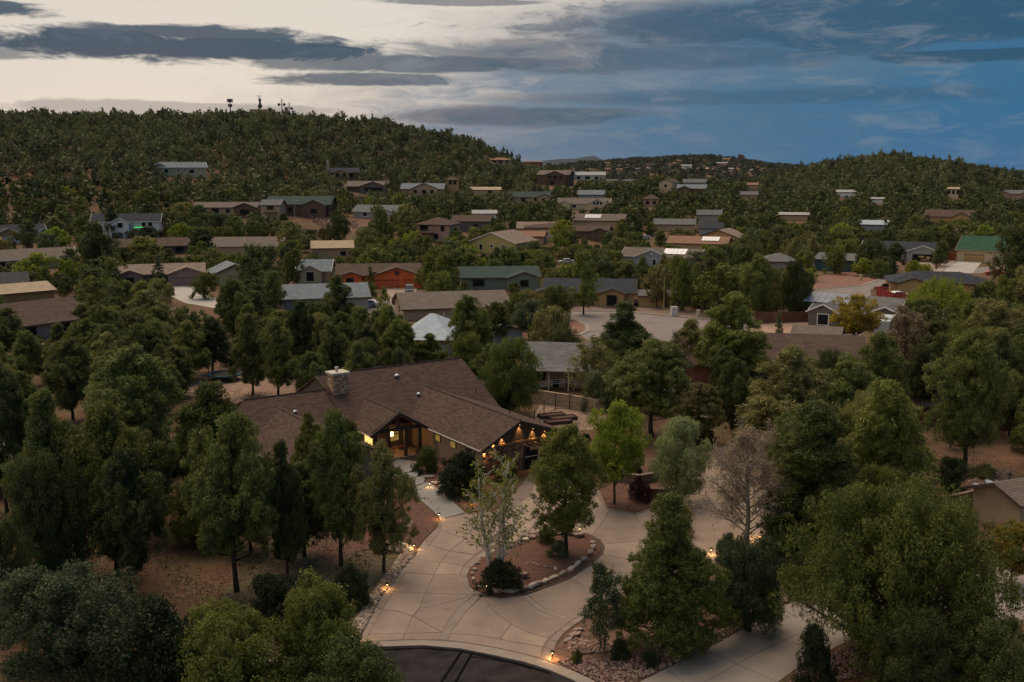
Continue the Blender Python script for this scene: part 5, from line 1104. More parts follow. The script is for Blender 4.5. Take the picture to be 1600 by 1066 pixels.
# the strip was laid on the z=0 plane: carry each stone up its sight line distance onto the slope
bx0, by0 = gp(462, 355).x, gp(462, 355).y; bx1 = gp(570, 355).x
co[:, 0] = bx0 + (co[:, 0] - co[:, 0].min()) / np.ptp(co[:, 0]) * (bx1 - bx0); yr = (co[:, 1] - co[:, 1].min()) / np.ptp(co[:, 1]); co[:, 1] = by0 - 12 + yr * 40
zr = co[:, 2] - 7.0; co[:, 2] = hgt(co[:, 0], co[:, 1]) + zr; hr.data.vertices.foreach_set('co', co.ravel()); hr.data.update()

# ================================================================== path lamps
def path_lamp(px, py, e=5.0, lab='', z=.05, grp='lit path lamps along the driveway'):
    P = gp(px, py); t = empty('path_lamp', (P.x, P.y, z), 0, lab, 'lamp', grp)
    MB().tube([(0, 0, -.05), (0, 0, .46)], .025, 8).build('stake', dm, t)
    mb = MB(); mb.tube([(0, 0, .44), (0, 0, .50), (0, 0, .56)], [.15, .11, .02], 12); mb.build('lamp_hood', mat('bronze_hood', (.06, .042, .028), .5, .2, 3), t)
    mb = MB(); mb.tube([(0, 0, .36), (0, 0, .435)], .05, 8); mb.build('bulb', LAMPG, t)
    add_light('path_light', 'POINT', (0, 0, .30), e * 3.0, WARM, t, .06)
for px, py, e, lb in ((647, 861, 15, 'lit path lamp beside the jagged rock pile'), (605, 923, 13, 'lit path lamp halfway down the river stone strip'), (551, 1004, 24, 'lit path lamp among river stones near the kerb'), (863, 1031, 30, 'lit path lamp at the kerb end of the right bed'), (686, 812, 14, 'lit path lamp where the footpath meets the driveway'),
    (671, 763, 10, 'lit path lamp at the foot of the entry steps'), (739, 789, 10, 'lit path lamp beneath the birch branches'), (1111, 868, 16, 'lit path lamp behind the feathery cedar'), (1168, 846, 18, 'lit path lamp near the grey bare tree'), (1190, 842, 16, 'lit path lamp in shrubs right of the bare tree'), (1076, 1066, 6, 'path lamp at the neighbouring drive edge')):
    if px == 1076: continue
    path_lamp(px, py, e, lb)
# uplight at the birches
P = gp(773, 920); t = empty('garden_uplight', (P.x, P.y, .12), 0, 'bright garden uplight at the foot of the white birches', 'lamp')
MB().tube([(0, 0, 0), (0, .03, .22)], [.06, .09], 10).build('housing', dm, t); MB().tube([(0, .03, .22), (0, .035, .24)], .075, 10).build('lens', LAMPG, t)
add_light('uplight_light', 'SPOT', (0, .05, .28), 45, (1.0, .75, .3), t, .05, R(75), (R(180 - 25), 0, 0))
P = gp(761, 927); t = empty('garden_uplight', (P.x, P.y, .35), 0, 'small bright spot lamp on the island edge boulder', 'lamp'); MB().tube([(0, 0, -.1), (0, 0, .12)], .05, 8).build('housing', dm, t); MB().tube([(0, 0, .12), (0, 0, .15)], .055, 8).build('lens', LAMPG, t)
P = gp(906, 836); t = empty('garden_uplight', (P.x, P.y, .35), 0, 'tiny lit spot lamp at the back of the island', 'lamp'); MB().tube([(0, 0, -.1), (0, 0, .12)], .04, 8).build('housing', dm, t); MB().tube([(0, 0, .12), (0, 0, .14)], .045, 8).build('lens', LAMPG, t)

# ================================================================== hilltop masts
def on_crest(px):
    best = None
    for D in np.arange(560, 860, 4.0):
        x = (px - 800) / FOC * D; z = h1(x, D); yy = prj((x, D, z))[1]
        if best is None or yy < best[0]: best = (yy, x, D, z)
    return Vector(best[1:])
MM = mat('mast_steel', (.035, .032, .032), .6, .2, 2)
def mast(px, ytop, label, kind):
    P = on_crest(px); t = empty('radio_mast', P, 0, label, 'mast'); dep = prj(P)[2]; h = (prj(P)[1] - ytop) / FOC * dep; mb = MB()
    if kind == 'mono':
        mb.tube([(0, 0, -1), (0, 0, h)], [.45, .3], 8); mb.build('pole', MM, t)
        for k in range(8):
            a = k * math.pi / 4; MB().box((1.7 * math.cos(a), 1.7 * math.sin(a), h - .9), (.45, .45, 2.4)).build('panel_antenna', MM, t); mb = MB(); mb.tube([(0, 0, h - .9), (1.7 * math.cos(a), 1.7 * math.sin(a), h - .9)], .09, 5); mb.build('arm', MM, t)
        for k in range(5): a = k * 1.257; MB().box((1.1 * math.cos(a), 1.1 * math.sin(a), h - 4.2), (.5, .5, 1.9)).build('panel_antenna', MM, t)
    else:
        w = .8 if kind == 'lattice' else .45
        for a in range(3):
            ca, sa = w * math.cos(a * 2.094), w * math.sin(a * 2.094); MB().tube([(ca, sa, -1), (ca * .6, sa * .6, h)], .10, 5).build('leg', MM, t)
        mb = MB()
        for k in range(int(h / 1.1)):
            for a in range(3):
                z0, z1 = k * 1.1, k * 1.1 + 1.1; s0 = w * (1 - .4 * z0 / h); s1 = w * (1 - .4 * z1 / h)
                mb.tube([(s0 * math.cos(a * 2.094), s0 * math.sin(a * 2.094), z0), (s1 * math.cos((a + 1) * 2.094), s1 * math.sin((a + 1) * 2.094), z1)], .06, 4)
        mb.build('bracing', MM, t)
        if kind == 'lattice':
            mb = MB(); mb.tube([(-2.4, 0, h), (2.4, 0, h)], .12, 6); mb.build('crossarm', MM, t)
            for k, (z, s_) in enumerate(((h - 3.0, 1.1), (h - 5, .9), (h - 7.2, 1.6))): mb = MB(); mb.tube([(.6, -.5, z), (.6, -.9, z)], [s_ * .9, s_], 12); mb.build('dish', MM, t)
        else:
            for s_ in (-1, 1): mb = MB(); mb.tube([(s_ * 1.9, -.3, h - 4.2), (s_ * 1.9, -.8, h - 4.2)], [.9, 1.0], 12); mb.build('dish', MM, t); mb = MB(); mb.tube([(0, 0, h - 4.2), (s_ * 1.9, 0, h - 4.2)], .12, 5); mb.build('arm', MM, t)
            for s_ in (-.9, .9): mb = MB(); mb.tube([(s_, 0, h - 4.2), (s_, 0, h - .6)], .07, 5); mb.build('whip', MM, t)
    return t
mast(370, 156, 'slim cell mast ringed with panel antennas on the hilltop', 'mono'); mast(415, 151, 'thick lattice tower with dishes rising behind the hilltop hut', 'lattice'); mast(449, 155, 'thin lattice mast with two round dishes on the hilltop', 'thin'); mast(460, 161, 'hair thin whip mast right of the twin dish mast', 'thin')
P = on_crest(420); P.z += 3.2; t = empty('mast_hut', P, .1, 'flat tan equipment building on the hilltop between the masts', 'hut'); MB().box((0, -3, -.4), (17, 8, 9.2)).build('wall', T('gold'), t); MB().box((0, -3, 4.3), (17.6, 8.6, .3)).build('roof', T('tan'), t); MB().box((-9.6, -3, -1.4), (7, 6, 7.6)).build('annex', T('gold'), t); MB().box((3, -7.05, 1.2), (1.2, .1, 2.4)).build('door', BROWNT, t)
protect += [(345, 140, 480, 176, 660)]

# ================================================================== vegetation
def unit(v): return v / np.maximum(np.linalg.norm(v, axis=-1, keepdims=True), 1e-9)
def leaves(r, cen, rad, n, L_, W_l, up=.6, flat=1.25, quad=False, tint=None, spread=.55, droop=0.0, inner=.35):
    """n leaf faces round each clump centre; returns verts, faces, tint"""
    k = len(cen); d = unit(r.normal(size=(k, n, 3))); d[..., 2] *= np.where(d[..., 2] < 0, .75, 1.0); d = unit(d)
    q = r.uniform(inner, 1, (k, n, 1)) ** .7
    p = cen[:, None] + d * q * rad[:, None, None] * np.array([1, 1, flat])
    nm = unit(d + np.array([0, 0, .35]) + r.normal(size=(k, n, 3)) * .38)          # leaves face outwards from their clump
    ax = unit(d * .45 + np.array([0, 0, up - droop]) + r.normal(size=(k, n, 3)) * spread * 1.4)
    sd_ = unit(np.cross(ax, nm))
    s_ = r.uniform(.65, 1.35, (k, n, 1)); a = ax * L_ * s_; b = sd_ * W_l * s_ * .5
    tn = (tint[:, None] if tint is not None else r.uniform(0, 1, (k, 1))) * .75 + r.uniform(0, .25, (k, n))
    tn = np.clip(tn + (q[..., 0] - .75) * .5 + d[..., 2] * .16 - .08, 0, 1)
    if quad: V = np.stack([p - a * .5, p + b, p + a * .5, p - b], 2); m = 4
    else: V = np.stack([p - b - a * .3, p + b - a * .3, p + a * .7], 2); m = 3
    V = V.reshape(-1, 3); F = np.arange(len(V)).reshape(-1, m)
    return V, F, np.repeat(tn.reshape(-1), m)
ENV = {
 'dome':  lambda t: np.sqrt(np.clip(1 - (np.abs(t - .36) / .66) ** 2.2, 0, 1)),
 'oval':  lambda t: np.clip(np.sin(np.pi * np.clip(t, 0, 1) ** .8) ** .62, 0, 1),
 'pine':  lambda t: np.clip((1 - t) ** .58 * np.clip(.50 + 3 * t, 0, 1) * 1.05, 0, 1),
 'cone':  lambda t: np.clip((1 - t) ** .9 * np.clip(.6 + 4 * t, 0, 1), 0, 1),
 'cedar': lambda t: np.clip((1 - t) ** .70 * np.clip(.55 + 3.2 * t, 0, 1) * 1.05, 0, 1),
 'shrub': lambda t: np.sqrt(np.clip(1 - t ** 2.2, 0, 1)),
}
def proto(name, seed, Hh, Wd, c0, env, nl, nc_, nleaf, L_, Wl, lobe=.30, clump=.5, flat=1.25, up=.6, quad=False, spread=.55, trunk=.16, lean=.0, layered=False, droop=0.0, limbs=True, stems=1, openness=0.0, inner=.35):
    r = np.random.default_rng(seed); f = ENV[env]; Rr = Wd / 2; ch_ = Hh * (1 - c0)
    t = r.uniform(.03, 1, nl * 6); keep = r.uniform(0, 1, len(t)) < f(t) * .9 + .1; t = t[keep][:nl]; nl = len(t)
    if layered: t = np.round(t * 11) / 11 + r.normal(0, .012, nl)
    ang = r.uniform(0, 2 * math.pi, nl) ; ang = np.arange(nl) * 2.39996 + r.normal(0, .35, nl)
    wob_ = 1 + .16 * np.sin(ang * 2 + seed) + .10 * np.sin(ang * 3 + seed * 2.1)
    rad = f(np.clip(t, 0, 1)) * Rr * wob_ * r.uniform(.50, .92, nl)
    lc = np.stack([np.cos(ang) * rad, np.sin(ang) * rad, Hh * c0 + np.clip(t, 0, .97) * ch_], 1); lc[:, :2] += lean * lc[:, 2:3] * np.array([.6, .4])
    na = max(4, nl // 5); za = (np.arange(na) + .5) / na                              # lobes round the stem so the middle is filled
    aa_ = np.arange(na) * 2.4; ra_ = f(za) * Rr * .22
    lc = np.concatenate([lc, np.stack([np.cos(aa_) * ra_, np.sin(aa_) * ra_, Hh * c0 + za * ch_ * .97], 1)]); t = np.concatenate([t, za]); nl += na
    lr_ = lobe * Rr * r.uniform(.7, 1.3, nl) * (.55 + .45 * f(np.clip(t, 0, 1)))
    # clumps on the shell of every lobe
    d = unit(r.normal(size=(nl, nc_, 3)) + np.array([0, 0, .45])); cc = lc[:, None] + d * (lr_[:, None, None] * r.uniform(.55, 1.05, (nl, nc_, 1))) * np.array([1, 1, .45 if layered else 1.0])
    cc[..., 2] = np.clip(cc[..., 2], Hh * c0 * .75, Hh); lt = np.repeat(r.uniform(0, 1, nl), nc_) * .5 + r.uniform(0, .5, nl * nc_)
    cc = cc.reshape(-1, 3); keep = r.uniform(0, 1, len(cc)) > openness; cc = cc[keep]; lt = lt[keep]
    cr_ = clump * r.uniform(.65, 1.25, len(cc))
    V, F, Tn = leaves(r, cc, cr_, nleaf, L_, Wl, up, flat, quad, lt, spread, droop, inner)
    crown_ = tri_mesh(name + '_crown', V, F, Tn); Hr = float(np.percentile(V[:, 2], 99.8)); Wr = 2 * float(np.percentile(np.hypot(V[:, 0], V[:, 1]), 98.5))
    mb = MB(); tr = trunk
    top = Hh * .82
    for s_ in range(stems):
        ox, oy = (0, 0) if stems == 1 else (.28 * math.cos(s_ * 2.2), .28 * math.sin(s_ * 2.2)); ln = 0 if stems == 1 else .06
        pts = [(ox + (ox * ln * 10 + lean * .6 * 1) * (z / 6) + .09 * math.sin(z * .9 + seed + s_) * (z > .5), oy + (oy * ln * 10) * (z / 6) + .08 * math.cos(z * 1.1 + seed), z) for z in np.linspace(-.3, top, 8)]
        mb.tube(pts, [tr * (1.25 if k == 0 else 1) * (1 - .85 * k / 8) for k in range(8)], 7)
    if limbs:
        for k in range(nl):
            z0 = max(Hh * .12, lc[k, 2] - np.hypot(*lc[k, :2]) * r.uniform(.35, .8)); z0 = min(z0, top * .95)
            a = np.array([lean * .1 * z0, 0, z0]); b = lc[k]; m_ = (a + b) / 2 + np.array([0, 0, -.06 * Hh * r.uniform(-.3, 1)]); w = tr * .42 * (1 - .6 * z0 / Hh)
            mb.tube([a, m_, b], [w, w * .65, w * .2], 5)
    return crown_, mb.mesh(name + '_trunk', True), Hr, Wr
BARK = mat('grey_brown_bark', (.095, .068, .05), .95, .3, 4, bump=.5, stretch=(3, 3, .6)); BARKD = mat('dark_bark', (.05, .036, .028), .95, .3, 4, bump=.5, stretch=(3, 3, .6)); BARKG = mat('grey_dead_bark', (.34, .30, .27), .95, .2, 4, stretch=(3, 3, .6))
BIRCHB = mat('white_birch_bark', (.74, .70, .63), .85, .0, 5, col2=(.26, .21, .17), stretch=(1.2, 1.2, 5))
LM = {
 'juniper': leafmat('juniper_foliage', (0.099, 0.119, 0.026), (0.190, 0.207, 0.042)),
 'pine':    leafmat('pine_foliage', (0.090, 0.110, 0.031), (0.166, 0.180, 0.044)),
 'dark':    leafmat('dark_foliage', (0.056, 0.074, 0.023), (0.106, 0.129, 0.036)),
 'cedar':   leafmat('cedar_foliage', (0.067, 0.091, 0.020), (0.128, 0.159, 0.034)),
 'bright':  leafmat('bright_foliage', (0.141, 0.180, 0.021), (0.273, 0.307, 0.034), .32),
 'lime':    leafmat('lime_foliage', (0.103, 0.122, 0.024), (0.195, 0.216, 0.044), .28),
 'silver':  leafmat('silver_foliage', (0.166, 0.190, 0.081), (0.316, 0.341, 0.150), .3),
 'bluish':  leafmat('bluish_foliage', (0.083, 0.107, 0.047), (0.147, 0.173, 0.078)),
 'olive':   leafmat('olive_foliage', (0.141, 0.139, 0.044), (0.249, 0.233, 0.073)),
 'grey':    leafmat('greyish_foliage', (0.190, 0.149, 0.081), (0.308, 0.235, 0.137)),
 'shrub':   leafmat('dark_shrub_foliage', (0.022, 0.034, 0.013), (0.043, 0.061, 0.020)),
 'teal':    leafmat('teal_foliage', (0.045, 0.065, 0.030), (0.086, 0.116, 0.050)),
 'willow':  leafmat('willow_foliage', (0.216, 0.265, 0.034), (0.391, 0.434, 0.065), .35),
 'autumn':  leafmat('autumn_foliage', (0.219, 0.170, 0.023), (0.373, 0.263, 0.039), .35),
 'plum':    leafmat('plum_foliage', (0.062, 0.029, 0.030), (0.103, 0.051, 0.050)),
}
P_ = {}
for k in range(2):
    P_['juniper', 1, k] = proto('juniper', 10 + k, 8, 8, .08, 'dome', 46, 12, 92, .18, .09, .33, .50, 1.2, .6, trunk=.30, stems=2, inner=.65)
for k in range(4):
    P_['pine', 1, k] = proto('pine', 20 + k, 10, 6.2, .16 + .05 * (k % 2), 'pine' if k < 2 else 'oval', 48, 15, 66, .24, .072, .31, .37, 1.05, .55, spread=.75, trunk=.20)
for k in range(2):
    P_['cedar', 1, k] = proto('cedar', 30 + k, 10, 8, .03, 'cedar', 100, 12, 58, .27, .07, .25, .42, .7, .35, trunk=.20, droop=.1)
for k in range(2):
    P_['broad', 1, k] = proto('broadleaf_tree', 40 + k, 8.5, 6.5, .22, 'oval', 34, 12, 55, .20, .13, .34, .46, 1.0, .2, quad=True, trunk=.17, openness=.10)
P_['giant', 1, 0] = proto('giant_juniper', 15, 11, 16, .10, 'dome', 120, 10, 105, .20, .10, .22, .60, 1.2, .7, trunk=.42, stems=3, inner=.72)
P_['silver', 1, 0] = proto('silver_tree', 50, 7.5, 6, .10, 'oval', 34, 12, 75, .22, .075, .34, .42, 1.5, .9, quad=True, trunk=.17, stems=2)
P_['spruce', 1, 0] = proto('spruce', 55, 6, 3, .04, 'cone', 40, 6, 40, .22, .07, .25, .3, .5, .2, trunk=.1, layered=True)
for k in range(2):
    P_['shrub', 1, k] = proto('shrub', 60 + k, 3, 4.5, .0, 'shrub', 34, 10, 60, .13, .075, .34, .34, 1.0, .5, quad=True, trunk=.08, limbs=False, stems=3)
# lower detail versions for the middle distance
for k in range(3):
    P_['juniper', 2, k] = proto('juniper', 110 + k, 7, 7.5, .06, 'dome', 26, 8, 26, .40, .20, .34, .55, 1.3, .7, trunk=.25)
    P_['pine', 2, k] = proto('pine', 120 + k, 10, 6.5, .14, 'pine' if k < 2 else 'oval', 26, 8, 26, .42, .19, .34, .55, 1.1, .5, trunk=.2)
for k in range(2):
    P_['broad', 2, k] = proto('broadleaf_tree', 140 + k, 8, 7.5, .16, 'oval', 24, 8, 24, .42, .28, .36, .55, 1.0, .2, quad=True, trunk=.18)
P_['poplar', 2, 0] = proto('poplar', 150, 9, 4.5, .12, 'oval', 20, 7, 18, .36, .24, .36, .5, 1.3, .5, quad=True, trunk=.13, openness=.25, stems=2)
P_['cedar', 2, 0] = P_['cedar', 1, 0]
# weeping willow
def willow():
    r = np.random.default_rng(77); V = []; n = 230; pts = []; Tn = []
    for i in range(n):
        a = r.uniform(0, 6.283); rr = 4.6 * math.sqrt(r.uniform(0, 1)); z1 = 6.8 - .13 * rr * rr + r.normal(0, .35); z0 = max(.7, z1 - r.uniform(2.0, 4.2)); m = 46
        zz = r.uniform(z0, z1, m); out = rr * (1 + .10 * (z1 - zz) / 4)
        pts.append(np.stack([np.cos(a) * out + r.normal(0, .16, m), np.sin(a) * out + r.normal(0, .16, m), zz], 1)); Tn.append(np.clip(r.uniform(0, .6) + (zz - z0) / (z1 - z0) * .4, 0, 1))
    p = np.concatenate(pts); tn = np.concatenate(Tn); k = len(p); ax = unit(np.array([0, 0, -1.]) + r.normal(size=(k, 3)) * .45) * .34; sd_ = unit(np.cross(ax, r.normal(size=(k, 3)))) * .075
    V = np.stack([p - ax * .5, p + sd_, p + ax * .5, p - sd_], 1).reshape(-1, 3)
    mb = MB(); mb.tube([(0, 0, -.3), (.1, 0, 1.2), (0, .1, 2.4)], [.36, .3, .26], 8)
    for i in range(9):
        a = i * .7; mb.tube([(0, .1, 2.2), (1.2 * math.cos(a), 1.2 * math.sin(a), 4.6), (2.9 * math.cos(a), 2.9 * math.sin(a), 5.9)], [.16, .10, .03], 6)
    return tri_mesh('willow_crown', V, np.arange(len(V)).reshape(-1, 4), np.repeat(tn, 4)), mb.mesh('willow_trunk', True), 7.0, 9.6
P_['willow', 1, 0] = willow()
def twiggy(seed, Hh, Wd, trunk, nb, sub, tw, leaf_n, leaf_l, leaf_w, c0=.2, multi=1, quad=True, spread=1.0, upb=.5, tip=.012):
    """open branching tree: limbs, branches, twigs, and sparse leaves near the tips"""
    r = np.random.default_rng(seed); mb = MB(); tips = []
    for s_ in range(multi):
        a0 = s_ * 2.2 + .5; off = np.array([.32 * math.cos(a0), .22 * math.sin(a0), 0]) if multi > 1 else np.zeros(3); ln = np.array([math.cos(a0), math.sin(a0), 0]) * (.10 if multi > 1 else .03); hs = Hh * (1 - .10 * s_)
        tp = [off + ln * z + np.array([.10 * math.sin(z * .8 + s_), .08 * math.cos(z * .9), z]) for z in np.linspace(-.3, hs * .95, 10)]
        mb.tube(tp, [trunk * (1 - .9 * k / 10) + .01 for k in range(10)], 8)
        for i in range(nb):
            f_ = c0 + (1 - c0) * (i + r.uniform(0, 1)) / nb; f_ = min(f_, .97); q = f_ * 9; j = int(q); st = tp[j] + (tp[min(j+1, 9)] - tp[j]) * (q - j)
            a = i * 2.4 + r.normal(0, .4); ll = Wd / 2 * (1.05 - .65 * f_) * r.uniform(.7, 1.15); d = np.array([math.cos(a), math.sin(a), upb + .5 * f_]); d /= np.linalg.norm(d)
            e1 = st + d * ll * .5; e2 = st + d * ll + np.array([0, 0, .12 * ll]); w = trunk * .36 * (1 - .6 * f_)
            mb.tube([st, e1, e2], [w, w * .6, tip], 5)
            for m_ in range(sub):
                g = r.uniform(.25, 1); s2 = st + (e2 - st) * g; d2 = unit(d + r.normal(size=3) * .75 * spread + np.array([0, 0, .15])); e3 = s2 + d2 * ll * r.uniform(.25, .5)
                mb.tube([s2, e3], [w * .35 + tip * .6, tip * .6], 4); tips.append(e3)
                for _ in range(tw):
                    s3 = s2 + (e3 - s2) * r.uniform(.2, 1); d3 = unit(d2 + r.normal(size=3) * .9); e4 = s3 + d3 * ll * r.uniform(.12, .26); mb.tube([s3, e4], [tip * .7, tip * .35], 3); tips.append(e4)
    tips = np.array(tips); V, F, Tn = leaves(r, tips, np.full(len(tips), .22), leaf_n, leaf_l, leaf_w, .2, 1.0, quad)
    return tri_mesh('sparse_crown', V, F, Tn), mb.mesh('branching_trunk', True), float(np.percentile(V[:, 2], 99.8)), 2 * float(np.percentile(np.hypot(V[:, 0], V[:, 1]), 98))
P_['bare', 1, 0] = twiggy(5, 9, 7.6, .20, 34, 11, 7, 5, .15, .05, .20, upb=.65, quad=False, tip=.017)
P_['birch', 1, 0] = twiggy(6, 9, 5.0, .17, 15, 7, 3, 2, .18, .13, .26, multi=3, upb=.6, tip=.018)
P_['sparse', 1, 0] = twiggy(8, 5, 4.0, .08, 18, 7, 4, 6, .15, .09, .15, multi=2, upb=.5)
P_['sparse', 2, 0] = twiggy(9, 8, 8, .15, 18, 6, 3, 4, .32, .2, .2, upb=.35)

placed = []                                               # (x, y, crown radius)
NAMES = {'juniper': 'juniper_tree', 'giant': 'juniper_tree', 'pine': 'pine_tree', 'cedar': 'cedar_tree', 'broad': 'broadleaf_tree', 'silver': 'silver_leaf_tree', 'spruce': 'spruce_tree', 'shrub': 'shrub', 'poplar': 'poplar_tree', 'willow': 'willow_tree', 'bare': 'bare_tree', 'birch': 'birch_tree', 'sparse': 'open_tree'}
_mc = {}
def matted(me, m):
    if not me.materials: me.materials.append(m)
    return me
def linkm(name, me, parent, m):                           # shared mesh data, the material sits on the object
    o = link(name, matted(me, m), parent); o.material_slots[0].link = 'OBJECT'; o.material_slots[0].material = m; return o
_vk = {}
def tree(kind, lod, P, hh, ww, leaf, label, group=None, bark=None, rz=None, z=0.0):
    if (kind, lod, 0) not in P_: lod = 3 - lod
    n = len([1 for q in P_ if q[0] == kind and q[1] == lod]); i = _vk.get((kind, lod), 0); _vk[kind, lod] = i + 1
    cr, tk, H0, W0 = P_[kind, lod, i % n]; t = empty(NAMES[kind], (P.x, P.y, P.z + z), rz if rz is not None else rnd.uniform(0, 6.28), label, 'shrub' if kind == 'shrub' else 'tree', group)
    t.scale = (ww / W0, ww / W0, hh / H0)
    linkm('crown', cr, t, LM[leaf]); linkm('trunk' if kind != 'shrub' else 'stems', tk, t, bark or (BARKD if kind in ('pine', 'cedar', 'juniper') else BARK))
    placed.append((P.x, P.y, ww * .5)); return t
def tpx(x0, x1, ytop, ybase, kind, leaf, label, group=None, lod=None, bark=None, rz=None, z=0.0):
    xc = (x0 + x1) / 2; P = gp(xc, ybase); dep = prj(P)[2]
    a, b = 0.3, 40.0
    for _ in range(30):                                   # height whose top lands on ytop
        m = (a + b) / 2
        if prj((P.x, P.y, P.z + m))[1] > ytop: a = m
        else: b = m
    return tree(kind, lod or (1 if dep < 190 else 2), P, a, (x1 - x0) / FOC * prj((P.x, P.y, P.z + a * .5))[2], leaf, label, group, bark, rz, z)
# ---- foreground and house surroundings
tpx(22, 160, 612, 885, 'pine', 'pine', 'big rounded pine between the ribbed metal roof and the tall dark pine', rz=1.0)
tpx(105, 262, 632, 905, 'pine', 'juniper', 'broad pine leaning over the open soil of the left slope', rz=3.0)
tpx(20, 150, 705, 930, 'juniper', 'dark', 'low spreading juniper at the foot of the big rounded pine', rz=2.0)
tpx(140, 270, 700, 925, 'pine', 'dark', 'shaded lower pine in front of the broad leaning pine', rz=.7)
tpx(296, 442, 648, 924, 'pine', 'pine', 'tall dark pine with a bare lower trunk on open soil', rz=2.0)
tpx(412, 486, 690, 905, 'pine', 'dark', 'narrow shadowy pine with twin thin trunks', rz=.5)
tpx(476, 590, 644, 884, 'pine', 'pine', 'slim leaning pine in front of the left roof', rz=3.3)
tpx(548, 652, 694, 894, 'pine', 'olive', 'slender olive pine at the edge of the red mulch bed', rz=4.0)
tpx(520, 572, 654, 775, 'pine', 'juniper', 'small bushy pine just left of the entry porch', rz=.2)
tpx(452, 522, 646, 775, 'pine', 'juniper', 'small conical pine before the left roof slope', rz=5.2)
tpx(262, 405, 600, 815, 'pine', 'cedar', 'broad green pine below the trampoline yard', rz=.9)
tpx(125, 295, 543, 745, 'pine', 'pine', 'large olive pine uphill of the trampoline yard', rz=2.7)
tpx(-40, 62, 576, 800, 'pine', 'dark', 'dark pine beside the ribbed metal roof', rz=1.7)
tpx(-50, 62, 815, 985, 'juniper', 'dark', 'very dark juniper at the bottom left corner', rz=2.2)
tpx(0, 240, 888, 1050, 'juniper', 'teal', 'blue green scrub oak in the shaded lower left', rz=1.2)
tpx(140, 372, 938, 1095, 'shrub', 'shrub', 'sprawling dark manzanita beside the open soil')
tpx(378, 480, 898, 968, 'shrub', 'shrub', 'dark manzanita mound under the narrow pine'); tpx(515, 585, 882, 945, 'shrub', 'shrub', 'dark round shrub next to the river stones')
tpx(430, 575, 898, 1085, 'sparse', 'lime', 'sunlit open crowned juniper by the turning circle', rz=1.2); tpx(425, 580, 915, 1095, 'juniper', 'lime', 'yellow green juniper overhanging the kerb', rz=.6)
tpx(275, 470, 955, 1125, 'juniper', 'lime', 'low yellow green juniper at the bottom edge', rz=.3); tpx(440, 640, 1010, 1150, 'juniper', 'cedar', 'green juniper at the bottom edge over the asphalt', rz=4.1)
tpx(365, 425, 492, 618, 'pine', 'pine', 'pine with bare trunk on the back yard soil, left of a pair', rz=.4); tpx(400, 470, 498, 624, 'pine', 'pine', 'pine with bare trunk on the back yard soil, right of a pair', rz=2.9)
tpx(716, 832, 712, 912, 'birch', 'bright', 'white barked birch clump lit from below on the island', bark=BIRCHB, rz=.35, z=.1)
tpx(818, 948, 668, 866, 'pine', 'juniper', 'round dense pine growing on the driveway island', rz=2.1, z=.1)
tpx(908, 1010, 628, 788, 'broad', 'bright', 'bright green shade tree behind the island', rz=1.0)
tpx(1012, 1112, 653, 785, 'silver', 'silver', 'silvery green tree beside the bright shade tree')
tpx(1088, 1240, 662, 872, 'bare', 'grey', 'grey half dead tree with bare twisted branches', bark=BARKG, rz=.8)
tpx(955, 1130, 775, 1012, 'cedar', 'cedar', 'feathery green cedar between the two driveways', rz=1.6)
tpx(905, 985, 878, 1018, 'sparse', 'teal', 'small open tree left of the feathery cedar', rz=2.0)
tpx(1105, 1232, 836, 985, 'juniper', 'teal', 'bluish juniper right of the feathery cedar', rz=2.4)
tpx(1046, 1134, 598, 700, 'pine', 'olive', 'pale olive pine behind the silvery tree', rz=.3)
tpx(1136, 1320, 542, 730, 'pine', 'olive', 'broad olive pine in front of the buried brown roof', rz=1.1)
tpx(1170, 1362, 632, 872, 'cedar', 'cedar', 'large layered cedar behind the grey bare tree', rz=.2)
tpx(1300, 1452, 598, 815, 'pine', 'juniper', 'tall clumpy pine right of the layered cedar', rz=3.8)
tpx(1440, 1572, 516, 730, 'pine', 'pine', 'tall pine above the salmon rock bank', rz=1.4)
tpx(1222, 1570, 762, 1035, 'giant', 'juniper', 'giant rounded juniper over the plain concrete drive', rz=.7)
tpx(1345, 1490, 955, 1120, 'juniper', 'dark', 'dark scrub oak below the giant juniper', rz=2.3); tpx(1470, 1640, 965, 1120, 'juniper', 'dark', 'dark scrub oak in the bottom right corner', rz=.2)
tpx(1234, 1306, 978, 1090, 'shrub', 'shrub', 'dark upright shrub at the drive edge below the giant juniper'); tpx(1500, 1590, 1035, 1130, 'shrub', 'olive', 'pale olive shrub at the bottom right edge')
tpx(1535, 1625, 818, 915, 'broad', 'autumn', 'rusty yellow shrubby tree beside the right edge house', rz=.4)
tpx(950, 1085, 530, 682, 'pine', 'pine', 'big pine behind the bright shade tree', rz=.6)
tpx(748, 846, 528, 650, 'juniper', 'juniper', 'dense juniper at the back corner of the ranch house roof', rz=2.0)
tpx(1078, 1202, 458, 598, 'pine', 'juniper', 'large shapely juniper beside the curved street', rz=1.9)
tpx(915, 1035, 473, 588, 'cedar', 'dark', 'dark layered cedar at the bend of the curved street', rz=.9)
tpx(890, 965, 528, 622, 'sparse', 'olive', 'thin olive tree at the grey roof corner', rz=.2)
tpx(900, 965, 580, 640, 'shrub', 'bluish', 'grey green shrub by the tan garden wall'); tpx(1035, 1085, 520, 600, 'sparse', 'grey', 'small leafless tree on the curved street', rz=1.2)
tpx(676, 770, 706, 770, 'shrub', 'shrub', 'big clipped dark bush against the ranch house wall', z=.05); tpx(645, 690, 698, 738, 'shrub', 'cedar', 'green shrub under the lit side windows')
tpx(742, 818, 876, 924, 'shrub', 'shrub', 'dark groundcover juniper round the birch trunks', z=.1); tpx(775, 815, 715, 752, 'shrub', 'juniper', 'small shrub at the stone gable wall')
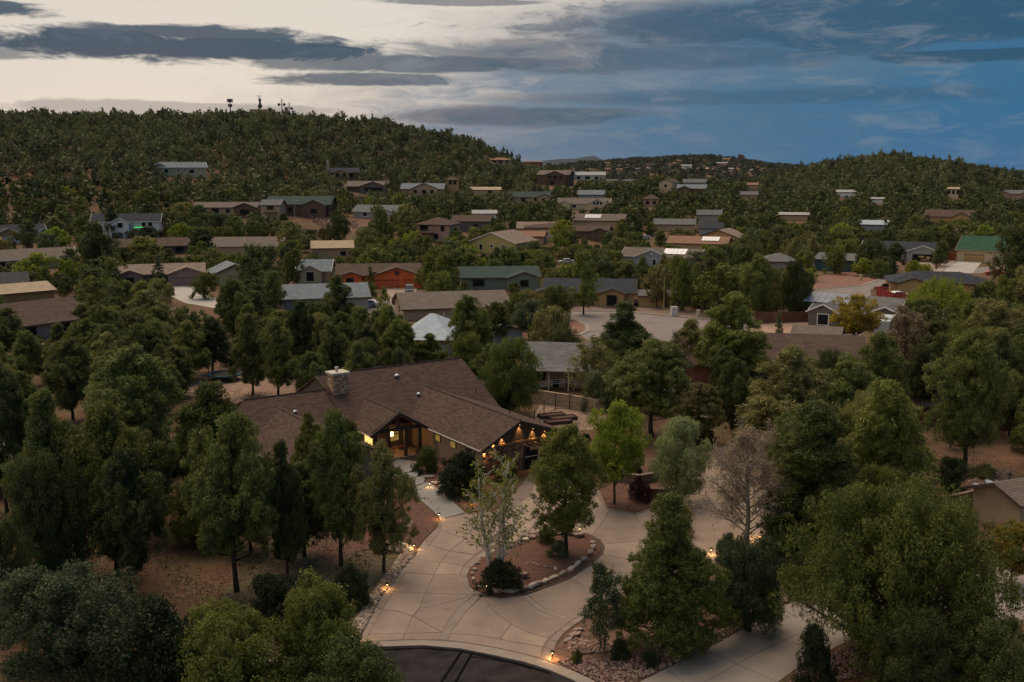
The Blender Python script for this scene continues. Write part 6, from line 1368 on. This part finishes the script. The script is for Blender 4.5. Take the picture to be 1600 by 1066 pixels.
tpx(838, 868, 822, 850, 'shrub', 'cedar', 'spiky green shrub at the back of the island', z=.1); tpx(855, 890, 848, 872, 'shrub', 'bluish', 'grey green shrub in the island hollow', z=.1)
tpx(978, 1020, 745, 782, 'shrub', 'plum', 'dark reddish shrub under the bright shade tree'); tpx(950, 985, 1000, 1030, 'shrub', 'shrub', 'dark creeping shrub in the right bed'); tpx(890, 912, 1015, 1036, 'shrub', 'cedar', 'small green plant near the kerb lamp')
tpx(1000, 1030, 1018, 1042, 'shrub', 'shrub', 'low dark plant beside the crushed stone'); tpx(1225, 1275, 860, 925, 'shrub', 'dark', 'shadowed shrub behind the giant juniper'); tpx(1455, 1515, 715, 765, 'shrub', 'shrub', 'dark oak scrub above the rock bank')
tpx(1196, 1250, 765, 868, 'juniper', 'dark', 'dark juniper behind the giant juniper beside the paved apron'); tpx(1112, 1168, 834, 882, 'shrub', 'bluish', 'grey green bush below the grey half dead tree'); tpx(1040, 1085, 790, 836, 'shrub', 'olive', 'olive shrub behind the feathery cedar top')
tpx(1045, 1108, 500, 588, 'pine', 'olive', 'olive pine on the near side of the curved street'); tpx(930, 992, 532, 596, 'juniper', 'dark', 'dark juniper between the grey roof and the curved street')
tpx(1515, 1560, 725, 750, 'shrub', 'olive', 'olive scrub at the top of the rock bank'); tpx(620, 645, 742, 760, 'shrub', 'shrub', 'little shrub beside the entry steps')
# ---- middle ground, individually seen
mids = [(120, 190, 346, 436, 'pine', 'dark', 'great dark pine left of the white farmhouse drive'), (196, 256, 369, 404, 'broad', 'lime', 'lime green tree before the long brown roof'), (22, 96, 395, 452, 'broad', 'bright', 'bright green maple in front of the grey roofed bungalow'), (88, 132, 405, 452, 'broad', 'bright', 'second bright green maple right of the bungalow maple'),
 (130, 172, 402, 436, 'broad', 'bright', 'small bright maple left of the mauve house'), (292, 340, 356, 412, 'pine', 'dark', 'dark round pine between two brown roofs'), (92, 130, 388, 425, 'pine', 'dark', 'dark pine on the bungalow ridge'), (366, 442, 382, 450, 'juniper', 'dark', 'rounded dark tree right of the sage garage'), (440, 478, 388, 452, 'broad', 'juniper', 'green tree left of the arched window cottage'),
 (652, 724, 388, 462, 'juniper', 'juniper', 'neatly rounded juniper right of the orange house'), (568, 590, 417, 456, 'spruce', 'juniper', 'small conical tree in front of the orange house'), (888, 936, 392, 492, 'pine', 'juniper', 'tall narrow pine before the charcoal roof'), (855, 902, 344, 386, 'broad', 'bright', 'bright green oak beside the cream house'), (968, 1012, 362, 392, 'juniper', 'juniper', 'ball shaped tree left of the solar roofs'),
 (1284, 1324, 382, 428, 'juniper', 'juniper', 'clipped egg shaped tree before the teal house'), (1332, 1388, 372, 428, 'juniper', 'dark', 'round dark tree before the navy roofed house'), (1378, 1416, 380, 428, 'pine', 'dark', 'dark tree left of the open garage'), (1224, 1258, 370, 420, 'poplar', 'olive', 'pale stemmed poplar left of the teal house'), (1252, 1284, 368, 418, 'poplar', 'olive', 'second pale stemmed poplar near the teal house'),
 (1415, 1516, 434, 514, 'willow', 'willow', 'yellow green weeping willow at the gravel lot'), (1296, 1372, 460, 540, 'broad', 'autumn', 'yellowing tree in front of the blue solar roof'), (1206, 1226, 487, 538, 'spruce', 'bluish', 'young spire shaped spruce on the salmon yard'), (1372, 1460, 478, 585, 'sparse', 'grey', 'grey thin tree before the motorhome'), (1545, 1625, 352, 440, 'juniper', 'dark', 'massive dark tree right of the green metal roof'),
 (1420, 1460, 412, 432, 'juniper', 'bright', 'small round bush on the navy roof corner'), (796, 856, 468, 532, 'broad', 'bluish', 'bluish broad tree behind the small pale blue roof'), (846, 892, 482, 527, 'silver', 'bluish', 'silver blue bush tree inside the street bend'), (840, 895, 445, 500, 'juniper', 'juniper', 'green juniper before the charcoal roof garage'), (1000, 1052, 415, 480, 'broad', 'olive', 'olive tree beside the small tan shed'),
 (1040, 1092, 400, 486, 'juniper', 'juniper', 'dense tree behind the yellowish utility pole'), (1080, 1165, 415, 494, 'broad', 'lime', 'wide lime tinted tree along the street verge'), (1150, 1216, 398, 500, 'pine', 'pine', 'tall pine rising behind the board fence'), (1215, 1270, 405, 498, 'juniper', 'dark', 'dark leaning tree behind the board fence'), (1500, 1600, 470, 580, 'pine', 'olive', 'tall olive pine right of the willow'), (1560, 1650, 500, 640, 'pine', 'pine', 'pine behind the dark red board fence'),
 (580, 642, 478, 580, 'pine', 'juniper', 'dense pine left of the icy blue roof'), (694, 770, 462, 575, 'pine', 'juniper', 'full pine right of the icy blue roof'), (745, 800, 472, 545, 'pine', 'juniper', 'tall pine before the long taupe roof'), (497, 560, 430, 520, 'pine', 'pine', 'dark pine covering the blue grey roof'), (588, 612, 448, 500, 'poplar', 'bright', 'slender young tree by the orange house drive'), (490, 545, 505, 600, 'pine', 'pine', 'pine directly behind the stone chimney'),
 (545, 600, 510, 592, 'pine', 'dark', 'dark pine behind the roof skylights'), (590, 660, 500, 590, 'pine', 'juniper', 'bushy pine behind the ranch house ridge'), (640, 700, 522, 590, 'pine', 'juniper', 'pine in front of the icy blue roof'), (696, 762, 520, 600, 'juniper', 'juniper', 'rounded pine at the right end of the ranch house ridge'), (440, 500, 470, 590, 'pine', 'dark', 'tall dark pine left of the chimney'), (335, 400, 436, 545, 'pine', 'pine', 'large pine below the corner driveway'),
 (236, 262, 398, 448, 'spruce', 'bluish', 'small blue spruce before the mauve house'), (258, 274, 442, 462, 'shrub', 'olive', 'round yellow green bush at the mauve house drive'), (222, 256, 436, 456, 'shrub', 'shrub', 'dark hedge under the mauve house window'), (24, 66, 345, 395, 'pine', 'pine', 'pine hiding the cream cottage garage'), (160, 192, 320, 372, 'pine', 'dark', 'pine in front of the white farmhouse gable'), (190, 265, 355, 378, 'shrub', 'shrub', 'dark bushes below the lit balcony'), (292, 330, 320, 360, 'juniper', 'dark', 'round tree left of the split level house'),
 (510, 548, 335, 388, 'juniper', 'dark', 'round oak below the bare cutting'), (575, 620, 320, 385, 'juniper', 'pine', 'oak before the grey ranch house'), (612, 660, 318, 385, 'broad', 'olive', 'olive tree left of the railed balcony'), (430, 480, 345, 405, 'broad', 'olive', 'olive tree below the street lamp'), (1240, 1300, 560, 620, 'pine', 'olive', 'olive pine over the buried brown roof'), (1310, 1420, 520, 680, 'pine', 'pine', 'wide pine before the grey thin tree'),
 (1580, 1680, 600, 730, 'pine', 'pine', 'pine at the right edge above the rock bank'), (1110, 1180, 560, 690, 'pine', 'dark', 'dark pine before the small brown shed'), (1405, 1470, 540, 660, 'pine', 'dark', 'dark pine behind the hidden brown roof'), (1470, 1500, 600, 700, 'pine', 'dark', 'narrow dark pine left of the rock bank pine')]
for m_ in mids: tpx(*m_)
# ---- random filling with minimum spacing, never over houses, roads or what the photograph shows clear
protect += [(560, 745, 960, 1066, 200), (380, 566, 872, 740, 88), (292, 582, 470, 622, 130), (205, 895, 400, 990, 68), (590, 800, 700, 900, 90), (885, 484, 1110, 520, 200), (1268, 436, 1420, 462, 245), (1440, 405, 1545, 430, 260), (600, 446, 655, 474, 215), (1185, 505, 1265, 535, 180), (1085, 690, 1220, 870, 90),
            (262, 448, 345, 482, 210), (1060, 545, 1090, 600, 150), (1480, 735, 1580, 800, 95), (1000, 940, 1260, 1066, 75), (945, 735, 1050, 805, 92), (465, 338, 575, 362, 420), (1462, 404, 1498, 412, 270), (830, 620, 930, 672, 118), (0, 745, 40, 830, 85), (820, 590, 905, 625, 125), (1370, 440, 1425, 478, 200), (1375, 500, 1412, 520, 160), (1275, 425, 1370, 446, 255), (640, 485, 695, 530, 165), (1520, 880, 1600, 985, 80)]
prot = np.array(protect)
def clear(px0, py0, px1, py1, dep, lim):
    ix = np.minimum(px1, prot[:, 2]) - np.maximum(px0, prot[:, 0]); iy = np.minimum(py1, prot[:, 3]) - np.maximum(py0, prot[:, 1])
    a = np.where((ix > 0) & (iy > 0) & (dep < prot[:, 4] + 2), ix * iy, 0); pa = (prot[:, 2] - prot[:, 0]) * (prot[:, 3] - prot[:, 1])
    return not np.any((a > lim * pa) | (a > .22 * (px1 - px0) * (py1 - py0)))
road_poly = [[pz(*p) for p in poly] for poly in (drive_px, [(885, 484), (1040, 490), (1190, 505), (1260, 495), (1280, 450), (1345, 444), (1420, 425), (1640, 412), (1640, 427), (1425, 440), (1362, 455), (1370, 500), (1180, 548), (1085, 550), (930, 542), (880, 512)])]
def inside(x, y, P):
    c = False; j = len(P) - 1
    for i in range(len(P)):
        if (P[i].y > y) != (P[j].y > y) and x < (P[j].x - P[i].x) * (y - P[i].y) / (P[j].y - P[i].y) + P[i].x: c = not c
        j = i
    return c
grid = {}
def near(x, y, r):
    gx, gy = int(x // 8), int(y // 8)
    for i in (-1, 0, 1):
        for j in (-1, 0, 1):
            for a, b, c in grid.get((gx + i, gy + j), ()):
                if (a - x) ** 2 + (b - y) ** 2 < (r + c) ** 2: return True
    return False
def put(x, y, r): grid.setdefault((int(x // 8), int(y // 8)), []).append((x, y, r))
for a in placed: put(a[0], a[1], a[2] * .55)
hx = [(a, b, c) for a, b, c in foot]
cand = []
r = np.random.default_rng(5)
def try_tree(x, y, hh, ww, lim=.12):
    if near(x, y, ww * .36): return None
    for a, b, c in hx:
        if (a - x) ** 2 + (b - y) ** 2 < (c + ww * .35) ** 2: return None
    if y < 320:
        for P in road_poly:
            if inside(x, y, P): return None
        q = HI @ Vector((x, y, 0))
        if -18.5 < q.x < 12.5 and -3 < q.y < 31: return None
    z = h1(x, y); X, Yt, D = prj((x, y, z + hh)); _, Yb, _ = prj((x, y, z)); w = ww / D * FOC
    if not clear(X - w/2, Yt, X + w/2, Yb, D, lim): return None
    if X < -140 or X > 1740: return None
    return z, D, X, Yb
import re as _re
ADJ = {'pine': 'green', 'juniper': 'yellowish green', 'dark': 'very dark', 'olive': 'olive', 'bluish': 'bluish', 'bright': 'bright green', 'cedar': 'mid green', 'lime': 'lime green'}
KND = {'pine': 'pine', 'juniper': 'rounded juniper', 'broad': 'leafy broad tree'}
spots = [(a[0], a[1], lb_) for a, lb_ in zip(foot, foot_label)] + [(HM @ Vector((0, 14, 0))).to_tuple()[:2] + ('sprawling ranch house',)]
def where(kind, leaf, x, y):
    k = min(spots, key=lambda q: (q[0] - x) ** 2 + (q[1] - y) ** 2)[2]
    return '%s %s close to the %s' % (ADJ[leaf], KND[kind], k), '%ss close to the %s' % (KND[kind], k)
for _ in range(5200):
    y = math.sqrt(r.uniform(70 ** 2, 415 ** 2)); x = r.uniform(-.56, .56) * y
    zone = 'n' if y < 205 else 'm'
    if zone == 'n': kind = 'pine' if r.random() < .72 else 'juniper'; hh = r.uniform(6.0, 10.0); ww = hh * r.uniform(.62, .85) if kind == 'pine' else hh * r.uniform(.85, 1.0)
    else: kind = r.choice(['juniper', 'pine', 'broad'], p=[.45, .27, .28]); hh = r.uniform(4.2, 8.2); ww = hh * (r.uniform(.62, .8) if kind == 'pine' else r.uniform(.95, 1.25))
    if kind == 'juniper' and zone == 'n': hh *= .8; ww *= .8
    q = try_tree(x, y, hh, ww, .10)
    if q is None: continue
    z, D, X, Yb = q; put(x, y, ww * .34); cand.append((D, kind, zone, x, y, z, hh, ww))
cand.sort()
cnt = {}
rest = []
for D, kind, zone, x, y, z, hh, ww in cand:
    if cnt.get(kind, 0) >= 280: rest.append((x, y, z, hh, ww, kind)); continue
    cnt[kind] = cnt.get(kind, 0) + 1
    leaf = {'pine': r.choice(['pine', 'juniper', 'dark', 'olive'], p=[.4, .25, .2, .15]), 'juniper': r.choice(['juniper', 'dark', 'olive', 'pine', 'bluish'], p=[.35, .25, .15, .15, .1]), 'broad': r.choice(['juniper', 'bright', 'olive', 'cedar', 'lime', 'dark'], p=[.27, .17, .18, .2, .06, .12])}[kind]
    lb, gr = where(kind, str(leaf), x, y); tree(kind, 1 if D < 150 and kind != 'broad' else 2, Vector((x, y, z - .05)), hh, ww, str(leaf), lb, gr)
# understorey shrubs in the near lots
nsh = 0
for _ in range(900):
    y = math.sqrt(r.uniform(58 ** 2, 200 ** 2)); x = r.uniform(-.54, .54) * y; hh = r.uniform(.7, 1.6); ww = hh * r.uniform(1.3, 1.9)
    q = try_tree(x, y, hh, ww, .02)
    if q is None or nsh > 110: continue
    put(x, y, ww * .4); nsh += 1
    tree('shrub', 1, Vector((x, y, q[0] - .03)), hh, ww, str(r.choice(['shrub', 'olive', 'dark', 'bluish'])), 'low native shrub close to the ' + min(spots, key=lambda q: (q[0] - x) ** 2 + (q[1] - y) ** 2)[2], 'low shrubs between the trees')
# ---- far woods: one mass of thousands of trees (hill slopes, valley, far ridge)
def far_proto(seed, kind):
    rr = np.random.default_rng(seed); n = 13; a = np.arange(n) * 2.4 + rr.normal(0, .4, n); t = rr.uniform(.1, 1, n); f = ENV['dome' if kind else 'pine'](t); rad = f * .5 * rr.uniform(.35, .85, n)
    c = np.stack([np.cos(a) * rad, np.sin(a) * rad, .06 + t * .86], 1); V, F, Tn = leaves(rr, c, np.full(n, .18), 8, .20, .155, .5, 1.0, False, rr.uniform(0, 1, n)); return V, Tn
FP = [far_proto(300 + k, k % 3) for k in range(9)]
FPT = []                                                  # the far ridge is a kilometre and more away: fewer, larger faces
for v, tn in FP:
    q = v.reshape(-1, 3, 3)[::3]; c = q.mean(1, keepdims=True); FPT.append(((c + (q - c) * 1.6).reshape(-1, 3), tn.reshape(-1, 3)[::3].ravel()))
def far_mass(name, pts, label, leaf, FP=FP):
    V = []; Tn = []
    for i, (x, y, z, hh, ww) in enumerate(pts):
        v, tn = FP[i % len(FP)]; a = r.uniform(0, 6.28); ca, sa = math.cos(a), math.sin(a); bias = r.uniform(-.5, .6)
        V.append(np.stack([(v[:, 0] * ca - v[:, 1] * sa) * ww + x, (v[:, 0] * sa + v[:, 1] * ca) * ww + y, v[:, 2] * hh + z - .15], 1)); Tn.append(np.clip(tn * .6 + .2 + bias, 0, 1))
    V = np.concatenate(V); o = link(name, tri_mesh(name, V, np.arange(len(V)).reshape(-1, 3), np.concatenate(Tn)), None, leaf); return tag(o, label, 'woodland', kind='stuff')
HILLF = leafmat('hillside_foliage', (.036, .046, .018), (.118, .128, .050)); VALF = leafmat('valley_foliage', (.036, .052, .016), (.100, .118, .030)); RIDF = leafmat('ridge_foliage', (.036, .044, .026), (.070, .075, .044))
for m_ in (HILLF, VALF, RIDF): pass
hill = []; val = []; ridge = []
for _ in range(34000):
    y = math.sqrt(r.uniform(335 ** 2, 850 ** 2)); x = r.uniform(-.60, .60) * y; z0 = h1(x, y); X = 800 + 1600 * x / y
    onhill = (X < 860 and y > 400) or (X > 1180 and y > 560)
    if onhill: hh = r.uniform(3.0, 7.0) if r.random() < .88 else r.uniform(7, 10.5); ww = min(hh, 7) * r.uniform(.75, 1.15)
    else: hh = r.uniform(3.6, 7.5); ww = hh * r.uniform(1.0, 1.4)
    if onhill and math.sin(x * .043 + 1) * math.sin(y * .05 + x * .02) > .86 and r.random() < .8: continue
    if y < 415 and not onhill and r.random() < .4: continue
    q = try_tree(x, y, hh, ww, .10)
    if q is None: continue
    put(x, y, ww * (.25 if not onhill else .22)); (hill if onhill else val).append((x, y, q[0], hh, ww))
for x, y, z, hh, ww, k in rest: val.append((x, y, z, hh, ww))
for _ in range(5200):
    y = r.uniform(1000, 2150); x = r.uniform(-.02, .34) * y; z = h1(x, y); hh = r.uniform(4, 8); X, Yb, D = prj((x, y, z)); w = 6 / D * FOC
    if not clear(X - w/2, Yb - hh / D * FOC, X + w/2, Yb, D, .2): continue
    ridge.append((x, y, z, hh, hh * 1.3))
for _ in range(900):
    y = r.uniform(850, 1000); x = r.uniform(-.55, .55) * y; z = h1(x, y); hh = r.uniform(4, 7); hill.append((x, y, z, hh, hh))
far_mass('hill_woods', hill, 'dense dark juniper woods covering the hills', HILLF); far_mass('valley_woods', val, 'mixed oak woods filling the far valley', VALF); far_mass('ridge_woods', ridge, 'dark woods on the far ridge', RIDF, FPT)
print('trees', len(cand), cnt, 'hill', len(hill), 'val', len(val), 'ridge', len(ridge), 'shrubs', nsh)

# ---- litter and dry grass on the near soil: uncountable
street_px = kA + [(1000, 1400), (500, 1400), (330, 1200), (340, 1080)]
def litter(name, n, boxes, label, m, tall):
    rr = np.random.default_rng(42 + n); pts = []
    while len(pts) < n:
        x0, x1, y0, y1 = boxes[rr.integers(len(boxes))]; x, y = rr.uniform(x0, x1), rr.uniform(y0, y1)
        if inside(x, y, road_poly[0]) or inside(x, y, [pz(*p) for p in street_px]): continue
        q = HI @ Vector((x, y, 0))
        if -18 < q.x < 11 and -1 < q.y < 30: continue
        if math.sin(x * .9 + 2) * math.sin(y * .7) + rr.normal(0, .5) < .1: continue
        pts.append((x, y))
    p = np.array(pts); k = len(p); a = rr.uniform(0, 6.283, k); s_ = rr.uniform(.5, 1.4, k)[:, None]
    d = np.stack([np.cos(a), np.sin(a), np.zeros(k)], 1); e = np.stack([-np.sin(a), np.cos(a), np.zeros(k)], 1); b = np.stack([p[:, 0], p[:, 1], np.full(k, .055)], 1)
    if tall: tip = b + np.array([0, 0, .15]) * s_ + d * .14 * s_ * rr.normal(size=(k, 1)); V = np.stack([b - e * .05 * s_, b + e * .05 * s_, tip], 1)
    else: V = np.stack([b - e * .035 * s_, b + e * .035 * s_, b + d * .24 * s_ + np.array([0, 0, .03])], 1)
    V = V.reshape(-1, 3); o = link(name, tri_mesh(name, V, np.arange(len(V)).reshape(-1, 3), np.repeat(rr.uniform(0, 1, k), 3)), None, m); tag(o, label, 'ground cover', kind='stuff')
NB = [(-34, -6, 56, 100), (-30, -10, 60, 80), (4, 34, 60, 112), (-40, -20, 95, 125), (20, 48, 70, 120)]
litter('pine_litter', 16000, NB, 'brown needle litter and twigs on the soil under the trees', leafmat('needle_litter', (.06, .038, .024), (.20, .14, .085)), False)
litter('dry_grass', 12000, NB, 'sparse dry grass on the soil under the trees', leafmat('dry_grass_blades', (.09, .085, .035), (.24, .20, .10)), True)

# ================================================================== air
hz = MB(); hz.box((0, 5900, 60), (38000, 12200, 200)); hzo = hz.build('haze', None)
hm = bpy.data.materials.new('thin_blue_haze'); hm.use_nodes = True; hn = hm.node_tree; hn.nodes.remove(hn.nodes['Principled BSDF'])
pv_ = hn.nodes.new('ShaderNodeVolumePrincipled'); pv_.inputs['Color'].default_value = (.42, .68, 1.0, 1); pv_.inputs['Density'].default_value = 0.8e-5; pv_.inputs['Anisotropy'].default_value = .2
hn.links.new(pv_.outputs[0], hn.nodes['Material Output'].inputs['Volume'])
hzo.data.materials.clear(); hzo.data.materials.append(hm); tag(hzo, 'thin bluish evening air over the whole valley', 'haze', kind='stuff')
